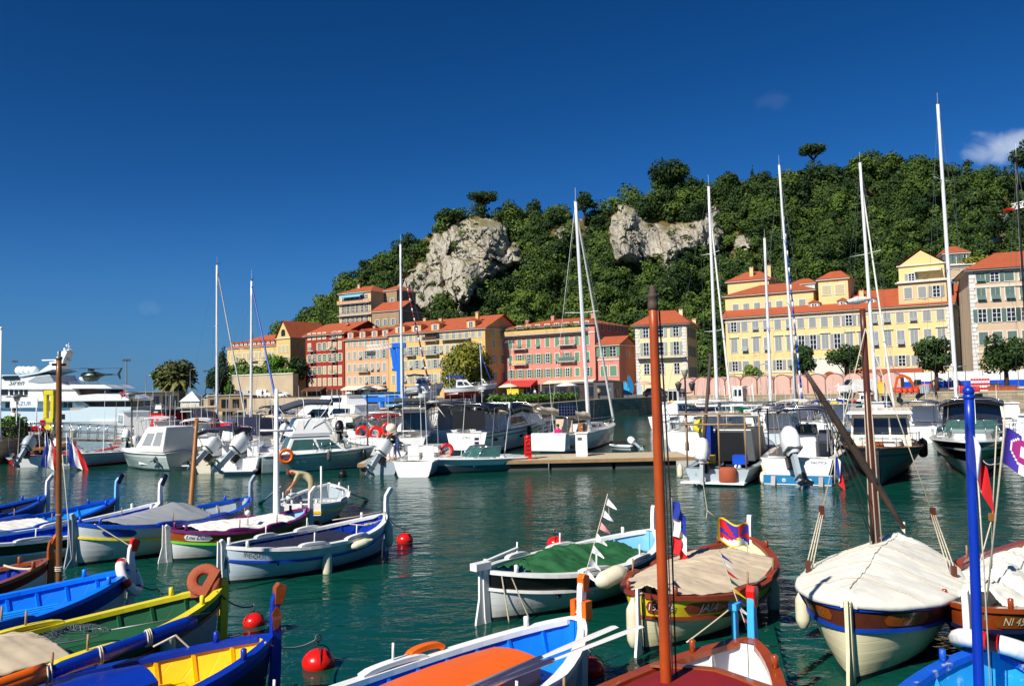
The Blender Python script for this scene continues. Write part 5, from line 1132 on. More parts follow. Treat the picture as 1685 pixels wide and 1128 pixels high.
b16 = Pointu('sailing_boat', 'cream hulled wooden sailing boat wrapped in a white sheet with brown mast', bow=(1486, 892), stern=(1397, 1000), Bm=2.12, zs=.94, zm=.80, zb=1.0, hull='cream', band='darkwood', stripe='bluehull', gun='bluehull', inn='white', floor='white', post='cream', bow_h=.35, stern_post=.08, bandh=.26, bend=0, rud=True, cat='sailing boat', pins=False, bitts=False)
b16.cover(.003, .90, .44, 'whitetarp', .05, 0, label='taut white sheet tied over the cream wooden sailing boat', seed=16, wr=.022, peak=.60)
b16.plate('varnish', .45, 1.30, .17, dz=-.14); b16.text('MAMEA', .13, 'mastbrown', .92, -1, -.14, .1, .024); b16.plate('varnish', .75, .30, .15, 1, dz=-.14); b16.text('456', .12, 'masttan', .52, 1, -.14, 0, .024)
b17 = Pointu('wooden_boat', 'dark varnished boat numbered NI 456257 beside the sheeted sailing boat', stern=(1592, 1000), bow=(1755, 878), Bm=2.2, zs=.84, zb=.95, zm=.66, hull='navy', band='redwood', stripe='navy', gun='redwood', inn='white', floor='white', post='white', stern_post=.25, bandh=.26, rud=False)
b17.cover(.10, .80, .34, 'whitetarp', 0, .22, label='loose white sheet heaped inside the dark varnished boat', seed=17, wr=.09, base=-.02)
b17.plate('varnish', .30, 1.22, .18, dz=-.15); b17.text('NI 456257', .15, 'cream', .76, -1, -.15, .08, .024)
b18 = Pointu('wooden_boat', 'weathered bright blue boat with flaking paint at the bottom right corner', bow=(1630, 1066), head=62, L=5.4, Bm=2.1, zb=.90, zm=.66, hull='bluehull', band='bluehull', gun='bluepeel', inn='skypeel', floor='aqua', post='bluepeel', bow_h=.12, bend=0, bandh=.2, thwarts=(.5,))
# ---- masts, spars, sails, nets, ropes ----
single_m = lambda mb, n, l, c, g=None, bev=0: single(mb, n, l, c, group=g, bev=bev)
def free_mast(boat, t, base, top, r0, r1, mat, capm=None):
    """mast stepped at a world point that lies inside its boat"""
    A, B_ = local(boat.root, base), local(boat.root, top); mb = MB(); K = 12
    mb.tube([A.lerp(B_, k/K) for k in range(K+1)], [lerp(r0, r1, (k/K)**1.3) for k in range(K+1)], mat, 18); o = mb.build('mast', boat.root)
    return o, A, B_
# thick brown mast of the bright blue boat
o, A, B_ = free_mast(b9, .5, onz(97, 986, .45), at(97, 590, onz(97, 986, .45).y-.1), .047, .042, 'mastbrown')
mb = MB(); mb.lathe([(.045, -.02), (.055, 0), (.055, .03), (.03, .04), (.03, .12), (.015, .13)], 'steel', 12, T(B_)); mb.box((B_.x, B_.y, B_.z-.1), (.22, .03, .04), 'oldwood'); mb.build('masthead', o)
mb = MB(); q = A.lerp(B_, .35); mb.lathe([(.046, -.02), (.056, -.01), (.056, .01), (.046, .02)], 'wood', 12, T(q)); q = A.lerp(B_, .12)
for k in range(3): mb.ring(q+Vector((0, 0, .03*k)), .055, .011, 'rope', 14, 5)
mb.tube([q+Vector((.05, -.1, 0)), q+Vector((.12, -.2, .2)), A.lerp(B_, .6)+Vector((.02, -.09, 0))], .008, 'rope', 5); mb.build('halyard', o)
# orange brown mast of the varnished boat
bs = onz(1098, 1175, .5); o, A, B_ = free_mast(b15, .4, bs, at(1074, 488, bs.y), .058, .044, 'mastred')
mb = MB(); mb.lathe([(.046, -.14), (.056, -.13), (.056, -.07), (.050, -.06), (.056, -.02), (.066, 0), (.066, .02), (.034, .03), (.036, .11), (.02, .12)], 'oldwood', 14, T(B_)); mb.build('masthead', o)
mb = MB(); mb.tube([A.lerp(B_, .0)+Vector((.16, -.03, 0)), A.lerp(B_, .5)+Vector((.12, -.06, 0)), B_+Vector((.06, -.04, -.15))], .009, 'ropedark', 5)
mb.tube([A.lerp(B_, .0)+Vector((.20, .03, 0)), A.lerp(B_, .5)+Vector((.15, .0, 0)), B_+Vector((.07, .0, -.15))], .007, 'rope', 5); mb.build('halyard', o)
# blue mast of the weathered boat
bs = onz(1613, 1180, .5); o, A, B_ = free_mast(b18, .4, bs, at(1594, 650, bs.y), .050, .044, 'cobalt')
mb = MB(); mb.ball(B_+Vector((0, 0, .04)), .055, 'cobalt', 16, 10); mb.lathe([(.04, -.05), (.056, -.03), (.056, .0), (.034, .015)], 'cobalt', 14, T(B_)); mb.build('masthead', o)
mb = MB(); mb.tube([A.lerp(B_, .0)+Vector((.02, -.10, 0)), A.lerp(B_, .45)+Vector((.10, -.08, 0)), A.lerp(B_, .75)+Vector((-.08, -.05, 0))], .008, 'rope', 5); mb.build('halyard', o)
# dark brown mast and yard of the sheeted sailing boat
bs = onz(1443, 905, 1.05); o, A, B_ = free_mast(b16, .5, Vector((bs.x, bs.y, .3)), at(1419, 508, bs.y+.1), .065, .046, 'darkwood')
mb = MB()
for k in range(4):
    q0 = A.lerp(B_, .13)+Vector((.09*math.cos(k*1.7), .09*math.sin(k*1.7), 0)); mb.tube([q0, A.lerp(B_, .6)+Vector((.06*math.cos(k*1.5), .06*math.sin(k*1.5), 0)), A.lerp(B_, .97)], .011, 'rope', 5)
for k in range(4): coil(mb, A.lerp(B_, .12)+Vector((.12*math.cos(k*1.6), .12*math.sin(k*1.6), .0)), .12, .013, 'rope', 3, Rx(R(80)) @ Rz(k))
mb.build('halyard', o)
mb = MB(); a_, c_ = at(1326, 612, bs.y-.6), at(1487, 868, bs.y+.25); mb.tube([a_.lerp(c_, k/8) for k in range(9)], [.03, .045, .055, .062, .065, .06, .06, .05, .035], 'oldwood', 12)
for q in (.42, .68): mb.ring(a_.lerp(c_, q), .08, .015, 'ropedark', 12, 5, Ry(R(60)))
for k, q in enumerate((.02, .05, .1)): mb.tube([a_.lerp(c_, q), at(1400+k*14, 800+k*8, bs.y-.2), at(1440, 900, bs.y)], .008, 'ropedark', 5)
single(mb, 'yard', 'long dark wooden yard slung aslant from the brown mast', 'yard')
for pts, lb in (([(1352, 842), (1330, 940)], 'rope tackle slung to the left side of the sheeted sailing boat'), ([(1535, 845), (1570, 950)], 'rope tackle slung to the right side of the sheeted sailing boat')):
    a_ = at(pts[0][0], pts[0][1], bs.y-.3); c_ = onz(*pts[1], .9); mb = MB(); tp = at(1424, 540, bs.y)
    mb.tube([tp, a_], .009, 'rope', 5); mb.box(a_, (.07, .06, .2), 'darkwood')
    for k in (-1, 0, 1): mb.tube([a_+Vector((k*.03, 0, 0)), c_+Vector((k*.05, 0, 0))], .010, 'rope', 5)
    mb.box(c_+Vector((0, 0, .08)), (.07, .06, .18), 'darkwood'); single(mb, 'tackle', lb, 'rope', group='tackles of the sheeted boat')
# tackle of the boat at the right edge
mb = MB(); a_ = at(1633, 850, 11.3); c_ = at(1596, 985, 11.2); mb.tube([at(1640, 700, 11.4), a_], .009, 'rope', 5); mb.box(a_, (.08, .06, .10), 'masttan')
mb.tube([a_, c_], .009, 'rope', 5); mb.tube([a_, at(1632, 935, 11.6)], .009, 'rope', 5); single(mb, 'tackle', 'rope tackle with a yellow block left of the numbered boat', 'rope')
# spars lashed along the green boat
mb = MB(); a_, c_ = onz(-40, 1150, .86), onz(318, 1022, .90)
K = 16
for s_ in range(2):
    o_ = Vector((0, .04*s_, .05*s_)); mb.tube([a_.lerp(c_, k/K)+o_ for k in range(5)], [.085-.01*s_]*5, 'orange', 10)
mb.tube([a_.lerp(c_, k/K) for k in range(4, K+1)], [.07+.02*math.sin(k) *.3+.02*(k/K) for k in range(4, K+1)], 'cobalt', 12)
for q in (.27, .285, .50, .51, .735, .745, .755): mb.ring(a_.lerp(c_, q), .095, .012, 'rope', 14, 5, Rz(R(38)) @ Ry(R(90)))
single(mb, 'furled_sail', 'rolled blue sail with orange spars lashed along the green boat', 'sail')
# landing net in the green boat
def net(c, R_, depth, mat, label, head=0, handle=1.0, tilt=0, sc=1.0):
    mb = MB(); X = T(c) @ Rz(head) @ Ry(tilt); mb.ring((0, 0, 0), R_, .010, 'steel', 26, 5, None)
    mb.v = [(X @ Vector((v[0]*sc, v[1], v[2])))[:] for v in mb.v]
    K = 22
    P = lambda i, j: X @ Vector((R_*sc*(1-(j/8)**2*.9)*math.cos(2*math.pi*i/K)-depth*.0, R_*(1-(j/8)**2*.9)*math.sin(2*math.pi*i/K), depth*(j/8)*.45+.02*math.sin(i*1.7+j)))
    for j in range(8):
        for i in range(K):
            for e in (P(i+1, j+1), P(i-1, j+1)): mb.tube([P(i, j), e], .0025, mat, 3)
    mb.tube([X @ Vector((R_*sc, 0, 0)), X @ Vector((R_*sc+handle, 0, .02))], .012, 'steel', 6); return single(mb, 'landing_net', label, 'net')
net(onz(118, 1046, .72), .26, .3, 'slate', 'grey mesh landing net lying on the green deck', R(33), 1.3, 0, 1.7)
net(onz(915, 1072, .40), .27, .25, 'palegrey', 'pale mesh net in the bow of the azure boat', R(200), .3, 0, 1.2)
# beige cloth over the green boat's stern
b10.cover(.22, .60, .22, 'canvas', 0, .10, label='beige canvas hood over the stern of the green boat', seed=10, wr=.03, base=.02)
# foam pad and life rings at the bows
mb = MB(); c = b10.W(.965, .10, 1.02); X = T(c) @ Rz(R(5)) @ Rx(R(68)); mb.v = []
mb.ring((0, 0, 0), .15, .075, 'foam', 24, 8, None); mb.v = [(X @ Vector((v[0]*1.15, v[1]*1.1, v[2]*.8)))[:] for v in mb.v]
mb.box((.10, 0, .03), (.12, .44, .10), 'foam', X @ Rz(-.45)); mb.box((.0, -.17, -.05), (.40, .13, .10), 'foam', X @ Rz(.1))
single(mb, 'foam_pad', 'orange brown foam pad curled over the bow of the green boat', 'pad', bev=.01)
def life_ring(c, R_, r, X, label, cols=('white', 'red'), segs=4):
    mb = MB(); n_ = 32
    for i in range(n_):
        col = cols[1] if (i % (n_//segs)) < 2 else cols[0]
        rows = [[((R_+r*math.cos(2*math.pi*j/10))*math.cos(2*math.pi*(i+k)/n_), (R_+r*math.cos(2*math.pi*j/10))*math.sin(2*math.pi*(i+k)/n_), r*math.sin(2*math.pi*j/10)) for j in range(11)] for k in (0, 1)]
        mb.grid(rows, col, True)
    return single_x(mb, 'life_ring', label, 'life ring', c, X)
def single_x(mb, name, label, cat, c, X, group=None):
    o = mb.build(name); o.matrix_world = T(c) @ X; return tag(o, label, cat, group)
life_ring(b9.W(1.0, -.02, .80), .27, .078, Rz(R(10)) @ Ry(R(62)), 'white life ring with red bands hung on the bow of the bright blue boat')
life_ring(b18.W(.985, -.05, .93), .36, .095, Rz(R(40)) @ Ry(R(25)), 'white life ring with red bands around the bow of the weathered blue boat')
# scoop with white cup in the azure boat
mb = MB(); c = onz(905, 1052, .50); mb.lathe([(.0, 0), (.07, .0), (.10, .06), (.105, .10), (.09, .10), (.06, .03), (.0, .02)], 'white', 18, T(c) @ Rx(R(35))); mb.tube([c+Vector((.08, .02, .05)), c+Vector((.30, .10, .10)), c+Vector((.36, .12, .36))], .010, 'white', 6); single(mb, 'bailer', 'white cup shaped bailer with a bent handle in the azure boat', 'bailer')
# oars
oar(b12.W(.12, -.95, .97), onz(1012, 1030, 1.05), 'long white oar laid across the near side of the azure boat', 'white', .055)
oar(b12.W(.05, -.80, .95), b12.W(.98, -1.0, 1.0), 'second white oar lying beside the long one on the azure boat', 'white', .05)
oar(b12.W(.05, .35, .78), b12.W(.42, .62, .74), 'white oar blade lying beside the orange engine box', 'offwhite', .07)
pB7 = b7.W(.3, .6, .75)
oar(onz(462, 800, 1.0), onz(428, 828, .0), 'grey oar dipping left of the standing man', 'palegrey', .08)
oar(b7.W(.6, -.5, .85), onz(603, 821, .02), 'long oar trailing in the water right of the rowing boat', 'palegrey', .09)
# buoys with their lines
buoy(418, 1018, .17, 'red mooring buoy off the bow of the green boat', b10.gunP(.97, -1), 'ropeblue')
buoy(524, 1082, .215, 'largest red mooring buoy off the bow of the cobalt boat', b11.gunP(.97, -1))
buoy(666, 884, .20, 'red mooring buoy right of the white boat with cobalt inside', b6.gunP(.98, -1))
buoy(914, 890, .20, 'red mooring buoy behind the boat with the green tarpaulin')
buoy(517, 862, .20, 'red mooring buoy half hidden behind the purple edged boat', b5.gunP(.98, -1))
buoy(972, 1094, .18, 'red mooring buoy hidden behind the oars of the azure boat', b12.gunP(.97, -1))
# fenders
for args in [
    (b6, .44, -1, -.42, .55, 'white fender hung amidships on the white boat with cobalt inside'), (b6, .96, -1, -.38, .55, 'white fender at the bow of the white boat with cobalt inside'),
    (b10, .80, -1, -.28, .5, 'white fender near the bow of the green boat'), (b10, .52, -1, -.30, .5, 'white fender amidships on the green boat'), (b10, .36, -1, -.34, .5, 'white fender nearest the stern of the green boat'),
    (b13, .62, -1, -.50, .6, 'weathered fender amidships on the green tarpaulin boat'), (b13, .80, -1, -.46, .5, 'pale fender near the bow of the green tarpaulin boat'),
    (b14, .0, 1, -.42, .62, 'large cream fender hanging at the stern left of JAJA'), (b14, .70, -1, -.42, .6, 'cream fender on the right side of the boat named JAJA'),
    (b16, .32, 1, -.36, .5, 'cream fender on the left side of the sheeted sailing boat'), (b11, .78, -1, -.30, .6, 'blue grey fender under the bow of the cobalt boat')]:
    b_, t, sd_, dz, l_, lb = args; z = b_.sheer(t); p = b_.W(t, sd_*(b_.half(t, z+dz)+.13), z+dz); fender(p, 0, .105, l_, lb, top=b_.gunP(t, sd_), mat='palegrey' if 'blue grey' in lb else 'fender')
o = fender(b14.W(.05, .62, .96), 1.3, .13, .5, 'cream fender lying on the stern corner of JAJA')
o = fender(b6.W(.62, -1.06, .52), 1.35, .09, .42, 'short fender lying level against the white boat with cobalt inside')
# rope coils, lines
for pts, m_, sag, lb in [
    ([b14.W(.0, .0, .85), onz(1066, 1062, 0)], 'rope', .02, 'rope dropping from the stern of JAJA to the water'), ([b14.gunP(.40, -1), onz(1130, 1056, .2)], 'rope', .02, 'rope slanting from the middle of JAJA down to the varnished boat'),
    ([b13.gunP(.03, -1), onz(838, 1025, 0)], 'rope', .0, 'rope falling from the stern of the green tarpaulin boat'), ([b13.gunP(.05, -1), onz(872, 1020, 0)], 'rope', .0, 'second rope crossing down the stern of the green tarpaulin boat'),
    ([b16.gunP(.06, 1), onz(1396, 1092, .05)], 'rope', .02, 'rope from the left rail to the foot of the sheeted boat'), ([b16.gunP(.30, -1), onz(1425, 1078, .2)], 'rope', .06, 'slack rope on the right side of the sheeted boat'),
    ([b4.W(.0, -.0, 1.0), b4.W(.0, -.06, .1)], 'rope', .0, 'frayed rope hanging down the stern post of the yellow striped boat'),
    ([b4.gunP(.05, -1), onz(228, 906, .3)], 'rope', .0, 'thin line running from the yellow striped boat towards the bright blue boat'),
    ([b9.gunP(.99, -1), onz(258, 968, .1)], 'ropedark', .12, 'dark line with a ring running from the bright blue boat into the water'),
    ([onz(258, 968, .1), onz(262, 972, 0)], 'steel', .0, 'short chain end of the dark line in the water'),
    ([b11.gunP(.80, 1, .12), b11.gunP(.84, 1, .20), b11.gunP(.88, 1, -.1)], 'rope', .0, 'white rope wrapped on the far rail of the cobalt boat')]:
    single(rope(pts, .013, m_, sag), 'rope', lb, 'rope', group='loose mooring ropes')
# French tricolour between the two boats, Tibetan style flag and pennants
P = at(1106, 824, 14.6); root, pt = flag(0, ['flagblue', 'flagwhite', 'flagred'], 'faded blue white red flag hanging from a staff behind the orange mast', P, .30, .34, 1.0, (1, 0, 0), pole=None)
for c in list(kids(root)): bpy.data.objects.remove(c)
m_ = MB()
for k, c in enumerate(('flagblue', 'flagwhite', 'flagred')):
    m_.grid([[Vector((.0+.26*u-.03*v+.05*math.sin(u*6), .04*math.sin(u*8+v*3), -(.30*k+.30*v)*(1+.08*u)-.30*u*u)) for v in (0, .33, .66, 1)] for u in [i/10 for i in range(11)]], c, True)
m_.build('cloth', root); m_ = MB(); m_.tube([(-.01, 0, .06), (-.04, 0, -1.9)], .014, 'alugrey', 6); m_.build('staff', root)
P = at(1180, 853, 12.0); root = thing('flag', 'yellow edged Tibetan flag with red and blue rays above JAJA', 'flag', P); m_ = MB(); w, h = .50, .34
def fp(u, v): return Vector((w*u*.94, .06*math.sin(u*8), -h*v-.10*u+.03*math.sin(u*9+v)))
K = 20
for i in range(K):
    for j in range(14):
        u, v = (i+.5)/K, (j+.5)/14
        if u < .1 or v < .08 or v > .92: c = 'flagyellow'
        else:
            a = math.atan2(v-.66, u-.58); r_ = math.hypot((u-.58)*1.4, v-.66)
            if r_ < .09: c = 'flagyellow'
            elif v-.66 > abs(u-.58)*-1+.0 and v > .62+abs(u-.58)*.55: c = 'flagwhite'
            else: c = 'flagred' if int((a+math.pi)/(math.pi/6)) % 2 else 'violet'
        m_.grid([[fp((i+a_)/K, (j+b_)/14) for b_ in (0, 1)] for a_ in (0, 1)], c, True)
m_.build('cloth', root); m_ = MB(); m_.tube([(0, 0, .0), (-.14, 0, .12), (-.16, 0, -.02)], .010, 'rope', 5); m_.tube([(-.14, 0, .12), (-.2, .3, 1.2)], .005, 'rope', 4); m_.build('cord', root)
pennants(at(1184, 905, 11.9), at(1240, 1065, 9.4), ['flagblue', 'flagwhite', 'flagred', 'green', 'flagyellow', 'flagblue', 'flagwhite', 'flagred', 'tarpgreen', 'flagyellow'], 'string of small coloured prayer pennants hanging in front of JAJA', .17, .0, 2)
pennants(at(1000, 812, 11.2), at(944, 1008, 10.6), ['flagwhite', 'flagwhite', 'p_pink', 'flagwhite', 'flagwhite', 'p_grey', 'flagwhite', 'p_pink', 'flagwhite', 'flagwhite'], 'string of faded white and pink pennants rising from the azure boat', .17, .03, 3)
single(rope([at(1000, 812, 11.2), at(1003, 860, 11.2)], .006, 'rope', 0), 'rope', 'loose cord end at the top of the faded pennant string', 'rope', group='loose mooring ropes')
# flag on the blue mast
P = at(1590, 694, 7.75); root, pt = flag(0, ['flagblue', 'flagwhite', 'flagred'], 'large blue white red flag drooping from the blue mast', P, .42, .40, 1.1, (.9, -.3, 0))
P = at(1655, 703, 9.4); root = thing('flag', 'purple and white club flag with a round emblem at the right edge', 'flag', P); m_ = MB(); w, h = .44, .40
def fq(u, v): return Vector((w*u-.07*v, .05*math.sin(u*7), -h*v-.20*u-.06*u*v+.02*math.sin(u*9)))
K = 26
for i in range(K):
    for j in range(18):
        u, v = (i+.5)/K, (j+.5)/18; r_ = math.hypot((u-.56)*1.15, v-.42)
        if r_ < .34: c = 'magenta' if not (abs(u-.56) < .13 and abs(v-.42) < .13) else 'flagwhite'
        elif r_ < .38: c = 'flagwhite'
        else: c = 'flagwhite' if (u < .035 or u > .42) else 'violet'
        m_.grid([[fq((i+a_)/K, (j+b_)/18) for b_ in (0, 1)] for a_ in (0, 1)], c, True)
m_.build('cloth', root); m_ = MB(); m_.tube([(-.0, 0, .25), (-.03, 0, -.1), (-.24, .2, -2.2)], .012, 'rope', 6); m_.build('staff', root)
# ================= MOTOR BOATS, SAILING BOATS =================
MG = 'motor boats moored along the pontoons'
class Boat:
    def __init__(s, name, label, A, B_, beam, f0=.8, f1=1.1, side='gel', stripe='navy', bottom='antifoul', deck='gel', cock=(.05, .45), rake=.5, tr=.88, cat='motor boat', group=MG, full=2.4, rub=None, low=None, sheerdip=0, inner='gel', floor=.3):
        a, b = onz(*A, 0), onz(*B_, 0); d = b-a; s.h = math.atan2(d.y, d.x); s.L = L = d.length; s.B = beam; s.f0, s.f1 = f0, f1; s.k = ((a.y+b.y)/2)/F
        s.tr, s.full, s.rake, s.dip = tr, full, rake, sheerdip
        s.root = r = thing(name, label, cat, (a.x, a.y, 0), s.h, group)
        TS = [i/22 for i in range(23)]
        mb = MB(); Z = lambda t: [-.35, .03, .10, lerp(.1, s.sheer(t), .45), lerp(.1, s.sheer(t), .74), lerp(.1, s.sheer(t), .80), s.sheer(t)]
        ms = [bottom, stripe, low or side, side, rub or side, side]
        for sd in (-1, 1):
            rows = [[s.pt(t, sd, z) for z in Z(t)] for t in TS]
            for k, m_ in enumerate(ms): mb.grid([[q[k], q[k+1]] for q in rows], m_, True, sd > 0)
        q = [s.pt(0, -1, z) for z in Z(0)]+[s.pt(0, 1, z) for z in Z(0)[::-1]]; mb.add(q, [tuple(range(len(q)))[::-1]], side)
        mb.build('hull', r)
        # deck with a sunken cockpit
        mb = MB(); c0, c1 = cock or (2, 2); TD = sorted(set(TS+([c0, c1] if cock else [])))
        for t0, t1 in zip(TD[:-1], TD[1:]):
            w0, w1 = s.half(t0), s.half(t1); z0, z1 = s.sheer(t0), s.sheer(t1); x0, x1 = s.X(t0, z0), s.X(t1, z1); o0 = min(.22, w0*.5); o1 = min(.22, w1*.5)
            if cock and c0-1e-6 <= t0 and t1 <= c1+1e-6:
                for sd in (-1, 1):
                    P0, P1 = (x0, sd*w0, z0), (x1, sd*w1, z1); I0, I1 = (x0, sd*(w0-o0), z0+.01), (x1, sd*(w1-o1), z1+.01); J0, J1 = (x0, sd*(w0-o0), floor), (x1, sd*(w1-o1), floor)
                    mb.quad(*((P0, P1, I1, I0) if sd < 0 else (P0, I0, I1, P1)), deck); mb.quad(I0, I1, J1, J0, inner)
                mb.quad((x0, -(w0-o0), floor), (x1, -(w1-o1), floor), (x1, w1-o1, floor), (x0, w0-o0, floor), inner)
            else:
                mb.quad((x0, -w0, z0), (x1, -w1, z1), (x1, 0, z1+.05), (x0, 0, z0+.05), deck); mb.quad((x0, 0, z0+.05), (x1, 0, z1+.05), (x1, w1, z1), (x0, w0, z0), deck)
        if cock:
            for t in (c0, c1): w = s.half(t)-.22; x = s.X(t, s.sheer(t)); mb.quad((x, -w, floor), (x, w, floor), (x, w, s.sheer(t)+.03), (x, -w, s.sheer(t)+.03), inner)
        mb.build('deck', r)
        if cock and L > 3:   # gear lying about in the cockpit, and a whip aerial
            rg = random.Random(sum(map(ord, label))); c_ = ['white', 'offwhite', 'rope', 'navy', 'canvas', 'red', 'blue', 'wood', 'slate', 'orange', 'sail']
            for i in range(7):
                x = lerp(c0*L+.25, c1*L-.2, rg.random()); y = rg.uniform(-.32, .32)*beam; k = rg.choice(c_); h_ = rg.uniform(.12, .4); mb = MB()
                if rg.random() < .5: mb.box((x, y, floor+h_/2), (rg.uniform(.2, .5), rg.uniform(.2, .5), h_), k); mb.build('storage_box', r, bev=.02)
                else: mb.ball((x, y, floor+h_*.5), (.2, .16, h_*.5), k, 8, 6); mb.build('bag', r)
            mb = MB(); coil(mb, (L*.9, 0, s.sheer(.9)+.05), .15, .02, 'rope', 3); mb.build('rope_coil', r)
            for q in (-.3, .05, .3):
                x = rg.uniform(.1, .7)*L; mb = MB(); mb.tube([(x, beam*q, s.sheer(.4)), (x-.25, beam*q+rg.uniform(-.2, .2), s.sheer(.4)+rg.uniform(1.4, 3.6))], [.02, .009], rg.choice(['gel', 'alugrey', 'gel', 'wood']), 4); mb.build('antenna', r)
        mb = MB()
        for sd in (-1, 1): mb.tube([s.pt(t, sd, s.sheer(t)-.02)+Vector((0, sd*.02, 0)) for t in TS], .035, rub or 'palegrey', 6)
        mb.build('rubbing_strake', r)
    def sheer(s, t): return s.f0+(s.f1-s.f0)*t**1.8-s.dip*math.sin(math.pi*t)
    def plan(s, t): return s.B/2*(s.tr+(1-s.tr)*math.sin(min(1, t/.45)*math.pi/2))*(1 if t < .4 else max(0, 1-((t-.4)/.6)**s.full)**.9)
    def half(s, t, z=None):
        z1 = s.sheer(t); k = 1 if z is None else max(0, min(1, (z+.35)/(z1+.35)))
        return max(.012, s.plan(t)*k**(.25+.9*t**2.5))
    def X(s, t, z): return t*s.L+s.rake*t**3*max(0, z)/max(.1, s.f1)-.0
    def pt(s, t, sd, z): return Vector((s.X(t, z), sd*s.half(t, z), z))
    def W(s, x, y, z): return s.root.location+Rz(s.h) @ Vector((x, y, z))
class Hx:
    """cabin block: bottom and top rectangles with raked ends, and panels laid on its faces"""
    def __init__(s, x0, x1, w, z0, z1, rf=.4, rr=.1, tw=.85, w1=None):
        w1 = w if w1 is None else w1; t = tw
        s.lo = [Vector(p) for p in ((x0, -w/2, z0), (x1, -w1/2, z0), (x1, w1/2, z0), (x0, w/2, z0))]
        s.hi = [Vector(p) for p in ((x0+rr, -w*t/2, z1), (x1-rf, -w1*t/2, z1), (x1-rf, w1*t/2, z1), (x0+rr, w*t/2, z1))]
    def put(s, mb, m): return mb.hexa(s.lo, s.hi, m)
    def panel(s, mb, f, u0, u1, v0, v1, m, off=.012, sk=0):
        i, j = {'L': (3, 2), 'R': (0, 1), 'F': (1, 2), 'B': (3, 0)}[f]; lo, hi = s.lo, s.hi
        g = lambda u, v: (lo[i].lerp(lo[j], u)).lerp(hi[i].lerp(hi[j], u), v)
        n = (g(1, 0)-g(0, 0)).cross(g(0, 1)-g(0, 0)).normalized(); n = -n if f == 'L' else n
        c = sum((p for p in lo+hi), Vector())/8
        if (g(.5, .5)-c).dot(n) < 0: n = -n
        vs = [g(u0, v0), g(u1, v0), g(u1-sk, v1), g(u0+sk, v1)]; vs = [p+n*off for p in vs]+[p-n*.01 for p in vs]
        return mb.add(vs, [(0, 1, 2, 3), (7, 6, 5, 4), (0, 4, 5, 1), (1, 5, 6, 2), (2, 6, 7, 3), (3, 7, 4, 0)], m)
def cabin(b, x0, x1, w, z0, z1, rf=.4, rr=.1, tw=.85, m='gel', wins=(), glass='glass', front=True, w1=None, name='cabin', roof=True, back=False, bev=.04):
    h = Hx(x0, x1, w, z0, z1, rf, rr, tw, w1); mb = MB(); h.put(mb, m); o = mb.build(name, b.root, bev=bev)
    for sd in 'LR':
        for (u0, u1, v0, v1) in wins: g = MB(); h.panel(g, sd, u0, u1, v0, v1, glass, .014, .02); g.build('window', o)
    if front: g = MB(); [h.panel(g, 'F', a, c, .25, .88, glass, .014) for a, c in ((.06, .48), (.52, .94))]; g.build('windscreen', o)
    if back: g = MB(); h.panel(g, 'B', .12, .88, .08, .9, glass, .014); g.build('doorway', o)
    if roof: g = MB(); hx = Hx(x0+rr-.15, x1-rf+.2, w*tw+.14, z1, z1+.07, .05, 0, .97); hx.put(g, m); g.build('cabin_roof', o, bev=.02)
    return h, o
def outboard(b, x, y, z, sc=1.0, tilt=.0, m='gel', label=None, rz=0):
    X = T(x, y, z) @ Rz(rz) @ Ry(tilt); mb = MB(); K = 10
    prof = [(-.02, .10, .15), (.12, .19, .25), (.35, .205, .30), (.55, .18, .27), (.68, .11, .17), (.72, .02, .05)]
    rows = []
    for zz, a_, c_ in prof:
        rows.append([X @ Vector((sc*(-.28+.05*zz+c_*math.copysign(abs(math.cos(t))**.7, math.cos(t))), sc*a_*math.copysign(abs(math.sin(t))**.7, math.sin(t)), sc*zz)) for t in [2*math.pi*i/16 for i in range(17)]])
    mb.grid(rows, m, True); mb.box((-.28*sc, 0, .08*sc), (.44*sc, .36*sc, .05*sc), 'charcoal', X); o = mb.build('outboard_motor', b.root, label=label)
    mb = MB(); mb.box((-.28*sc, 0, -.42*sc), (.19*sc, .10*sc, .85*sc), m if m != 'gel' else 'palegrey', X, (1, 1)); mb.box((-.36*sc, 0, -.62*sc), (.40*sc, .20*sc, .02*sc), 'palegrey', X)
    mb.tube([X @ Vector((-.55*sc, 0, -.80*sc)), X @ Vector((-.1*sc, 0, -.80*sc)), X @ Vector((.02*sc, 0, -.80*sc))], [.05*sc, .07*sc, .01*sc], 'palegrey', 10)
    mb.prism([(-.40*sc, -.8*sc), (-.15*sc, -.8*sc), (-.28*sc, -1.02*sc), (-.4*sc, -1.0*sc)], -.015, .015, 'palegrey', X); mb.box((-.02*sc, 0, -.12*sc), (.16*sc, .20*sc, .30*sc), 'black', X); mb.build('drive_leg', o)
    mb = MB()
    for k in range(3): mb.box((0, 0, .11*sc), (.03*sc, .11*sc, .17*sc), 'black', X @ T(-.58*sc, 0, -.80*sc) @ Rx(k*2.094) @ Rz(.5))
    mb.build('propeller', o); return o
def rail(b, t0, t1, h=.5, m='chrome', r=.014, inset=.10, n=7, both=True, mid=True):
    mb = MB()
    for sd in (-1, 1):
        P = [b.pt(lerp(t0, t1, i/n), sd, b.sheer(lerp(t0, t1, i/n))) for i in range(n+1)]
        P = [Vector((p.x, math.copysign(max(0.02, abs(p.y)-inset), p.y), p.z)) for p in P]
        mb.tube([P[0]]+[p+Vector((0, 0, h)) for p in P], r, m, 5)
        if mid: mb.tube([p+Vector((0, 0, h*.5)) for p in P], r*.7, m, 4)
        for p in P: mb.tube([p, p+Vector((0, 0, h))], r*.9, m, 5)
    return mb.build('guard_rail', b.root)
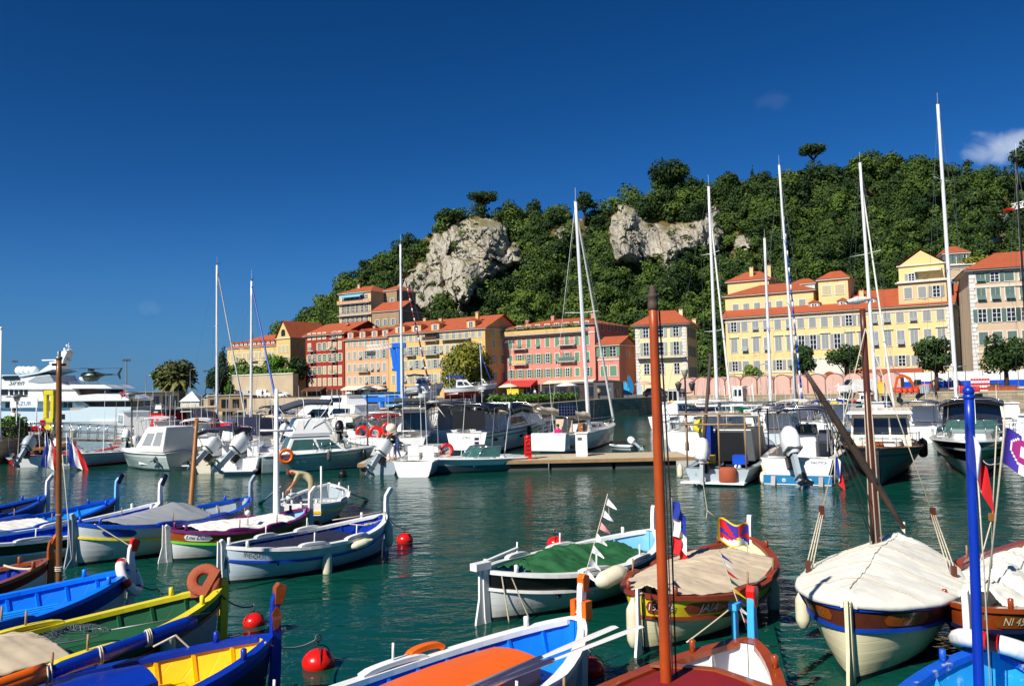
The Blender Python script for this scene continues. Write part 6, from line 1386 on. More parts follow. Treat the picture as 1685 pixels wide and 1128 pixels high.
def bimini(b, x0, x1, w, z0, z1, m='navycloth', arch=.12, legs=True, name='bimini', drop=.10, droop0=0, legm='chrome', side=0):
    mb = MB(); K, J = 8, 10; rows = []
    for i in range(K+1):
        u = i/K; zc = z1-arch*(2*u-1)**2-droop0*(1-u)**2+.02*math.cos(u*6.28*2)
        r_ = [(lerp(x0, x1, u), w*(j/J-.5), zc-arch*abs(2*j/J-1)**2.5) for j in range(J+1)]
        r_ = [(r_[0][0], r_[0][1]-.01, r_[0][2]-drop-side)]+r_+[(r_[-1][0], r_[-1][1]+.01, r_[-1][2]-drop-side)]; rows.append(r_)
    mb.grid(rows, m, True, True); o = mb.build(name, b.root); md = o.modifiers.new('thick', 'SOLIDIFY'); md.thickness = .015
    if legs:
        m2 = MB(); xc = (x0+x1)/2
        for x in (x0+.05, xc, x1-.05):
            m2.tube([(xc+(x-xc)*.15, -w/2, z0), (x, -w/2, z1-arch-drop*.3), (x, -w*.3, z1-arch*.25), (x, w*.3, z1-arch*.25), (x, w/2, z1-arch-drop*.3), (xc+(x-xc)*.15, w/2, z0)], .018, legm, 6)
        m2.build('frame', o)
    return o
def windshield(b, x0, x1, w, z0, h, m='greenglass', rake=.35):
    mb = MB(); fr = MB(); pts = [(x0, -w/2), (lerp(x0, x1, .75), -w*.44), (x1, -w*.2), (x1, w*.2), (lerp(x0, x1, .75), w*.44), (x0, w/2)]
    for (a, c) in zip(pts[:-1], pts[1:]):
        hi = lambda p: Vector((p[0]-rake*(.3+.7*(p[0]-x0)/(x1-x0)), p[1]*.9, z0+h)); lo = lambda p: Vector((p[0], p[1], z0))
        n = Vector((.008, 0, 0)); mb.add([lo(a), lo(c), hi(c), hi(a), lo(a)-n, lo(c)-n, hi(c)-n, hi(a)-n], [(0, 1, 2, 3), (7, 6, 5, 4)], m)
        fr.tube([lo(a), hi(a)], .018, 'chrome', 5); fr.tube([hi(a), hi(c)], .02, 'chrome', 5); fr.tube([lo(a), lo(c)], .02, 'palegrey', 5)
    o = mb.build('windscreen', b.root); fr.build('frame', o); return o
def boxp(b, c, d, m, name, bev=.02, top=(1, 1), rz=0): mb = MB(); mb.box((0, 0, 0), d, m, T(c) @ Rz(rz), top=top); return mb.build(name, b.root, bev=bev)
def antenna(b, x, y, z, h, m='white', r=.012): mb = MB(); mb.tube([(x, y, z), (x-.1*h, y, z+h)], [r, r*.5], m, 5); return mb.build('antenna', b.root)
def seat(b, x, y, z, m='gel', s=1.0):
    mb = MB(); mb.box((x, y, z+.2*s), (.5*s, .55*s, .4*s), m); mb.box((x-.22*s, y, z+.55*s), (.12*s, .55*s, .5*s), m); return mb.build('seat', b.root, bev=.04)
def mastw(b, base, top, r=.09, m='alu', spread=(.45,), sw=1.0, stays=True, boom=None, cover='bluecloth', furl=None, vane=True, taper=.7, stay_to=None, sail_h=.26, bdir=-1):
    """mast given by two world points; boom length and sail cover aft of it"""
    A, B_ = local(b.root, base), local(b.root, top); mb = MB(); mb.tube([A.lerp(B_, i/8) for i in range(9)], [r*(1-(1-taper)*(i/8)**2) for i in range(9)], m, 10); o = mb.build('mast', b.root)
    for q in spread:
        m2 = MB(); c = A.lerp(B_, q)
        for sd in (-1, 1): m2.tube([c, c+Vector((-.12, sd*sw, .05))], [.028, .02], m, 5)
        m2.build('spreader', o)
    if stays:
        m2 = MB(); t95 = A.lerp(B_, .97)
        for sd in (-1, 1):
            pts = [t95]+[A.lerp(B_, q)+Vector((-.12, sd*sw, .05)) for q in sorted(spread, reverse=True)]+[Vector((A.x-.15, sd*b.B*.45, b.f0+.1))]
            m2.tube(pts, .008, 'steel', 4); m2.tube([A.lerp(B_, .55), Vector((A.x+.5, sd*b.B*.42, b.f0+.1))], .006, 'steel', 4)
        m2.tube([B_, Vector((0.05, 0, b.f0+.2))], .008, 'steel', 4); m2.tube([B_, Vector((b.L+b.rake*.8, 0, b.f1))], .008, 'steel', 4)
        m2.tube([A+Vector((.12, .05, 0)), A.lerp(B_, .98)+Vector((.08, .03, 0))], .006, 'rope', 4); m2.build('rigging', o)
    if furl:
        col, col2, q0, foot = furl; F0 = Vector((b.L+b.rake*.7, 0, b.f1+.25)) if foot is None else local(b.root, foot); F1 = A.lerp(B_, q0); m2 = MB(); K = 40
        if not col2: m2.tube([F0.lerp(F1, i/K) for i in range(K+1)], [lerp(.10, .055, i/K) for i in range(K+1)], col, 8)
        for i in (range(K) if col2 else ()):
            mm = col2 if (col2 and i % 3 == 0) else col; m2.tube([F0.lerp(F1, i/K), F0.lerp(F1, (i+1)/K)], [lerp(.085, .045, i/K), lerp(.085, .045, (i+1)/K)], mm, 8)
        m2.build('furled_jib', o)
    if boom:
        bl, bz = boom; m2 = MB(); a = A+Vector((0, 0, bz)); e = a+Vector((bdir*bl, 0, .12)); m2.tube([a, e], .05, m, 8); bo = m2.build('boom', o)
        m2 = MB(); K = 14; rows = []
        for i in range(K+1):
            u = i/K; c = a.lerp(e, u); hh = sail_h*(1.25-.75*u)*(1+.06*math.sin(i*2.1)); ww = .11*(1.2-.5*u)
            rows.append([c+Vector((0, ww*math.sin(t), .0+hh*.5+hh*.55*math.cos(t))) for t in [2*math.pi*j/10 for j in range(11)]])
        m2.grid(rows, cover, True)
        hh = sail_h; m2.hexa([a+Vector(p) for p in ((-.12, -.12, 0), (.12, -.12, 0), (.12, .12, 0), (-.12, .12, 0))], [a+Vector(p) for p in ((-.05, -.08, 1.25), (.09, -.08, 1.25), (.09, .08, 1.25), (-.05, .08, 1.25))], cover)
        if bdir: m2.add([a+Vector((0, .02, 1.1)), a+Vector((0, -.02, 1.1)), a.lerp(e, .30)+Vector((0, -.04, hh)), a.lerp(e, .30)+Vector((0, .04, hh))], [(0, 1, 2, 3), (3, 2, 1, 0)], cover)
        m2.build('sail_cover', bo)
    if vane:
        m2 = MB(); m2.tube([B_, B_+Vector((0, 0, .9))], .008, 'white', 4); m2.tube([B_+Vector((-.2, 0, .1)), B_+Vector((.25, 0, .16))], .01, 'black', 4); m2.ball(B_+Vector((.25, 0, .18)), .04, 'black', 6, 4); m2.box(B_+Vector((0, 0, .05)), (.14, .14, .12), 'steel'); m2.build('masthead', o)
    return o
def sailboat(label, A, B_, beam, f0, f1, base_px, top_px, Ym, side='gel', stripe='navy', coach=(.3, .72, .38), **k):
    b = Boat('sailing_boat', label, A, B_, beam, f0, f1, side, stripe, cock=(.06, .28), tr=.62, cat='sailing boat', full=2.0, rake=.5, group='sailing boats with tall masts', rub=k.pop('rub', None))
    L = b.L; z = lerp(f0, f1, .2)
    h, o = cabin(b, L*coach[0], L*coach[1], beam*.58, z, z+coach[2], .8, .05, .8, 'gel', [(.08, .30, .35, .75), (.36, .56, .35, .75), (.62, .8, .35, .7)], front=False, w1=beam*.42, roof=False)
    rail(b, .0, .98, .5, n=9, r=.010); mastw(b, at(base_px[0], base_px[1], Ym), at(top_px[0], top_px[1], Ym+k.pop('lean', 0)), **k); return b
# ================= FLEET =================
# ---- near pontoon with its post, box and cleats ----
p0, p1 = onz(600, 757, .5), onz(1190, 755, .5); mb = MB(); L = p1.x-p0.x; Y0 = 38.6
for i in range(int(L/1.2)): mb.box((i*1.2+.6, 1.6, .46), (1.18, 3.2, .10), 'plank')
mb.box((L/2, -.03, .42), (L, .06, .16), 'wood')
for i in range(int(L/3)): mb.box((i*3+1.5, 1.6, .08), (2.85, 2.9, .62), 'darkwall')
single(mb, 'pontoon', 'long floating pontoon with pale plank deck and dark floats', 'pontoon', (p0.x, Y0, 0))
P = at(869, 745, 39.2); mb = MB(); mb.box((0, 0, .50), (.34, .30, 1.0), 'red', top=(.95, .95)); mb.lathe([(.17, 0), (.16, .06), (.10, .12), (.0, .14)], 'red', 14, T(0, 0, 1.0)); mb.ring((0, -.17, .78), .10, .02, 'buoyred', 14, 6, Rx(R(90)))
for z in (.25, .45, .62): mb.box((0, -.16, z), (.22, .03, .04), 'darkred')
single(mb, 'fire_hydrant_post', 'bright red hydrant post standing on the pontoon', 'post', (P.x, 39.2, .51), bev=.02)
P = at(957, 742, 40.2); mb = MB(); mb.box((0, 0, .55), (.55, .45, 1.1), 'gel', top=(.97, .97)); mb.box((0, 0, 1.13), (.62, .52, .08), 'gel'); mb.box((-.1, -.235, .85), (.2, .02, .12), 'slate')
single(mb, 'service_box', 'white service box on the pontoon in front of the sailing boat', 'service box', (P.x, 40.2, .51), bev=.02)
P = at(785, 742, 41); mb = MB(); mb.box((0, 0, .6), (.42, .4, 1.2), 'gel'); mb.box((0, 0, 1.24), (.48, .46, .08), 'gel')
for k in range(3): mb.box((0, -.205, .5+.2*k), (.22, .02, .12), 'navy')
single(mb, 'service_box', 'tall white service box at the left end of the pontoon', 'service box', (P.x, 41, .51), bev=.02)
P = at(735, 745, 40); single_x((lambda m_: (m_.ring((0, 0, 0), .27, .085, 'red', 22, 8, None), m_)[1])(MB()), 'life_ring', 'red life ring leaning on the pontoon behind the speedboat', 'life ring', Vector((P.x, 40, .95)), Rx(R(78)))
# ---- flybridge cruiser ----
b = Boat('motor_cruiser', 'white flybridge cruiser with dark green hull and navy sun awning', (428, 777), (600, 767), 2.4, .88, 1.02, 'tealhull', 'gel', rub='gel', cock=(.03, .20), rake=.55)
h, o = cabin(b, b.L*.20, b.L*.80, 2.05, .90, 1.72, .95, .35, .82, 'gel', [(.06, .54, .20, .82), (.57, .93, .20, .78)], 'greenglass', back=True)
h, o = cabin(b, b.L*.24, b.L*.66, 1.9, 1.76, 2.62, .45, .40, .72, 'gel', [], front=False, name='flybridge', roof=False, bev=.12)
bimini(b, b.L*.10, b.L*.66, 1.7, 1.8, 3.62, 'greycloth', .14, True, droop0=.42, drop=.16, legm='white'); rail(b, .45, .98, .5); windshield(b, b.L*.5, b.L*.64, 1.3, 2.62, .25, rake=.1)
fender(b.W(b.L*.60, -1.2, .75), 0, .10, .5, 'dark covered fender on the flybridge cruiser', mat='charcoal', top=b.pt(.6, -1, .95) and b.W(b.L*.60, -1.15, 1.0))
fender(b.W(b.L*.97, -.55, .6), 0, .12, .55, 'black fender near the bow of the flybridge cruiser', mat='black')
fender(onz(564, 781, .1), 0, .20, .42, 'black round buoy floating beside the flybridge cruiser', mat='black')
lettering('K 32572', .16, 'charcoal', (lambda x, y, b=b: Vector((b.X(.90, .75)+x, -b.half(.90+x/b.L, .75+y)-.03, .75+y))), b.root)
ctr = b.W(b.L*.20, -1.28, .83); single_x((lambda m_: (m_.ring((0, 0, 0), .30, .075, 'orange', 24, 8, None), m_)[1])(MB()), 'life_ring', 'orange life ring on the rail of the flybridge cruiser', 'life ring', ctr, Rz(b.h) @ Rx(R(90)))
# ---- the two white boats with tilted outboards, centre ----
b = Boat('motor_boat', 'small white open boat with silver grey outboard left of the pontoon', (628, 781), (664, 757), 1.7, .60, .85, 'palegrey', 'slate', cock=(.05, .6), rake=.4); outboard(b, .05, -.12, .75, 1.15, .65, 'gel', rz=-.8); windshield(b, b.L*.45, b.L*.62, 1.2, .8, .3); seat(b, b.L*.3, 0, .35)
b = Boat('motor_boat', 'white sport boat with its stern turned to the camera beside the speedboat', (680, 785), (727, 762), 2.0, .70, .95, 'gel', 'charcoal', cock=(.08, .5), rake=.5, rub='gel'); boxp(b, (b.L*.62, 0, 1.0), (b.L*.4, 1.4, .28), 'gel', 'foredeck', .08, (.8, .7)); windshield(b, b.L*.42, b.L*.55, 1.5, .85, .3); seat(b, b.L*.25, .3, .5); seat(b, b.L*.25, -.4, .5)
fender(b.W(b.L*.40, -1.06, .45), 0, .09, .5, 'white fender on the sport boat beside the speedboat', top=b.W(b.L*.4, -.98, .8))
# speedboat
b = Boat('speedboat', 'low grey and white speedboat with a green tinted wraparound windscreen', (857, 770), (722, 779), 2.2, .62, .74, 'gel', 'charcoal', 'antifoul', cock=(.25, .62), rake=.8, full=2.0, rub='gel', low='slate')
windshield(b, b.L*.36, b.L*.70, 1.8, .70, .48, rake=.45); seat(b, b.L*.42, .35, .2, 'offwhite', .8); seat(b, b.L*.42, -.35, .2, 'offwhite', .8); boxp(b, (b.L*.12, 0, .58), (b.L*.2, 1.2, .14), 'palegrey', 'engine_hatch', .04)
fender(b.W(b.L*.26, 1.0, .55), 1.2, .08, .45, 'white fender slung along the side of the speedboat')
# ---- cabin cruisers behind the pontoon ----
b = Boat('motor_cruiser', 'large white cabin cruiser with black canvas enclosure over the cockpit', (768, 748), (885, 727), 3.0, 1.28, 1.75, 'gel', 'black', rub='black', cock=(.04, .26), rake=.9)
cabin(b, b.L*.26, b.L*.86, 2.7, 1.35, 2.25, 1.6, .2, .82, 'gel', [(.05, .55, .2, .8)]); bimini(b, b.L*.02, b.L*.30, 2.6, 1.4, 3.05, 'black', .2, True, side=.15); bimini(b, b.L*.33, b.L*.66, 2.5, 1.4, 3.0, 'black', .2, True, droop0=.0, side=.35)
mb = MB()
for sd in (-1, 1): mb.hexa([Vector((b.L*.27+q, sd*y, 1.4)) for q, y in ((0, 1.36), (.35, 1.36), (.35, 1.30), (0, 1.30))], [Vector((b.L*.33+q, sd*y, 2.95)) for q, y in ((0, 1.2), (.25, 1.2), (.25, 1.14), (0, 1.14))], 'gel')
mb.box((b.L*.345, 0, 2.98), (.28, 2.4, .08), 'gel'); mb.build('radar_arch', b.root)
for t in (.12, .24, .46):
    for sd in (-1, 1): mb = MB(); z = .85; mb.box((0, 0, 0), (.55, .03, .20), 'glass', T(b.X(t, z), sd*(b.half(t, z)+.01), z)); mb.build('porthole', b.root, bev=.05)
mb = MB(); mb.grid([[Vector((b.L*.03+.0, y, z)) for z in (1.5, 2.6)] for y in (-1.1, 1.1)], 'black', False); mb.build('canvas_door', b.root); rail(b, .3, .98, .55); boxp(b, (-.3, 0, .35), (.6, 2.2, .08), 'gel', 'swim_platform')
lettering('SYRA', .22, 'slate', (lambda x, y, b=b: Vector((-.015, -x, 1.0+y))), b.root)
fender(b.W(b.L*.52, -1.62, 1.0), 0, .16, .8, 'long black fender on the large cabin cruiser', mat='black', top=b.W(b.L*.52, -1.5, 1.5))
b = Boat('motor_cruiser', 'white cabin cruiser with a grey side window left of the large cruiser', (722, 737), (795, 716), 2.9, 1.2, 1.5, 'gel', 'palegrey', cock=(.04, .30), rake=.8)
cabin(b, b.L*.30, b.L*.85, 2.6, 1.25, 2.7, 1.6, -.1, .85, 'gel', [(.10, .62, .25, .8)]); bimini(b, .1, b.L*.36, 2.4, 1.3, 3.1, 'black', .15); rail(b, .3, .98, .5); antenna(b, b.L*.4, .6, 2.8, 2.4)
b = Boat('motor_boat', 'white boat with navy hard top and a black cabin opening', (668, 747), (700, 722), 2.7, 1.0, 1.3, 'gel', 'navy', cock=(.04, .40), rake=.6)
cabin(b, b.L*.36, b.L*.85, 2.3, 1.1, 2.5, 1.1, .1, .85, 'gel', [(.1, .6, .3, .8)], back=True); bimini(b, b.L*.05, b.L*.62, 2.4, 1.1, 3.0, 'navycloth', .1, True, side=.1); boxp(b, (b.L*.25, 0, 3.25), (1.9, 2.2, .3), 'charcoal', 'stowed_dinghy', .12); antenna(b, b.L*.3, .5, 3.1, 1.2)
mb = MB(); mb.ball((.3, .9, 1.6), (.35, .35, .3), 'offwhite', 12, 8); mb.build('rolled_canvas', b.root)
b = Boat('motor_boat', 'white open boat draped with a crumpled white cover left of the pontoon', (655, 752), (572, 745), 2.0, .7, .95, 'gel', 'slate', cock=None, rake=.5)
mb = MB(); mb.grid([[Vector((b.L*(.1+.8*i/20), y*b.half(.1+.8*i/20)*1.0, b.sheer(.1+.8*i/20)+.30*(1-abs(y)**2)+.05*noise.noise(Vector((i*.8, y*3, 1))))) for y in [j/6-1 for j in range(13)]] for i in range(21)], 'sail', True, True); mb.build('cover', b.root)
for k, (px, py, lb) in enumerate([(596, 711, 'leftmost of three red and white life rings on the moored boats'), (638, 706, 'right one of three red life rings on the moored boats'), (617, 712, 'middle one of three red life rings on the moored boats')]):
    P = at(px, py, 52); single_x((lambda m_: (m_.ring((0, 0, 0), .34, .11, 'buoyred', 22, 8, None), m_)[1])(MB()), 'life_ring', lb, 'life ring', P, Rx(R(80)))
b = Boat('motor_boat', 'beige topped boat carrying the red life rings', (652, 738), (590, 728), 2.4, .9, 1.2, 'gel', 'red', cock=(.04, .4), rake=.5); bimini(b, .2, b.L*.45, 2.0, 1.0, 2.35, 'darkred', .15); cabin(b, b.L*.42, b.L*.8, 1.9, 1.0, 1.8, .8, .1, .8, 'gel', [(.1, .8, .3, .8)]); rail(b, .02, .98, .5)
b = Boat('motor_yacht', 'sleek white motor yacht with dark curved side windows behind the cruiser', (640, 722), (476, 714), 3.6, 1.5, 1.9, 'gel', 'palegrey', cock=(.03, .2), rake=1.2)
cabin(b, b.L*.18, b.L*.80, 3.0, 1.6, 2.75, 1.9, .2, .8, 'gel', [(.06, .40, .3, .8), (.44, .80, .3, .75)]); cabin(b, b.L*.28, b.L*.62, 2.3, 2.8, 3.55, 1.2, .4, .7, 'gel', [(.15, .6, .3, .85)], name='upper_cabin'); antenna(b, b.L*.3, .4, 3.6, 1.6); mb = MB(); mb.lathe([(.3, 0), (.32, .08), (.1, .16), (.01, .18)], 'gel', 14, T(b.L*.36, 0, 3.75)); mb.build('radar_dome', b.root); rail(b, .4, .98, .5)
b = Boat('motor_boat', 'pale hulled boat with a turned up windscreen between the cruiser and the yacht', (560, 740), (612, 722), 2.4, .9, 1.2, 'offwhite', 'slate', cock=(.04, .5), rake=.6); windshield(b, b.L*.5, b.L*.62, 1.9, 1.1, .5); outboard(b, .0, .0, 1.0, 1.3, .35, 'black'); bimini(b, .3, b.L*.5, 1.8, .9, 2.3, 'offwhite', .12)
# ---- left cluster ----
b = Boat('motor_boat', 'white boat with a tall silver outboard in front of the flybridge cruiser', (392, 780), (470, 757), 2.2, .78, 1.0, 'gel', 'slate', cock=(.05, .55), rake=.6); outboard(b, -.05, .0, .85, 1.35, .8, 'gel', rz=-.75); rail(b, .3, .95, .4); seat(b, b.L*.3, 0, .4); boxp(b, (-.35, 0, .22), (.7, 1.9, .08), 'gel', 'swim_platform')
b = Boat('motor_boat', 'white boat with red pinstriped outboard left of the silver outboard', (350, 778), (425, 752), 2.1, .78, 1.0, 'offwhite', 'brickred', cock=(.05, .55), rake=.6); outboard(b, -.05, .1, .85, 1.25, .8, 'gel', rz=-.75); bimini(b, .3, b.L*.45, 1.8, .8, 2.2, 'navycloth', .12, side=.1); rail(b, .3, .95, .4); seat(b, b.L*.3, 0, .4)
b = Boat('motor_boat', 'small white boat with a dark red hull side and tilted white outboard', (293, 771), (352, 750), 2.0, .72, 1.0, 'darkred', 'gel', rub='gel', cock=(.05, .55), rake=.5); outboard(b, -.05, .2, .8, 1.2, .75, 'gel', rz=-.7); boxp(b, (-.35, 0, .2), (.7, 1.7, .08), 'gel', 'swim_platform'); cabin(b, b.L*.45, b.L*.85, 1.6, .9, 1.5, .7, .1, .8, 'gel', [(.1, .8, .3, .8)])
fender(b.W(b.L*.2, -1.0, .5), .3, .09, .5, 'white fender on the boat with the dark red side', top=b.W(b.L*.2, -.95, .8))
b = Boat('motor_cruiser', 'white day cruiser with a raised white canvas camper top', (300, 772), (212, 768), 2.3, .90, 1.0, 'tealhull', 'slate', rub='gel', low='tealhull', cock=(.05, .5), rake=.6)
windshield(b, b.L*.50, b.L*.64, 1.9, .95, .40, rake=.25); mb = MB(); h = Hx(b.L*.06, b.L*.60, 2.0, .95, 2.25, .95, -.1, .85); h.put(mb, 'sail'); o = mb.build('canvas_top', b.root, bev=.05)
for sd in 'LR': g = MB(); h.panel(g, sd, .12, .40, .25, .8, 'greytarp'); h.panel(g, sd, .48, .80, .25, .75, 'greytarp'); g.build('window', o)
g = MB(); h.panel(g, 'F', .1, .46, .45, .85, 'greytarp'); h.panel(g, 'F', .54, .9, .45, .85, 'greytarp'); g.build('window', o); boxp(b, (b.L*.80, 0, 1.02), (b.L*.3, 1.1, .10), 'gel', 'foredeck', .04, (.8, .8))
b = Boat('motor_boat', 'low pale open boat with an orange stripe moored right of the French flags', (222, 757), (128, 769), 1.9, .66, .8, 'bluegreyhull', 'red', cock=(.05, .6), rake=.4, rub='gel'); outboard(b, -.05, 0, .75, 1.0, .5, 'gel'); mb = MB(); mb.sweep([(b.L*.2, -.5, .9), (b.L*.55, -.6, .72)], .35, .06, 'red'); mb.build('red_board', b.root)
for k, (px, py) in enumerate([(158, 752), (187, 756)]): boxp(b, (b.L*(.45+.25*k), .1, .55), (.3, .3, .3), 'slate' if k else 'gel', 'crate', .03)
mb = MB(); mb.ball((b.L*.93, -.35, .6), (.3, .14, .12), 'charcoal', 12, 8); mb.build('bow_pad', b.root)
b = Boat('motor_boat', 'white inflatable boat with grey outboard beside the stone quay', (50, 768), (108, 748), 1.9, .6, .8, 'gel', 'slate', cock=(.05, .6), rake=.4); outboard(b, -.05, .1, .8, 1.3, .75, 'palegrey', rz=-.4); mb = MB(); mb.box((b.L*.5, 0, .85), (b.L*.5, 1.5, .1), 'masttan'); mb.build('wooden_board', b.root)
b = Boat('motor_boat', 'little red boat with black outboard at the foot of the stone quay', (38, 766), (20, 756), 1.2, .35, .45, 'red', 'red', cock=(.1, .6), rake=.3); outboard(b, 0, 0, .55, .8, .5, 'charcoal')
b = Boat('motor_boat', 'white dinghy with a black engine behind the left French flag', (96, 766), (122, 750), 1.7, .55, .7, 'gel', 'red', cock=(.1, .6), rake=.3); outboard(b, 0, .1, .75, 1.1, .6, 'gel', rz=.3)
for px, tilt, lb in ((78, .05, 'left one of two French flags hanging from sterns near the stone quay'), (113, -.35, 'right one of two French flags hanging from sterns near the stone quay')):
    P = at(px, 718, 44); root = thing('flag', lb, 'flag', P, group='French flags on sterns'); m_ = MB()
    for k, c in enumerate(('flagblue', 'flagwhite', 'flagred')): m_.grid([[Vector((-.10+.16*(k+u)+.20*v*(k+u-.8)-tilt*v, .08*math.sin(v*6+u*5), -1.55*v-.12*(k+u))) for v in [j/8 for j in range(9)]] for u in (0, .33, .66, 1)], c, True)
    m_.build('cloth', root); m_ = MB(); m_.tube([(-.12, 0, .2), (-.06, 0, -1.9)], .02, 'gel', 6); m_.build('staff', root)
b = Boat('fishing_boat', 'white fishing boat with a boxy wheelhouse behind the day cruiser', (232, 740), (212, 730), 2.4, .9, 1.2, 'gel', 'bluecloth', cock=(.04, .4), rake=.4); cabin(b, b.L*.35, b.L*.9, 1.9, 1.0, 2.7, .2, .0, .95, 'gel', [(.1, .45, .5, .85), (.55, .9, .5, .85)], 'glass'); boxp(b, (b.L*.1, 0, 1.3), (.6, 1.0, .7), 'gel', 'locker')
b = Boat('fishing_boat', 'red orange fishing boat with a flat cabin behind the day cruiser', (300, 724), (248, 720), 2.8, .9, 1.2, 'red', 'navy', cock=(.04, .3), rake=.4); cabin(b, b.L*.2, b.L*.85, 2.2, 1.0, 2.3, .3, .1, .92, 'red', [(.08, .24, .3, .75), (.34, .5, .3, .75), (.6, .8, .3, .75)], 'palegrey'); boxp(b, (b.L*.5, 0, 2.6), (b.L*.9, 2.6, .12), 'navycloth', 'awning'); antenna(b, b.L*.3, 0, 2.6, 2.2)
b = Boat('motor_boat', 'boat with a peaked navy and grey tent cover behind the varnished mast', (345, 735), (322, 716), 2.4, .8, 1.0, 'gel', 'navy', cock=(.04, .4), rake=.4); mb = MB(); Hx(.2, b.L*.85, 2.2, .9, 2.6, 1.2, .6, .45).put(mb, 'navycloth'); Hx(b.L*.5, b.L*.95, 1.7, .9, 1.8, 1.2, .3, .5).put(mb, 'greytarp'); mb.build('cover', b.root, bev=.08)
b = Boat('motor_boat', 'white boat carrying an upturned red dinghy', (392, 747), (335, 742), 2.1, .9, 1.1, 'gel', 'slate', cock=(.05, .4), rake=.5); cabin(b, b.L*.3, b.L*.75, 1.7, .95, 1.6, .3, .1, .9, 'gel', [(.1, .5, .3, .8)])
mb = MB(); mb.grid([[Vector((b.L*(.1+.75*i/12), w_*.75*math.sin(math.pi*min(1, .2+i/14)), 1.68+.32*(1-w_*w_)**.5)) for w_ in [j/6-1 for j in range(13)]] for i in range(13)], 'red', True, True); mb.tube([(b.L*.1, -.7, 1.7), (b.L*.5, -.85, 1.7), (b.L*.85, -.3, 1.7)], .09, 'red', 8); mb.build('red_dinghy', b.root)
b = Boat('motor_boat', 'white boat under a large navy cockpit cover beside the flybridge cruiser', (450, 738), (372, 730), 2.4, .9, 1.15, 'gel', 'slate', cock=(.05, .4), rake=.5); mb = MB(); Hx(.2, b.L*.72, 2.2, .98, 2.15, 1.1, .7, .6).put(mb, 'navycloth'); mb.build('cover', b.root, bev=.15); rail(b, .1, .95, .55)
b = Boat('motor_boat', 'dark navy covered day boat behind the upturned red dinghy', (480, 728), (418, 722), 2.4, .9, 1.1, 'gel', 'navy', cock=(.05, .4), rake=.5); mb = MB(); Hx(.1, b.L*.9, 2.2, 1.0, 1.6, 1.3, .5, .5).put(mb, 'navycloth'); mb.build('cover', b.root, bev=.12); bimini(b, .2, b.L*.6, 2.0, 1, 2.2, 'canvas', .1)
# ---- sailing boats ----
bb = sailboat('white yacht whose mast stands farthest to the left, beyond the navy covers', (300, 716), (398, 712), 3.0, 1.0, 1.3, (357, 700), (357, 436), 79, r=.13, spread=(.62,), sw=1.1, boom=(3.6, 1.6), cover='canvas', furl=('sail', None, .98, None))
bb = sailboat('yacht with a bright blue sail cover and blue furled jib', (340, 728), (458, 732), 3.0, 1.0, 1.3, (413, 715), (414, 462), 66, r=.12, spread=(.55,), sw=1.0, boom=(3.1, .9), cover='royalcloth', furl=('bluehull', None, .97, None))
bb = sailboat('yacht with a red and white striped jib behind the pontoon', (610, 714), (722, 712), 3.0, 1.0, 1.3, (662, 700), (659, 402), 74, r=.13, spread=(.5,), sw=1.0, furl=('darkred', 'white', .92, at(708, 640, 76)), boom=(3.2, 1.2), cover='navycloth')
bb = b = sailboat('white sailing boat with tan sail cover and solar panel at the pontoon', (905, 748), (1008, 727), 2.7, 1.1, 1.3, (970, 715), (947, 332), 51, coach=(.34, .78, .42), spread=(.52,), sw=1.1, boom=None, furl=('sail', None, .97, None), r=.13)
A = local(b.root, at(966, 684, 51)); e = local(b.root, at(884, 672, 48.5)); mb = MB(); K = 14
rows = []
for i in range(K+1):
    u = i/K; c = A.lerp(e, u); hh = .55*(1-.35*u); rows.append([c+Vector((0, .26*math.sin(t), -.05+hh*.5*math.cos(t)+.05*math.sin(i*2))) for t in [2*math.pi*j/10 for j in range(11)]])
mb.grid(rows, 'canvas', True); mb.tube([A, e], .06, 'alu', 8); mb.build('sail_cover', b.root)
mb = MB(); c = local(b.root, at(933, 674, 47)); mb.box((0, 0, 0), (.95, .04, .68), 'solar', T(c) @ Rz(-b.h) @ Rx(R(-12))); 
for k in range(1, 6): mb.box((-.475+.95*k/6, -.025, 0), (.012, .01, .66), 'steel', T(c) @ Rz(-b.h) @ Rx(R(-12)))
for k in range(1, 4): mb.box((0, -.025, -.34+.68*k/4), (.93, .01, .012), 'steel', T(c) @ Rz(-b.h) @ Rx(R(-12)))
mb.tube([c, (c.x, c.y, 1.0)], .03, 'chrome', 6); mb.build('solar_panel', b.root)
mb = MB(); Hx(-.55, .35, 2.3, .25, 1.25, .0, .35, .95).put(mb, 'gel'); mb.build('transom', b.root, bev=.06); boxp(b, (b.L*.25, -.95, 1.35), (.5, .3, .7), 'masttan', 'locker'); boxp(b, (b.L*.25, .2, 1.55), (.1, 1.1, .8), 'canvas', 'cockpit_screen')
b13x = Boat('inflatable_dinghy', 'grey inflatable dinghy drifting behind the sailing boat bow', (1044, 742), (1008, 741), 1.2, .3, .35, 'palegrey', 'charcoal', cock=(.1, .8), rake=.2, cat='dinghy', floor=.15); outboard(b13x, .1, 0, .35, .7, .9, 'gel')
bb = sailboat('sailing yacht with a dark blue sail cover behind the grey fishing boat', (1090, 722), (1212, 716), 3.2, 1.2, 1.5, (1182, 706), (1166, 307), 60, spread=(.40, .72), sw=1.1, boom=(3.4, 1.3), cover='navycloth', furl=('sail', None, .93, at(1207, 702, 60)), r=.13)
bb = sailboat('sailing yacht with royal blue sail cover whose short mast stands behind the grey boat', (1335, 703), (1240, 702), 3.0, 1.0, 1.3, (1270, 690), (1258, 392), 74, spread=(.5,), sw=1.0, boom=(2.9, 1.1), cover='royalcloth', r=.15)
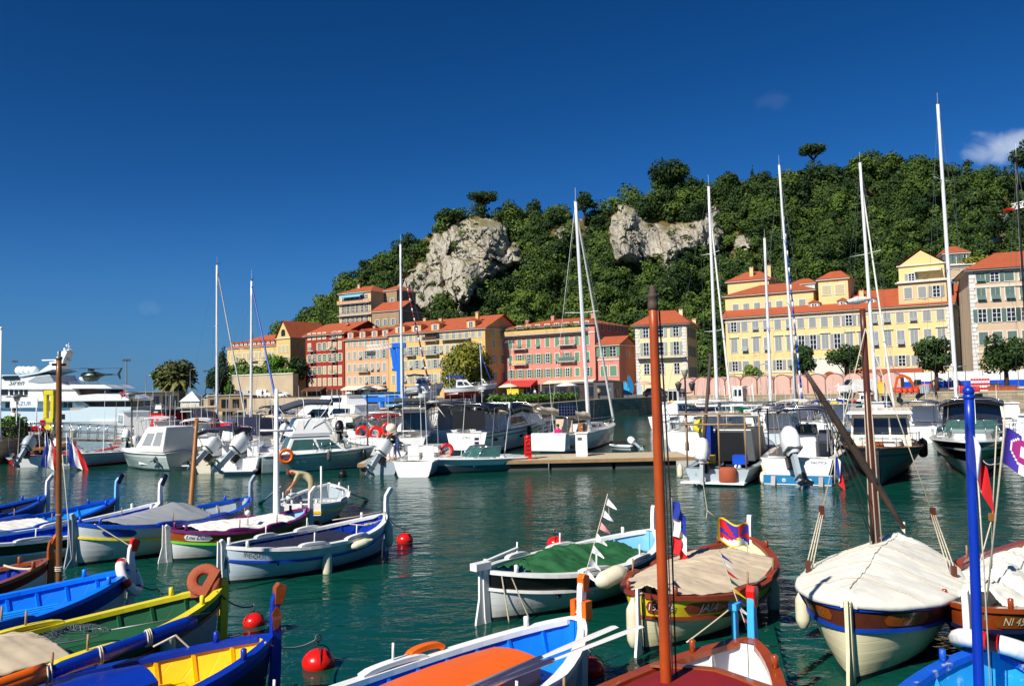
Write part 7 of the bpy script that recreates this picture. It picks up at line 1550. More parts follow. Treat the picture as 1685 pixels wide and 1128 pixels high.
bb = sailboat('tall yacht with a blue and white barber striped jib', (1240, 704), (1338, 704), 3.2, 1.1, 1.4, (1312, 690), (1282, 272), 71, spread=(.45, .7), sw=1.0, furl=('bluehull', 'white', .93, at(1322, 676, 71)), r=.13, boom=(2.6, 1.1), cover='navycloth')
bb = sailboat('tall yacht with two spreaders and a white bundle halfway up its mast', (1395, 712), (1480, 708), 3.2, 1.1, 1.4, (1444, 690), (1415, 268), 65, spread=(.34, .64), sw=1.65, furl=('sail', None, .94, at(1474, 690, 65)), r=.15, boom=(3, 1.2), cover='navycloth')
mb = MB(); c = local(bb.root, at(1412, 494, 64.5)); mb.grid([[c+Vector((x_, .1, .35*x_*.4+.30*math.sin(t)*(1.1-abs(x_)*.6)))+Vector((0, .22*math.cos(t), 0)) for t in [2*math.pi*j/10 for j in range(11)]] for x_ in (-1.1, -.6, 0, .5, 1.1)], 'sail', True); mb.build('rolled_sail', bb.root)
bb = sailboat('tallest yacht on the right with a red sail cover and three spreaders', (1625, 715), (1530, 712), 3.6, 1.2, 1.5, (1577, 700), (1543, 172), 60, spread=(.18, .48, .76), sw=1.45, r=.15, boom=(1.6, 2.3), cover='redcloth', sail_h=.5)
bb = sailboat('yacht at the right edge with a black mast', (1750, 722), (1680, 716), 3.2, 1.1, 1.4, (1696, 690), (1672, 258), 52, spread=(.5,), sw=1.0, m='black', r=.07, boom=None)
# ---- right cluster ----
b = Boat('motor_boat', 'white boat with cream hard top and yellow lifebuoy behind the grey fishing boat', (1138, 752), (1205, 722), 3.2, 1.35, 1.5, 'gel', 'palegrey', cock=(.04, .45), rake=.6); bimini(b, .1, b.L*.5, 2.9, 1.2, 3.0, 'sail', .12, drop=.05); rail(b, .02, .98, .6); cabin(b, b.L*.45, b.L*.85, 2.2, 1.4, 2.0, 1.0, .1, .8, 'gel', [(.1, .8, .3, .8)])
P = at(1153, 701, 43.5); single_x((lambda m_: (m_.ring((0, 0, 0), .26, .13, 'lemon', 18, 8, None), m_)[1])(MB()), 'life_ring', 'yellow horseshoe lifebuoy on the rail of the cream topped boat', 'life ring', P, Rx(R(80)))
b = Boat('fishing_boat', 'pale grey fishing boat with dark open cabin and a white outboard', (1180, 798), (1252, 762), 2.75, .62, 1.3, 'palegrey', 'palegrey', 'antired', cock=(.03, .62), rake=.5, rub='slate', deck='palegrey', inner='slate')
mb = MB(); h = Hx(b.L*.28, b.L*.60, 2.0, .7, 2.0, .4, .0, .88); h.put(mb, 'charcoal'); o = mb.build('cabin', b.root, bev=.05); g = MB(); h.panel(g, 'B', .22, .80, .0, .9, 'black'); g.build('doorway', o); outboard(b, .0, .45, .80, 1.35, .18, 'gel')
mb = MB()
for x_, y_ in ((.1, -1.1), (.1, -.1), (b.L*.3, -1.15), (b.L*.3, 1.15), (.3, 1.2), (b.L*.55, -1.1)): mb.tube([(x_, y_, .6), (x_, y_, 2.75)], .035, 'wood', 6)
for z in (2.7, 2.3): mb.tube([(.1, -1.35, z), (.2, 1.45, z)], .04, 'wood', 6); mb.tube([(b.L*.3, -1.3, z+.25), (b.L*.3, 1.4, z+.25)], .04, 'white', 6)
mb.tube([(.1, -1.1, 2.7), (b.L*.55, -1.1, 3.0)], .035, 'white', 6); mb.box((b.L*.42, -.3, 3.05), (2.2, 2.4, .06), 'steel'); mb.build('frame', b.root)
mb = MB(); mb.tube([(b.L*.16, .95, .3), (b.L*.22, .55, 5.1)], .07, 'oldwood', 8); mb.build('derrick', b.root); mb = MB(); mb.grid([[Vector((b.L*.24+.02*j, .95-.12*i, 2.2-.32*j+.04*math.sin(i*2+j))) for j in range(5)] for i in range(4)], 'bluecloth', True); mb.build('oilskin', b.root)
mb = MB(); mb.lathe([(.28, 0), (.34, .1), (.34, .5), (.28, .6)], 'foam', 16, T(-.12, -.45, .1)); mb.box((-.2, .1, .12), (.5, 2.4, .06), 'white'); mb.build('red_drum', b.root); boxp(b, (.5, -.8, .95), (.5, .5, .35), 'blue', 'crate'); boxp(b, (1.0, .5, .9), (.5, .4, .3), 'yellow', 'crate')
fender(b.W(.3, 1.5, .45), 0, .12, .5, 'white fender at the left corner of the grey fishing boat'); fender(b.W(1.9, -1.42, .4), 0, .15, .7, 'large white fender between the grey boat and the blue bottomed boat'); fender(b.W(1.2, -1.5, .2), .4, .15, .5, 'second large white fender between the grey boat and the blue bottomed boat')
b = Boat('motor_boat', 'white centre console boat with blue lower hull and a big white outboard', (1312, 798), (1350, 764), 2.9, 1.0, 1.35, 'gel', 'red', low='midblue', bottom='midblue', cock=(.05, .7), rake=.6, floor=.55)
mb = MB(); mb.box((-.012, 0, .20), (.03, 2.45, .36), 'midblue'); mb.box((-.02, 0, .39), (.03, 2.5, .03), 'gel'); mb.box((-.02, 0, .03), (.03, 2.4, .03), 'gel'); mb.build('boot_stripe', b.root)
for y_ in (-.85, .85): mb = MB(); mb.prism([(-.22, -.0), (-.08, .0), (-.02, .30), (-.06, .34)], y_-.08, y_+.08, 'black'); mb.ring((-.03, y_*.55, .18), .05, .02, 'white', 12, 6, Ry(R(90))); mb.build('trim_tab', b.root)
outboard(b, -.12, .22, 1.0, 1.55, .5, 'gel', rz=.5); boxp(b, (b.L*.42, .05, 1.15), (.9, 1.0, 1.1), 'gel', 'console', .08, (.85, .9)); windshield(b, b.L*.42, b.L*.50, .9, 1.7, .4); boxp(b, (b.L*.28, .05, 1.05), (.55, 1.1, .9), 'gel', 'seat', .06); bimini(b, b.L*.22, b.L*.62, 1.9, .9, 2.85, 'navycloth', .1, drop=.12, legm='chrome')
cabin(b, b.L*.62, b.L*.92, 1.5, 1.2, 1.5, .4, .1, .85, 'gel', [], front=False); boxp(b, (b.L*.38, -.75, 1.65), (.5, .45, .5), 'greycloth', 'pilot_seat', .08)
lettering('NAUTICA', .13, 'slate', (lambda x, y, b=b: Vector((-.02, -.80-x, .86+y))), b.root)
P = at(1376, 745, 29.5); root, pt = flag(0, ['flagblue', 'flagwhite', 'flagred'], 'French flag hanging down between the blue bottomed boat and the grey trawler', P, .55, .75, 1.2, (1, .2, 0), pole=[P+Vector((-.02, 0, .5)), P+Vector((-.1, 0, -1.1)), .02, 'gel'])
b = Boat('trawler', 'charcoal hulled wooden trawler seen bow on with a glazed wheelhouse', (1455, 752), (1449, 800), 3.3, .95, 1.42, 'charcoal', 'black', rub='oldwood', cock=(.04, .3), rake=.25, full=2.6, deck='masttan', tr=.8)
h, o = cabin(b, b.L*.30, b.L*.68, 2.35, 1.05, 2.45, .25, .1, .9, 'offwhite', [(.08, .45, .35, .85), (.52, .92, .35, .85)], 'glass', front=False); g = MB(); [h.panel(g, 'F', a, c, .42, .90, 'winglass') for a, c in ((.04, .32), (.35, .65), (.68, .96))]; g.build('windscreen', o); g = MB(); hx = Hx(b.L*.28, b.L*.72, 2.5, 2.5, 2.62, .1, .1, .95); hx.put(g, 'gel'); g.build('wheelhouse_roof', o, bev=.03)
h, o = cabin(b, b.L*.66, b.L*.84, 1.7, 1.15, 1.5, .3, 0, .85, 'gel', [], front=False, name='forward_cabin', w1=1.2); rail(b, .45, .97, .55, inset=.12, m='steel'); boxp(b, (b.L*.93, 0, 1.5), (.4, .3, .12), 'varnish', 'bowsprit_block')
fender(b.W(b.L*.62, -1.85, .7), 0, .20, .8, 'big black fender on the left side of the trawler', mat='black'); 
b2_ = b
b = Boat('motor_cruiser', 'black hulled cruiser seen bow on with a black canopy and chrome rails', (1606, 748), (1597, 790), 3.4, 1.15, 1.5, 'blackhull', 'blackhull', 'palegrey', low='palegrey', rub='gel', cock=(.04, .4), rake=.7, full=2.3)
cabin(b, b.L*.38, b.L*.90, 2.2, 1.25, 1.62, 1.4, .1, .85, 'gel', [(.2, .62, .2, .8)], front=False, roof=False, w1=1.3); windshield(b, b.L*.34, b.L*.52, 2.5, 1.45, .55, rake=.6)
bimini(b, b.L*.04, b.L*.44, 2.6, 1.3, 3.0, 'black', .22, side=.12, legm='chrome'); mb = MB(); hx = Hx(b.L*.08, b.L*.40, 2.5, 1.5, 2.75, .2, .1, .9); hx.put(mb, 'winglass'); mb.build('side_screens', b.root); rail(b, .40, .98, .65, inset=.08)
boxp(b, (b.L*.95, 0, 1.52), (.5, .25, .1), 'chrome', 'anchor_roller')
for sd, lb in ((1, 'black fender on the left side of the black hulled cruiser'), (-1, 'black fender on the right side of the black hulled cruiser')): fender(b.W(b.L*.55, sd*1.95, .8), 0, .2, .8, lb, mat='black')
single(rope([b.W(b.L*.99, .15, 1.4), b.W(b.L*1.05, .8, .7), b.W(b.L*.7, 1.55, 1.3)], .016, 'rope', .3), 'rope', 'white rope looping from the bow of the black hulled cruiser', 'rope', group='loose mooring ropes')
b = Boat('motor_boat', 'white boat with red trim at the right edge of the picture', (1735, 752), (1708, 775), 2.6, 1.1, 1.4, 'offwhite', 'red', cock=(.04, .4), rake=.5); cabin(b, b.L*.3, b.L*.7, 2.0, 1.2, 2.2, .4, .1, .88, 'gel', [(.1, .8, .3, .8)]); rail(b, .4, .98, .6)
b = Boat('motor_boat', 'white launch with a blue interior between the console boat and the trawler', (1392, 738), (1380, 750), 2.0, 1.1, 1.35, 'offwhite', 'slate', cock=(.04, .6), rake=.5, inner='blue'); rail(b, .3, .95, .5); 
# ---- boats lying against the far right quay ----
for i, (A_, B_, bm, sd_, ms, lb, hh) in enumerate([
    ((1138, 676), (1100, 678), 3.4, 'palegrey', 'slate', 'grey fishing boat with a white wheelhouse at the corner of the far quay', 3.4),
    ((1200, 680), (1172, 681), 3.0, 'charcoal', 'black', 'dark hulled boat with grey tarpaulin at the far quay', 0),
    ((1252, 681), (1200, 681), 3.6, 'seagreen', 'black', 'dark green fishing boat with red and white wheelhouse at the far quay', 3.6),
    ((1330, 681), (1275, 681), 2.8, 'gel', 'slate', 'white fishing boat heaped with nets at the far quay', 0),
    ((1395, 683), (1345, 682), 2.8, 'palegrey', 'navy', 'pale workboat with red floats at the far quay', 0),
    ((1392, 680), (1450, 680), 3.4, 'green', 'black', 'dark green hulled boat with yellow gear at the far quay', 2.4)]):
    b = Boat('fishing_boat', lb, A_, B_, bm, .9, 1.5, sd_, ms, cock=(.04, .4), rake=.5, group='fishing boats along the far quay')
    if hh: cabin(b, b.L*.45, b.L*.8, bm*.6, 1.1, hh, .1, .1, .92, 'gel', [(.1, .42, .5, .85), (.55, .9, .5, .85)], back=True); antenna(b, b.L*.5, 0, hh, 2.5)
    rg = random.Random(i); mb = MB()
    for k in range(9): mb.ball((b.L*rg.uniform(.1, .85), rg.uniform(-.5, .5)*bm*.5, 1.2+rg.uniform(0, .35)), (.35, .3, .25), rg.choice(['offwhite', 'red', 'lemon', 'wood', 'canvas', 'slate']), 8, 6)
    mb.build('stowed_nets', b.root); mb = MB(); mb.tube([(b.L*.2, 0, 1), (b.L*.25, 0, 3.8)], .05, 'white', 6); mb.tube([(b.L*.25, 0, 3.6), (b.L*.6, 0, 3.0)], .04, 'white', 6); mb.build('derrick', b.root)
# small craft at the breakwater on the left
for i, (px, py, c) in enumerate([(275, 676, 'gel'), (292, 677, 'palegrey'), (308, 676, 'gel'), (248, 678, 'palegrey'), (262, 681, 'offwhite'), (452, 690, 'gel'), (480, 692, 'offwhite')]):
    b = Boat('motor_boat', ['white boat with a mast like rod left of the white tent', 'grey boat just left of the white tent', 'white boat touching the white tent', 'pale boat below the breakwater building', 'cream boat below the breakwater building', 'white boat below the long pale quay wall', 'cream boat right of it below the long pale quay wall'][i], (px-9, py+1), (px+9, py), 2.4, .9, 1.2, c, 'slate', cock=(.05, .4), rake=.5, group='small boats below the breakwater')
    cabin(b, b.L*.4, b.L*.75, 1.6, 1.1, 2.1, .4, .1, .85, 'gel', [(.1, .85, .35, .8)])
# ================= BIG YACHT, QUAYS, PEOPLE =================
YY = 135.0; O_ = at(212, 693, YY); root = thing('superyacht', 'long white superyacht with stacked decks and a helicopter on its stern', 'yacht', (O_.x, YY, 0))
def q(px, py): p = at(px, py, YY); return (p.x-O_.x, p.z)
def deck(name, pts, y0, y1, m, parent=root, bev=.08, sm=None): mb = MB(); mb.prism([q(*p) for p in pts], y0, y1, m, sm); return mb.build(name, parent, bev=bev)
hull = deck('hull', [(-160, 674), (60, 677), (130, 674), (146, 669), (216, 669), (212, 688), (196, 692), (150, 693.4), (-160, 698), (-190, 674)], 0, 9, 'yachtblue')
deck('waterline_flare', [(150, 691.5), (212, 689), (212, 693), (150, 693.2)], -.15, 9.1, 'gel', hull)
deck('main_deck', [(-160, 650), (118, 658), (136, 671), (-160, 671)], 1.2, 8, 'yachtblue'); deck('main_deck', [(118, 658.5), (212, 657), (212, 660), (136, 660.5)], .3, 8.7, 'gel')
deck('bulwark', [(-160, 651), (125, 650.5), (160, 647.5), (196, 648), (212, 656), (212, 658.5), (120, 659.5), (-160, 660)], .0, 9, 'gel')
deck('upper_deck', [(-160, 636), (100, 639), (116, 640), (124, 650.8), (-160, 650.8)], 1.0, 8, 'gel')
deck('heli_deck', [(113, 632), (170, 632.5), (184, 638.5), (116, 639)], .3, 8.7, 'gel')
deck('upper_house', [(-160, 624), (20, 623), (60, 618), (78, 616), (86, 628), (96, 632), (112, 634), (116, 640), (-160, 640)], .6, 8.4, 'gel', bev=.2)
deck('bridge_deck', [(-160, 617), (30, 616), (60, 612), (82, 606.5), (84, 608), (60, 614.5), (34, 619.5), (-160, 622)], .4, 8.6, 'yachtblue')
deck('side_scoop', [(42, 627), (56, 619), (78, 617), (86, 628.5), (60, 630)], .52, .62, 'palegrey')
mast_ = deck('mast_arch', [(44, 611), (60, 600), (74, 590), (82, 577), (88, 573), (92, 577), (86, 590), (82, 607)], 3.4, 5.6, 'gel')
mb = MB(); P_ = lambda px, py, y=4.5: Vector((q(px, py)[0], y, q(px, py)[1]))
mb.box(P_(59, 590.5), (2.9, .5, .2), 'gel'); mb.box(P_(66, 595), (1.8, .5, .25), 'gel'); mb.tube([P_(88, 574), P_(89, 561)], [.08, .03], 'gel', 6)
for a_, c_ in (((74, 581), (84, 581)), ((82, 574), (94, 572)), ((86, 568), (92, 568)), ((88, 592), (94, 590))): mb.tube([P_(*a_), P_(*c_)], .09, 'gel', 5); mb.ball(P_(*a_)+Vector((0, 0, .2)), .22, 'gel', 8, 6)
mb.build('radar_mast', mast_)
for px in (5, 12, 21, 30): mb = MB(); mb.ball(P_(px, 608), .72, 'gel', 14, 10); mb.build('satellite_dome', root)
for x0, n_ in ((-20, 5), (10, 1), (18, 1), (26, 1), (34, 1), (65, 1), (73, 1), (88, 1)): mb = MB(); a_, c_ = P_(x0, 641.5, .93), P_(x0+(27 if n_ == 5 else 5.6), 650, .93); mb.box(((a_.x+c_.x)/2, .96, (a_.z+c_.z)/2), (c_.x-a_.x, .12, a_.z-c_.z), 'winglass'); mb.build('window', root, bev=.05)
for x0 in (2, 11, 20, 29, 36, 67, 90, 98, 106): mb = MB(); a_, c_ = P_(x0, 662), P_(x0+6.5, 670.5); mb.box(((a_.x+c_.x)/2, 1.16, (a_.z+c_.z)/2), (c_.x-a_.x, .12, a_.z-c_.z), 'winglass'); mb.build('window', root)
mb = MB(); mb.box(P_(15, 620.5, .5), (2.6, .3, .55), 'winglass'); mb.build('window', root)
deck('aft_lounge', [(120, 640), (168, 640), (174, 646), (124, 648)], 2, 7, 'shop', bev=0); deck('aft_saloon', [(154, 660), (205, 660), (205, 669), (154, 669)], 2, 7, 'shop', bev=0); deck('stair_panel', [(117, 660), (130, 660), (142, 668), (123, 668)], 1.0, 1.3, 'palegrey', bev=0)
mb = MB()
for i in range(26): mb.tube([P_(112+i*2.6, 632, .4), P_(112+i*2.6, 627.5, .4)], .03, 'chrome', 4)
mb.tube([P_(112, 627.5, .4), P_(177, 628, .4)], .04, 'chrome', 4); mb.build('guard_rail', root)
lettering('Siren', 1.25, 'charcoal', lambda x, y: P_(23, 629.5, .56)+Vector((x, 0, y)), root, .4)
mb = MB(); a_ = P_(103, 685, -.03); mb.box(a_, (.7, .1, .8), 'black'); mb.build('anchor_pocket', hull)
P = at(197, 655, YY); root2, pt = flag(0, ['awnred'], 'red ensign flying at the stern of the superyacht', P+Vector((1.2, 0, 1.2)), 1.5, .8, .3, (-.9, 0, .2), pole=[P+Vector((.2, 0, 0)), P+Vector((1.25, 0, 1.3)), .05, 'gel'])
# helicopter
H_ = at(150, 625.5, 138); root = thing('helicopter', 'dark green helicopter with a white nose parked on the yacht stern', 'helicopter', H_)
mb = MB(); rows = []
for x_, w_, z0, z1 in ((-1.9, .05, .3, .5), (-1.6, .5, .0, .9), (-.9, .75, -.15, 1.35), (0, .8, -.2, 1.5), (.9, .7, -.1, 1.45), (1.6, .35, .5, 1.2), (2.4, .16, .75, 1.08), (4.6, .09, .85, 1.0)):
    rows.append([(x_, w_*math.sin(t), (z0+z1)/2+(z1-z0)/2*math.cos(t)) for t in [2*math.pi*j/12 for j in range(13)]])
mb.grid(rows, 'greenheli', True); bo = mb.build('fuselage', root); mb = MB(); mb.ball((-1.25, 0, .35), (.72, .66, .46), 'gel', 12, 8); mb.build('nose', bo); mb = MB(); mb.ball((-1.0, 0, .95), (.7, .74, .42), 'glass', 12, 8); mb.build('canopy', bo)
mb = MB(); mb.prism([(4.3, .9), (4.8, .9), (5.3, 2.0), (5.0, 2.0)], -.04, .04, 'greenheli'); mb.prism([(4.4, .9), (4.9, .9), (5.0, .1), (4.8, .1)], -.04, .04, 'greenheli'); mb.box((3.4, 0, .95), (.5, 1.6, .06), 'greenheli'); mb.build('tail_fin', root)
mb = MB(); mb.tube([(0, 0, 1.4), (0, 0, 1.95)], .08, 'steel', 6); mb.box((0, 0, 1.75), (.9, .5, .4), 'greenheli')
for a in (.12, 1.7, 3.26, 4.85): mb.box((2.4, 0, 0), (4.8, .24, .04), 'black', T(0, 0, 1.98) @ Rz(a))
mb.build('rotor', root); mb = MB()
for y_ in (-.8, .8): mb.tube([(-1.4, y_, -.55), (1.2, y_, -.6)], .05, 'black', 5); mb.tube([(-.7, y_*.7, -.1), (-.7, y_, -.58)], .04, 'black', 5); mb.tube([(.7, y_*.7, -.1), (.7, y_, -.58)], .04, 'black', 5)
mb.build('skids', root)
# ---- lamp posts and poles ----
def lamp(px, ytop, Y, zb, label, kind='arm', m='steel', r=.07, group='lamp posts along the quays'):
    p = at(px, ytop, Y); h = p.z-zb; root = thing('lamp_post', label, 'lamp post', (p.x, Y, zb), 0, group); mb = MB(); mb.tube([(0, 0, 0), (0, 0, .4), (0, 0, .45), (0, 0, h)], [r*1.6, r*1.5, r, r*.7], m, 8); mb.build('pole', root)
    mb = MB()
    if kind == 'disc': mb.lathe([(.55, -.04), (.6, 0), (.3, .1), (.05, .16)], 'steel', 16, T(0, 0, h)); mb.lathe([(.12, -.3), (.2, -.05), (.05, -.02)], 'offwhite', 10, T(0, 0, h))
    elif kind == 'twin':
        for s_ in (-1, 1): mb.tube([(0, 0, h-.9), (s_*.35, 0, h-.85), (s_*.35, 0, h-.75)], .03, m, 5); mb.lathe([(.08, 0), (.17, .35), (.19, .38), (.03, .5)], 'charcoal', 8, T(s_*.35, 0, h-.78))
        mb.lathe([(.1, 0), (.2, .35), (.22, .38), (.03, .5)], 'offwhite', 8, T(0, 0, h-.05))
    elif kind == 'flood':
        for s_ in (-1, 0, 1): mb.box((s_*.5, 0, h), (.34, .3, .34), 'charcoal')
        mb.tube([(-.8, 0, h-.15), (.8, 0, h-.15)], .06, m, 5)
    elif kind == 'pole': mb.ball((0, 0, h), .09, 'gel', 8, 6)
    else: mb.tube([(0, 0, h), (.9, 0, h+.15)], .05, m, 5); mb.box((1.0, 0, h+.13), (.5, .2, .1), 'offwhite')
    mb.build('lantern', root); return root
for a in [(217, 648, 47, 0, 'dark lamp post with disc top rising among the boats on the left', 'disc', 'black', .055), (604, 640, 46, .5, 'dark lamp post with a disc top rising left of the blue crane', 'disc', 'black', .05), (1127, 618, 42.3, .5, 'dark lamp post with three lanterns right of the orange mast', 'twin', 'black', .06),
          (208, 592, 150, 2.0, 'tall grey lighting mast behind the superyacht stern', 'flood', 'steel', .16), (240, 618, 190, 2.9, 'thin pole with arm left of the palms', 'arm', 'steel', .09), (252, 625, 195, 2.9, 'short thin pole left of the palms', 'arm', 'steel', .08), (313, 608, 200, 2.9, 'thin pole just right of the palms', 'arm', 'steel', .08), (338, 610, 215, 3.1, 'double armed pole left of the ivy covered tree', 'flood', 'steel', .09), (24, 594, 200, 2.0, 'cross shaped pole behind the yacht domes', 'flood', 'steel', .1),
          (839, 562, 120, 2.2, 'lamp post with twin floodlights before the pink house', 'flood', 'steel', .09), (1250, 600, 125, 2.2, 'thin lamp post in front of the pink boathouses', 'arm', 'steel', .06), (28, 652, 50, 1.55, 'grey lamp post on the stone quay at the left edge', 'disc', 'steel', .05), (2, 540, 45, 1.55, 'white flagpole at the left edge', 'pole', 'gel', .06)]: lamp(*a)
# ---- cars, vans ----
def car(kind, label, P, rz, m, group='vehicles parked on the quays'):
    root = thing('van' if kind == 'van' else 'parked_car', label, 'van' if kind == 'van' else 'car', P, rz, group); mb = MB()
    if kind == 'van': pr = [(-2.4, .35), (-2.4, 1.9), (-2.2, 2.05), (1.0, 2.05), (1.7, 1.25), (2.4, 1.0), (2.5, .35)]; gl = [(.95, 1.3), (1.0, 1.85), (1.15, 1.85), (1.55, 1.3)]; w_ = .9
    else: pr = [(-2.0, .3), (-2.1, .8), (-1.7, .95), (-1.2, 1.4), (.3, 1.45), (1.0, .98), (1.9, .82), (2.05, .3)]; gl = [(-1.45, .98), (-1.1, 1.34), (.25, 1.38), (.8, .98)]; w_ = .82
    mb.prism(pr, -w_, w_, m); b = mb.build('body', root, bev=.08); mb = MB(); mb.prism(gl, -w_-.01, w_+.01, 'winglass'); mb.build('window', b)
    if kind == 'van': mb = MB(); mb.hexa([Vector(p) for p in ((1.02, -.8, 2.0), (1.68, -.8, 1.28), (1.68, .8, 1.28), (1.02, .8, 2.0))], [Vector(p) for p in ((1.06, -.8, 2.05), (1.74, -.8, 1.3), (1.74, .8, 1.3), (1.06, .8, 2.05))], 'winglass'); mb.build('windscreen', b)
    for x_ in (-1.35, 1.35):
        for y_ in (-w_+.05, w_-.05): mb = MB(); mb.lathe([(.30, -.1), (.33, -.06), (.33, .06), (.30, .1)], 'tyre', 14, T(x_, y_, .33) @ Rx(R(90))); mb.lathe([(.18, -.11), (.18, .11)], 'alugrey', 10, T(x_, y_, .33) @ Rx(R(90))); mb.build('wheel', root)
    return root
for i, (kd, px, Y, zb, rz, m, lb) in enumerate([
    ('van', 1410, 117, 2.2, 185, 'white', 'white delivery van on the quay left of the excavator'), ('van', 402, 228, 3.15, 20, 'white', 'white van on the upper quay below the hotel trees'),
    ('van', 436, 226, 3.15, -20, 'gel', 'second white van right of the first on the upper quay'), ('car', 296, 202, 2.9, 10, 'black', 'black car parked below the palms'), ('car', 318, 204, 2.9, 0, 'slate', 'grey car right of the black car below the palms'),
    ('car', 352, 224, 3.15, -5, 'palegrey', 'silver car parked left of the pink gate pillar'), ('car', 252, 203, 2.9, 5, 'charcoal', 'dark car parked at the left of the palms'), ('car', 466, 220, 3.15, -30, 'white', 'small white car near the foot of the dark tree'),
    ('car', 345, 262, 3.15, 15, 'navy', 'dark blue car at the foot of the ivy covered tree'), ('car', 1080, 128, 2.2, 30, 'slate', 'dark car in front of the white cornered villa'), ('car', 905, 150, 2.2, -34, 'black', 'dark car parked in front of the pink house'), ('car', 700, 150, 2.2, -34, 'gel', 'white car parked behind the hauled out boats')]):
    p = at(px, 640, Y); c = car(kd, lb, (p.x, Y, zb), R(rz), m)
# ---- excavator and building site ----
E_ = at(1512, 640, 112); root = thing('excavator', 'orange excavator with a long bent boom on the right quay', 'excavator', (E_.x, 112, 2.2), R(185)); root.scale = (.62,)*3; mb = MB()
for y_ in (-1, 1): mb.prism([(-1.7, .1), (-1.9, .4), (-1.6, .75), (1.6, .75), (1.9, .4), (1.7, .1)], y_-.25, y_+.25, 'tyre')
mb.build('tracks', root, bev=.05); mb = MB(); mb.box((-.4, 0, 1.25), (3.2, 2.3, .9), 'excav', top=(.95, .95)); mb.box((-1.7, 0, 1.4), (.8, 2.4, 1.2), 'excav'); bo = mb.build('body', root, bev=.08)
mb = MB(); mb.box((.55, .6, 2.2), (1.3, 1.0, 1.5), 'charcoal', top=(.85, .9)); c_ = mb.build('cab', root, bev=.05); mb = MB(); mb.box((.55, .6, 2.25), (1.34, .8, 1.0), 'glass', top=(.9, .9)); mb.box((.55, .6, 2.25), (1.0, 1.04, 1.0), 'glass', top=(.9, .92)); mb.build('window', c_)
mb = MB(); mb.sweep([(.9, -.3, 1.5), (1.9, -.3, 3.3), (3.2, -.3, 3.9), (4.8, -.3, 3.3)], .4, .5, 'excav'); mb.tube([(1.2, -.3, 1.5), (2.6, -.3, 3.3)], .09, 'chrome', 6); b_ = mb.build('boom', root, bev=.03); mb = MB(); mb.sweep([(4.6, -.3, 3.6), (5.3, -.3, 1.2)], .35, .4, 'excav'); mb.tube([(3.4, -.3, 4.2), (4.6, -.3, 3.8)], .09, 'chrome', 6); mb.build('dipper_arm', b_); mb = MB(); mb.prism([(4.9, 1.2), (5.6, 1.3), (5.7, .5), (5.1, .15), (4.7, .6)], -.75, .15, 'wood'); mb.build('bucket', b_, bev=.04)
def put(px, Y, zb): p = at(px, 640, Y); return (p.x, Y, zb)
for px, Y, d, m, nm, lb in [(1448, 112, (1.2, 1.0, 1.5), 'yellow', 'skip', 'yellow skip standing left of the excavator'), (1478, 121, (1.4, 1.2, 1.9), 'blue', 'site_toilet', 'blue and white site toilet behind the excavator boom'), (1367, 122, (3.6, .4, 2.3), 'palegrey', 'fence_panel', 'pale grey gate panel at the end of the pink boathouses'), (1522, 108, (1.1, .9, 1.0), 'palegrey', 'generator', 'grey generator in front of the excavator tracks'), (1625, 112, (3, 1.4, 1.0), 'oldwood', 'timber_stack', 'dark timber stack under the hoarding'), (1650, 107, (3.2, 1.2, .7), 'awnrust', 'timber_stack', 'rust coloured stack of boards near the quay edge'), (848, 100, (1.6, 1.2, 1.6), 'flagyellow', 'kiosk', 'orange yellow kiosk in front of the red awning')]:
    mb = MB(); mb.box((0, 0, d[2]/2), d, m, top=(1.04, 1.0)); mb.box((0, 0, d[2]+.05), (d[0]*1.08, d[1]*1.1, .1), m); 
    for k in range(4): mb.box((-d[0]*.375+d[0]*.25*k, -d[1]/2-.03, d[2]*.5), (.07, .06, d[2]*.9), 'charcoal' if m == 'palegrey' else 'wood' if 'timber' in nm else 'palegrey')
    single(mb, nm, lb, nm.replace('_', ' '), put(px, Y, 2.2), R(-33), bev=.03)
for i, px in enumerate((1478, 1487, 1496, 1505, 1598, 1606)):
    mb = MB(); mb.box((0, 0, .5), (.9, .1, .7), 'awnred'); mb.box((0, 0, .5), (.5, .12, .3), 'excav'); [mb.box((s_*.4, 0, .08), (.1, .5, .12), 'awnred') for s_ in (-1, 1)]
    single(mb, 'barrier', 'red plastic barrier at the edge of the right quay', 'barrier', put(px, 107, 2.2), R(-33), 'red plastic barriers on the right quay')
for i in range(7):
    mb = MB(); 
    for k in range(7): mb.box((0, 0, .15+.3*k), (.28, .06, .28), 'red' if k % 2 else 'white')
    mb.box((0, 0, .05), (.5, .3, .1), 'charcoal'); single(mb, 'warning_board', 'red and white striped warning board stacked right of the blue mast', 'warning board', put(1600+i*4.5, 109, 2.2), R(-30), 'striped warning boards on the right quay')
# crane jib end in the top right corner
mb = MB(); a_, c_ = at(1664, 346, 230), at(1760, 322, 230)
for dy, dz in ((-.7, 0), (.7, 0), (0, 1.7)): mb.tube([a_+Vector((0, dy, dz)), c_+Vector((0, dy, dz))], .12, 'gel', 5)
for i in range(14):
    p = a_.lerp(c_, i/14); r_ = a_.lerp(c_, (i+1)/14)
    for dy in (-.7, .7): mb.tube([p+Vector((0, dy, 0)), r_+Vector((0, 0, 1.7))], .08, 'gel', 4); mb.tube([r_+Vector((0, dy, 0)), r_+Vector((0, 0, 1.7))], .08, 'gel', 4)
mb.box(a_+Vector((-.6, 0, .2)), (2.2, 1.8, .5), 'red'); single(mb, 'crane_jib', 'white lattice crane jib with a red tip entering at the right edge', 'crane')
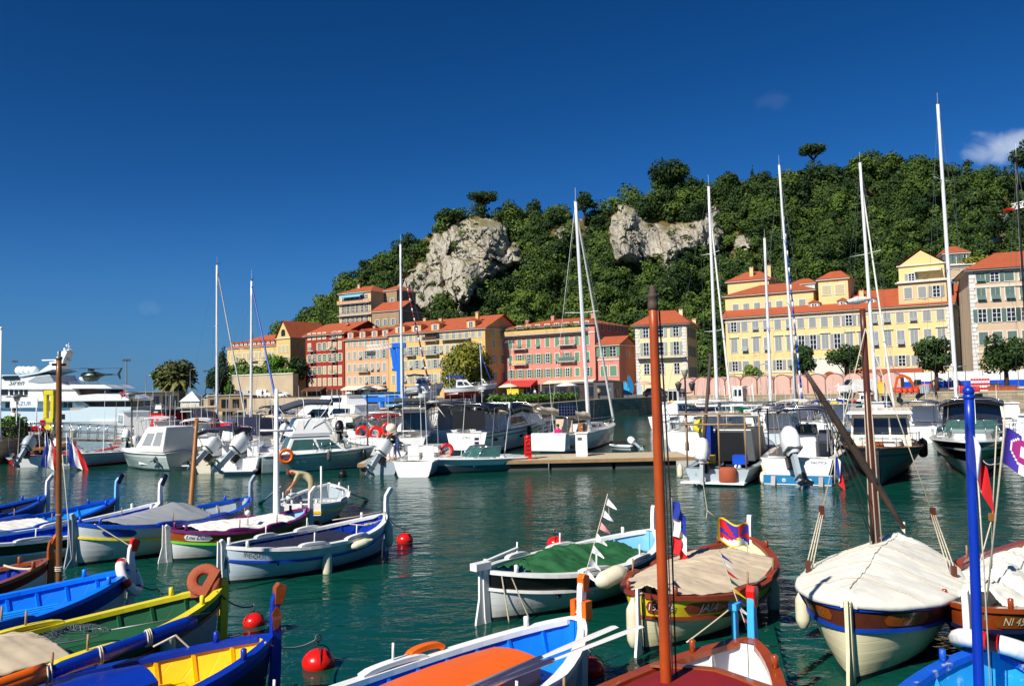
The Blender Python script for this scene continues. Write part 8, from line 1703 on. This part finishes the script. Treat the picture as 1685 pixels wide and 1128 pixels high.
# ---- blue travel lift and boats on the hard ----
root = thing('boat_crane', 'bright blue jib crane with a white lattice arm on the boatyard quay', 'crane', put(659, 92, 2.2)); kk = 92/F; h_ = at(659, 568, 92).z-2.2
mb = MB(); mb.box((0, 0, h_/2), (.75, .75, h_), 'cranebl'); mb.box((0, 0, .2), (1.6, 1.6, .4), 'cranebl'); mb.build('column', root, bev=.03); mb = MB(); mb.box((-.1, 0, h_), (1.5, .9, .5), 'cranebl'); mb.prism([(-1.1, h_-.2), (-.5, h_-.2), (-.35, h_-2.9), (-.7, h_-2.9)], -.25, .25, 'cranebl'); mb.build('head', root, bev=.03)
mb = MB()
for dz in (0, .45): mb.tube([(-.9, -.2, h_-.3+dz), (-3.7, -.2, h_-.45+dz)], .07, 'gel', 5)
for i in range(8): mb.tube([(-.9-.35*i, -.2, h_-.3), (-1.25-.35*i, -.2, h_+.1)], .05, 'gel', 4)
for i in range(4): mb.ball((-2.9-.22*i, -.2, h_-.95), .16, 'charcoal', 8, 6)
mb.box((-3.2, -.2, h_-.75), (1.0, .3, .3), 'charcoal'); mb.build('arm', root)
mb = MB(); mb.box((0, 0, .0), (5.4, .5, .42), 'cranebl'); mb.box((0, .9, .1), (5.4, .5, .42), 'cranebl'); [mb.box((x_, .45, -.55), (.3, 1.2, .9), 'cranebl') for x_ in (-2.4, 0, 2.4)]; single(mb, 'slipway_beam', 'blue steel beams of the boat hoist lying low left of the crane', 'beam', put(628, 88, 3.0))
def hauled(label, px0, px1, py, Y, m, bot, cab, cov=None):
    a_, c_ = at(px0, py, Y), at(px1, py, Y); zb = 2.2; b = Boat('hauled_out_boat', label, (px0, 700), (px1, 700), 2.6, 1.1, 1.5, m, bot, bottom=bot, cock=(.05, .35), rake=.8, group='boats hauled out on the quay', low=bot)
    b.root.location = (a_.x, Y, a_.z); s_ = (c_-a_).length/(b.L+b.rake*.7); b.root.scale = (s_,)*3; b.root.rotation_euler.z = math.atan2(0, c_.x-a_.x)
    cabin(b, b.L*.3, b.L*.8, 2.0, 1.15, 2.2, 1.2, .1, .82, cab, [(.08, .5, .3, .8), (.55, .85, .3, .75)])
    if cov: bimini(b, .2, b.L*.5, 2.2, 1.1, 2.9, cov, .15)
    mb = MB(); [mb.box((b.L*t, sd*.7, -.8), (.15, .15, 1.2), 'oldwood') for t in (.15, .45, .75) for sd in (-1, 1)]; mb.box((b.L*.45, 0, -1.2), (b.L*.8, 1.6, .2), 'oldwood'); mb.build('cradle', b.root); rail(b, .4, .98, .5); return b
hauled('white boat on the hard with a long navy awning, left of the red bottomed one', 668, 730, 648, 96, 'gel', 'palegrey', 'gel', 'navycloth'); hauled('white cruiser with a bright red bottom standing on the hard', 732, 802, 652, 94, 'gel', 'antired', 'gel', 'royalcloth')
hauled('small sailing boat hull on the hard next to the dark kiosk wall', 788, 816, 647, 93, 'gel', 'slate', 'sail'); hauled('white launch with arched roof on the hard below the navy awning', 690, 716, 658, 90, 'gel', 'gel', 'gel')
mb = MB(); mb.tube([(0, 0, 0), (-.2, 0, at(790, 566, 93).z-3.2)], .07, 'alugrey', 6); mb.tube([(-.2, 0, 4.8), (1.5, 0, .4)], .05, 'bluecloth', 6); single(mb, 'bare_mast', 'short mast with blue stay rising from the boats on the hard', 'mast', put(794, 93, 3.2))
# dark yard fence, hedge along the mole, sheds and parasols
a = Vector((-2.2, 78, 2.2)); c = Vector((8.2, 107, 2.2)); d = c-a; ang = math.atan2(d.y, d.x); mb = MB(); mb.box((d.length/2, 1.6, .55), (d.length, .1, 1.1), 'darkwall'); [mb.box((i*2, 1.55, .6), (.12, .2, 1.3), 'charcoal') for i in range(int(d.length/2)+1)]; single(mb, 'quay_fence', 'long dark fence behind the green hedge of the mole', 'fence', a, ang)
rg = random.Random(5); hd = leaves([tuple((a+d*((i+.5)/44)+Vector((0, .3, .55+rg.uniform(-.1, .12)))))+(.55, .5, .5, .4) for i in range(44)], .22, 1.0, 8, 'leafnear', 'hedge'); tag(hd, 'low green hedge in planters along the edge of the mole', 'hedge')
mb = MB(); [mb.box((i*1.3+.6, .0, .22), (1.2, .7, .44), 'oldwood') for i in range(int(d.length/1.3))]; single(mb, 'planter_row', 'brown planter boxes under the hedge of the mole', 'planters', a+Vector((.1, .3, 0)), ang)
def parasol(px, Y, zb, m, label, r=1.5, h=2.5):
    mb = MB(); mb.tube([(0, 0, 0), (0, 0, h)], .04, 'wood', 6); mb.lathe([(r, h-.55), (r*.98, h-.45), (r*.5, h-.15), (.02, h+.02)], m, 8); mb.lathe([(.3, 0), (.3, .08)], 'charcoal', 10); single(mb, 'parasol', label, 'parasol', put(px, Y, zb), 0, 'parasols on the quays')
for a_ in [(837, 118, 2.2, 'awncream', 'cream parasol at the left corner of the red awning'), (933, 112, 2.2, 'gel', 'white parasol behind the hedge on the mole'), (620, 105, 2.2, 'awncream', 'cream parasol left of the blue crane'), (1060, 126, 2.2, 'w_rose', 'pale pink parasol before the white cornered villa')]: parasol(*a_)
def shed(px, Y, zb, d, m, label, roofm=None, nm='kiosk', rz=0, rise=.5):
    mb = MB(); mb.box((0, 0, d[2]/2), d, m); x_, y_ = d[0]/2+.2, d[1]/2+.2; mb.add([(-x_, -y_, d[2]), (x_, -y_, d[2]), (x_, y_, d[2]), (-x_, y_, d[2]), (0, 0, d[2]+rise)], [(0, 1, 4), (1, 2, 4), (2, 3, 4), (3, 0, 4), (3, 2, 1, 0)], roofm or m)
    k = max(1, int(d[0]/2)); [mb.box((-d[0]/2+d[0]*(i+.5)/k, -d[1]/2-.02, d[2]*.5), (d[0]/k*.6, .05, d[2]*.55), 'winglass' if nm != 'tent' else 'sail') for i in range(k)]
    single(mb, nm, label, nm, put(px, Y, zb), R(rz))
shed(316, 152, 1.0, (3.3, 3.3, 1.9), 'sail', 'white marquee with a pointed roof below the breakwater wall', None, 'tent', 8, 1.9)
shed(256, 199, .8, (13, 4, 4.2), 'darkwall', 'low dark fronted harbour building under the breakwater road', 'concrete', 'harbour building', 0, .2); shed(383, 168, .6, (9, 3, 3.2), 'wood', 'brown timber shed against the long pale quay wall', 'concrete', 'shed', 0, .3)
shed(632, 92, 2.2, (4.5, 3, 1.6), 'paleblue', 'pale blue cabin at the foot of the crane', 'steel', 'cabin', 0, .1); shed(958, 118, 2.2, (11, 4, 2.3), 'shop', 'long low glazed restaurant pavilion in front of the pink house', 'awngrey', 'pavilion', -34, .3); shed(1000, 113, 2.2, (3, 2.5, 2.5), 'charcoal', 'dark shop cabin at the end of the pavilion', 'charcoal', 'shop cabin', -34, .2)
for px, c_, lb in ((1033, 'midblue', 'tall blue feather banner by the annex'), (1026, 'aqua', 'pale blue feather banner left of the tall one'), (1047, 'bluegreyhull', 'grey green feather banner right of the tall one')):
    mb = MB(); hh = 3.4 if px == 1033 else 2.6; mb.tube([(0, 0, 0), (0, 0, hh*.8), (.2, 0, hh)], .04, 'steel', 5); mb.grid([[(.05+u*.8*math.sin(math.pi*min(1, .25+v*.65)), .05*math.sin(v*7+u*3), .5+v*(hh-.6)) for u in (0, .5, 1)] for v in [j/8 for j in range(9)]], c_, True); single(mb, 'feather_banner', lb, 'banner', put(px, 118, 2.2), 0, 'feather banners by the annex')
# left edge: plants, gangway, sign, yellow hoist, scooter
leaves([(at(px, 700, 51).x, 51+rg.uniform(-.5, .8), 1.9+rg.uniform(0, .6), .6, .6, .5, .4) for px in range(-20, 36, 5)], .2, 1.2, 12, 'leafnear', 'shrubs'); tag(COL.objects['shrubs'], 'green flowering shrubs on the stone quay at the left edge', 'shrub', kind='stuff')
mb = MB(); a_, c_ = put(30, 52, 1.4), put(212, 56, .9); A_, C_ = Vector(a_), Vector(c_); mb.sweep([A_, C_], 1.4, .12, 'concrete', side=(0, 1, 0))
for s_ in (-.7, .7):
    for z_ in (.5, 1.0): mb.tube([A_+Vector((0, s_, z_)), A_.lerp(C_, .55)+Vector((0, s_, z_)), C_+Vector((0, s_, z_*.9))], .03, 'chrome', 5)
    for i in range(13): p = A_.lerp(C_, i/12)+Vector((0, s_, 0)); mb.tube([p, p+Vector((0, 0, 1.0))], .03, 'chrome', 5)
single(mb, 'gangway', 'concrete gangway with silver handrails running from the stone quay', 'gangway')
root = thing('harbour_sign', 'white signboard with pale blue AZUR lettering on two posts in front of the yacht', 'sign', put(40, 60, 1.4)); mb = MB(); mb.box((0, 0, 2.15), (2.0, .08, .6), 'gel'); [mb.tube([(x_, 0, 0), (x_, 0, 2.5)], .04, 'gel', 6) for x_ in (-.9, .9)]; mb.build('board', root); lettering('AZUR', .42, 'midblue', lambda x, y: Vector((x, -.05, 2.12+y)), root)
mb = MB(); mb.box((-.35, 0, 2.4), (.35, .5, 4.8), 'lemon'); mb.box((.35, 0, 2.4), (.35, .5, 4.8), 'lemon'); mb.box((0, 0, 4.6), (1.0, .55, .5), 'lemon'); mb.box((0, -.05, 1.0), (1.0, .5, 2.0), 'lemon'); single(mb, 'hoist_frame', 'bright yellow steel hoist frame standing in front of the superyacht', 'hoist', put(82, 84, -.1), bev=.03)
mb = MB(); mb.box((0, 0, .6), (1.3, .35, .35), 'red', top=(.7, .8)); mb.box((.45, 0, .95), (.25, .5, .4), 'red'); [mb.lathe([(.2, -.07), (.27, 0), (.2, .07)], 'tyre', 14, T(x_, 0, .27) @ Rx(R(90))) for x_ in (-.6, .65)]; mb.tube([(.55, -.35, 1.25), (.55, .35, 1.25)], .03, 'charcoal', 5); single(mb, 'motor_scooter', 'red motor scooter parked on the gangway below the yellow hoist', 'scooter', put(58, 52.5, 1.35), R(20), bev=.04)
for i, px in enumerate((4, 13, 22)):
    mb = MB(); [mb.ring((x_, 0, .33), .31, .03, 'tyre', 20, 6, Rx(R(90))) for x_ in (-.5, .5)]; mb.tube([(-.5, 0, .33), (-.1, 0, .8), (.4, 0, .8), (0, 0, .33), (-.5, 0, .33)], .03, 'black', 5); mb.tube([(.5, 0, .33), (.4, 0, .95), (.4, .2, 1.0)], .03, 'black', 5); mb.box((-.15, 0, .9), (.25, .12, .06), 'black')
    single(mb, 'bicycle', ['black bicycle nearest the left edge of the picture on the stone quay', 'middle one of three black bicycles on the stone quay', 'black bicycle nearest the gangway on the stone quay'][i], 'bicycle', put(px, 49.6, 1.55), R(15+i*20), 'bicycles on the stone quay')
mb = MB(); mb.lathe([(.25, -1), (.25, .8), (.3, .9), (.3, 1.1), (.05, 1.25)], 'offwhite', 12); single(mb, 'bollard', 'cream round headed bollard in the water right of the brown mast', 'bollard', put(121, 66, .2))
# ---- people ----
def person(label, P, rz, J, cols, hair='hair', hat=None, group=None, sc=1.0, rb=1.0):
    """one continuous body grown from a skeleton; J maps joint names to points"""
    E = [('pelvis', 'spine'), ('spine', 'chest'), ('chest', 'neck'), ('neck', 'head'), ('head', 'crown')]
    for s_ in 'LR': E += [('chest', 'sh'+s_), ('sh'+s_, 'el'+s_), ('el'+s_, 'wr'+s_), ('wr'+s_, 'pa'+s_), ('pelvis', 'hip'+s_), ('hip'+s_, 'kn'+s_), ('kn'+s_, 'an'+s_), ('an'+s_, 'to'+s_)]
    rad = dict(pelvis=.14, spine=.125, chest=.145, neck=.055, head=.092, crown=.072, sh=.06, el=.043, wr=.028, pa=.030, hip=.10, kn=.062, an=.042, to=.035)
    J = {k: Vector(v) for k, v in J.items()}
    for s_ in 'LR':
        d = (J['wr'+s_]-J['el'+s_]).normalized(); J['pa'+s_] = J['wr'+s_]+d*.07; sd = d.cross(Vector((0, .3, 1))).normalized()
        for k in range(5):
            o = (k-1.5)*.02 if k < 4 else -.045; ln = (.075, .088, .08, .062, .05)[k]; r0 = J['pa'+s_] if k < 4 else J['wr'+s_]
            J['f%d%s' % (k, s_)] = r0+sd*o+d*ln*.5; J['g%d%s' % (k, s_)] = r0+sd*o*1.05+d*ln+Vector((0, 0, -.025)); rad['f%d' % k] = .010; rad['g%d' % k] = .008; E += [(('pa' if k < 4 else 'wr')+s_, 'f%d%s' % (k, s_)), ('f%d%s' % (k, s_), 'g%d%s' % (k, s_))]
    ks = list(J); me = bpy.data.meshes.new('body'); me.from_pydata([J[k] for k in ks], [(ks.index(a), ks.index(b)) for a, b in E], []); o = bpy.data.objects.new('t', me); COL.objects.link(o)
    sk = o.modifiers.new('s', 'SKIN'); sub = o.modifiers.new('d', 'SUBSURF'); sub.levels = sub.render_levels = 2
    for i, k in enumerate(ks):
        r = rad.get(k) or rad.get(k[:-1]); me.skin_vertices[0].data[i].radius = (r*rb, r*rb); me.skin_vertices[0].data[i].use_root = (k == 'pelvis')
    dg = bpy.context.evaluated_depsgraph_get(); em = bpy.data.meshes.new_from_object(o.evaluated_get(dg)); bpy.data.objects.remove(o)
    seg = [(J[a], J[b], a, b) for a, b in E]; names = ['skin', cols[0], cols[1], 'oldwood']; em.materials.clear(); [em.materials.append(MAT[n_]) for n_ in names]; mi = []
    for p in em.polygons:
        c = p.center; best = min(seg, key=lambda s_: (lambda t: (s_[0].lerp(s_[1], t)-c).length)(max(0, min(1, (c-s_[0]).dot(s_[1]-s_[0])/max(1e-6, (s_[1]-s_[0]).length_squared)))))
        a, b = best[2], best[3]; top = a in ('spine', 'chest') and b != 'neck' and (b[:-1] == 'sh' or b in ('chest',)); slv = a[:2] == 'sh' and (c-best[0]).length < (best[1]-best[0]).length*.75
        mi.append(1 if (top or slv or (a == 'pelvis' and b == 'spine') or (a == 'chest' and b == 'neck' and (c-J['chest']).length < .13)) else 2 if (a[:3] == 'hip' or b[:3] == 'hip' or (a[:2] == 'kn')) else 3 if a[:2] == 'an' else 0)
    em.polygons.foreach_set('material_index', mi); em.polygons.foreach_set('use_smooth', [True]*len(mi)); b = bpy.data.objects.new('person', em); COL.objects.link(b); b.location = P; b.rotation_euler.z = rz; b.scale = (sc,)*3; tag(b, label, 'person', group)
    hd, up = J['head'], (J['crown']-J['head']).normalized(); m_ = MB(); X = T(hd+up*.045) @ up.to_track_quat('Z', 'Y').to_matrix().to_4x4(); m_.lathe([(.098, -.02), (.106, .03), (.085, .085), (.04, .11), (.0, .115)], hair, 14, X)
    if hat: m_.lathe([(.17, .025), (.11, .04), (.105, .03)], hair, 14, X)
    m_.build('hat' if hat else 'hair', b); f = J['chest']-J['pelvis']; m_ = MB(); fwd = Vector((0, -1, 0)) if abs(f.normalized().y) < .5 else (-up.cross(Vector((1, 0, 0)))).normalized()
    m_.ball(hd+fwd*.10-up*.01, (.014, .02, .02), 'skin', 6, 4); [m_.ball(hd+fwd*.085+up*.02+Vector((s_*.032, 0, 0)), .011, 'black', 6, 4) for s_ in (-1, 1)]; m_.box(hd+fwd*.088-up*.045, (.045, .01, .008), 'darkred'); m_.build('face', b); return b
bend = dict(pelvis=(0, 0, .92), spine=(-.14, 0, 1.05), chest=(-.36, 0, 1.15), neck=(-.50, 0, 1.17), head=(-.60, 0, 1.16), crown=(-.68, 0, 1.12), shL=(-.36, -.19, 1.12), elL=(-.48, -.24, .84), wrL=(-.64, -.18, .64), shR=(-.36, .19, 1.12), elR=(-.52, .22, .86), wrR=(-.70, .14, .68), hipL=(.02, -.11, .86), knL=(-.02, -.16, .46), anL=(.12, -.18, .06), toL=(-.02, -.19, .02), hipR=(.02, .11, .86), knR=(-.10, .20, .47), anR=(-.02, .24, .06), toR=(-.16, .25, .02))
w_ = b7.W(.32, 0, .33); person('man in a tan shirt and khaki trousers bending over the side of the rowing boat', w_, 0, bend, ('tanshirt', 'khaki'), 'browncloth', hat=True)
P = at(655, 752, 41.5); person('man in a dark shirt leaning over on the pontoon by the sport boat', (P.x, 41.3, .51), R(20), {k: Vector(v) for k, v in bend.items()}, ('tshirt', 'jeans'), 'hair', sc=1.0)
sit = dict(pelvis=(0, 0, .12), spine=(0, 0, .30), chest=(0, .02, .50), neck=(0, 0, .64), head=(0, -.02, .74), crown=(0, 0, .86), shL=(-.17, 0, .52), elL=(-.24, -.08, .27), wrL=(-.12, -.28, .22), shR=(.17, 0, .52), elR=(.24, -.08, .27), wrR=(.12, -.28, .22), hipL=(-.10, -.03, .10), knL=(-.13, -.42, .14), anL=(-.13, -.46, -.28), toL=(-.13, -.60, -.32), hipR=(.10, -.03, .10), knR=(.13, -.42, .14), anR=(.13, -.46, -.28), toR=(.13, -.60, -.32))
P = at(918, 712, 48.8); person('dark haired woman in a pink top sitting in the cockpit of the sailing boat', (P.x, 48.8, at(918, 722, 48.8).z), R(10), sit, ('pink', 'jeans'))
stand = dict(pelvis=(0, 0, .95), spine=(0, 0, 1.1), chest=(0, .01, 1.33), neck=(0, 0, 1.48), head=(0, -.02, 1.60), crown=(0, 0, 1.70), shL=(-.18, 0, 1.38), elL=(-.24, .03, 1.10), wrL=(-.22, -.06, .87), shR=(.18, 0, 1.38), elR=(.24, .03, 1.10), wrR=(.22, -.06, .87), hipL=(-.09, 0, .90), knL=(-.10, -.08, .50), anL=(-.10, .02, .08), toL=(-.10, -.12, .03), hipR=(.09, 0, .90), knR=(.10, .06, .50), anR=(.10, .16, .10), toR=(.10, .03, .03))
p0_ = None
for i, (px, Y, zb, c, lb) in enumerate([(432, 172, 3.15, ('tshirt', 'jeans'), 'person in dark clothes standing at the edge of the upper quay'), (452, 200, 3.15, ('flagred', 'jeans'), 'person in a red top walking on the upper quay'), (1014, 112, 2.2, ('gel', 'khaki'), 'person in a white top near the feather banners'), (1003, 111.5, 2.2, ('midblue', 'jeans'), 'person in a blue top left of the feather banners'), (985, 110, 2.2, ('tanshirt', 'tshirt'), 'person in a tan top at the corner of the mole'), (1537, 110, 2.2, ('flagyellow', 'jeans'), 'worker in a yellow vest right of the excavator'), (880, 112, 2.2, ('gel', 'jeans'), 'person in a white top behind the mole hedge'), (24, 52, 1.55, ('gel', 'tshirt'), 'person in a white shirt beside the harbour sign')]):
    person(lb, put(px, Y, zb), R(i*50), stand, c, rb=1.0)
# more boats packed along the pontoons behind the first row
for i, (A_, B_, bm, f0, f1, sd_, st_, ck, cab, bim, lb) in enumerate([
    ((208, 748), (190, 738), 1.9, .7, .9, 'gel', 'slate', .5, 0, None, 'small white boat behind the bow of the day cruiser'),
    ((318, 752), (352, 738), 2.2, .8, 1.0, 'gel', 'brickred', .45, 1.9, 'sail', 'white boat with a purple poster panel and cream awning left of the two outboards'),
    ((470, 744), (520, 733), 2.3, .9, 1.1, 'offwhite', 'slate', .45, 0, 'canvas', 'open white boat with beige awning half hidden by the flybridge cruiser'),
    ((432, 716), (500, 712), 2.8, 1.1, 1.5, 'gel', 'navy', .35, 2.3, 'navycloth', 'white cruiser with a navy awning beyond the navy covered boats'),
    ((520, 706), (610, 703), 3.2, 1.3, 1.7, 'gel', 'palegrey', .3, 2.9, None, 'long white cruiser moored beyond the sleek motor yacht'),
    ((618, 733), (668, 722), 2.5, .9, 1.2, 'gel', 'slate', .45, 1.9, 'offwhite', 'white boat with cream awning between the life rings and the blue crane'),
    ((700, 728), (748, 715), 2.6, 1.0, 1.3, 'gel', 'brickred', .4, 2.2, None, 'white cabin boat with a red waterline behind the dark awnings'),
    ((850, 724), (905, 712), 2.6, 1.0, 1.3, 'gel', 'slate', .4, 2.2, 'canvas', 'white boat with beige awning between the large cruiser and the sailing boat'),
    ((758, 704), (820, 700), 3.0, 1.2, 1.5, 'offwhite', 'navy', .4, 2.5, 'navycloth', 'cream cruiser lying under the boats on the hard'),
    ((1226, 728), (1275, 716), 2.6, 1.1, 1.4, 'gel', 'slate', .4, 2.0, None, 'white motor boat behind the dark cabin of the grey fishing boat'),
    ((1268, 742), (1300, 728), 2.4, 1.0, 1.3, 'bluegreyhull', 'navy', .4, 2.0, 'navycloth', 'pale blue boat with navy awning left of the console boat'),
    ((1360, 722), (1400, 712), 2.6, 1.1, 1.4, 'gel', 'bluecloth', .4, 2.2, 'bluecloth', 'white boat with blue awning behind the console boat'),
    ((1512, 728), (1540, 712), 2.4, 1.0, 1.3, 'gel', 'red', .4, 2.1, 'greycloth', 'white boat with grey hooded awning between the trawler and the black hulled cruiser'),
    ((1668, 722), (1640, 712), 2.6, 1.1, 1.4, 'gel', 'slate', .4, 2.2, None, 'white cabin boat behind the black hulled cruiser'),
    ((250, 742), (292, 730), 2.2, .8, 1.1, 'gel', 'navy', .45, 1.9, 'sail', 'white boat with cream awning behind the canvas topped day cruiser'),
    ((365, 757), (402, 742), 2.1, .8, 1.0, 'gel', 'slate', .5, 1.7, None, 'white boat crowded behind the red pinstriped outboard'),
    ((400, 728), (446, 718), 2.4, .9, 1.2, 'gel', 'slate', .4, 2.1, 'canvas', 'white boat with beige awning beyond the upturned red dinghy'),
    ((545, 731), (590, 720), 2.4, 1.0, 1.3, 'gel', 'slate', .4, 2.1, None, 'white cabin boat right of the cruiser flybridge'),
    ((640, 709), (690, 705), 2.8, 1.1, 1.4, 'gel', 'navy', .35, 2.4, None, 'white cabin boat just in front of the blue crane foot'),
    ((690, 709), (742, 703), 2.8, 1.1, 1.4, 'gel', 'slate', .35, 2.4, 'sail', 'white cabin boat with cream awning right of the blue crane foot'),
    ((560, 712), (604, 708), 2.8, 1.1, 1.4, 'gel', 'slate', .35, 2.3, 'bluecloth', 'white boat with blue awning beyond the sleek motor yacht'),
    ((1150, 712), (1190, 706), 2.6, 1.1, 1.4, 'gel', 'slate', .4, 2.2, 'sail', 'white cabin boat beyond the cream hard top boat'),
    ((1205, 742), (1238, 728), 2.3, 1.0, 1.2, 'gel', 'slate', .45, 1.9, None, 'white boat right behind the dark open cabin'),
    ((1300, 720), (1345, 712), 2.6, 1.1, 1.4, 'gel', 'navy', .4, 2.2, 'sail', 'white boat with cream awning above the console boat'),
    ((1420, 716), (1465, 712), 2.6, 1.1, 1.4, 'offwhite', 'red', .4, 2.3, None, 'cream cabin boat right behind the trawler wheelhouse'),
    ((1085, 706), (1130, 702), 2.6, 1.1, 1.4, 'gel', 'navy', .4, 2.3, None, 'white cabin boat right behind the orange mast')]):
    b = Boat('motor_boat', lb, A_, B_, bm, f0, f1, sd_, st_, cock=(.05, ck), rake=.5)
    if cab: cabin(b, b.L*(ck-.02), b.L*.86, bm*.74, lerp(f0, f1, .5), cab, .9, .1, .82, 'gel', [(.08, .45, .3, .8), (.5, .85, .3, .75)])
    if bim: bimini(b, b.L*.05, b.L*ck, bm*.8, f0, max(2.3, cab+.5), bim, .12)
    rail(b, .35, .98, .5)
    if i in (0, 1, 2, 5): outboard(b, -.05, 0, f0+.1, 1.2, .5, ['gel', 'charcoal'][i % 2], rz=-.3)
# rods and aerials standing on the first row
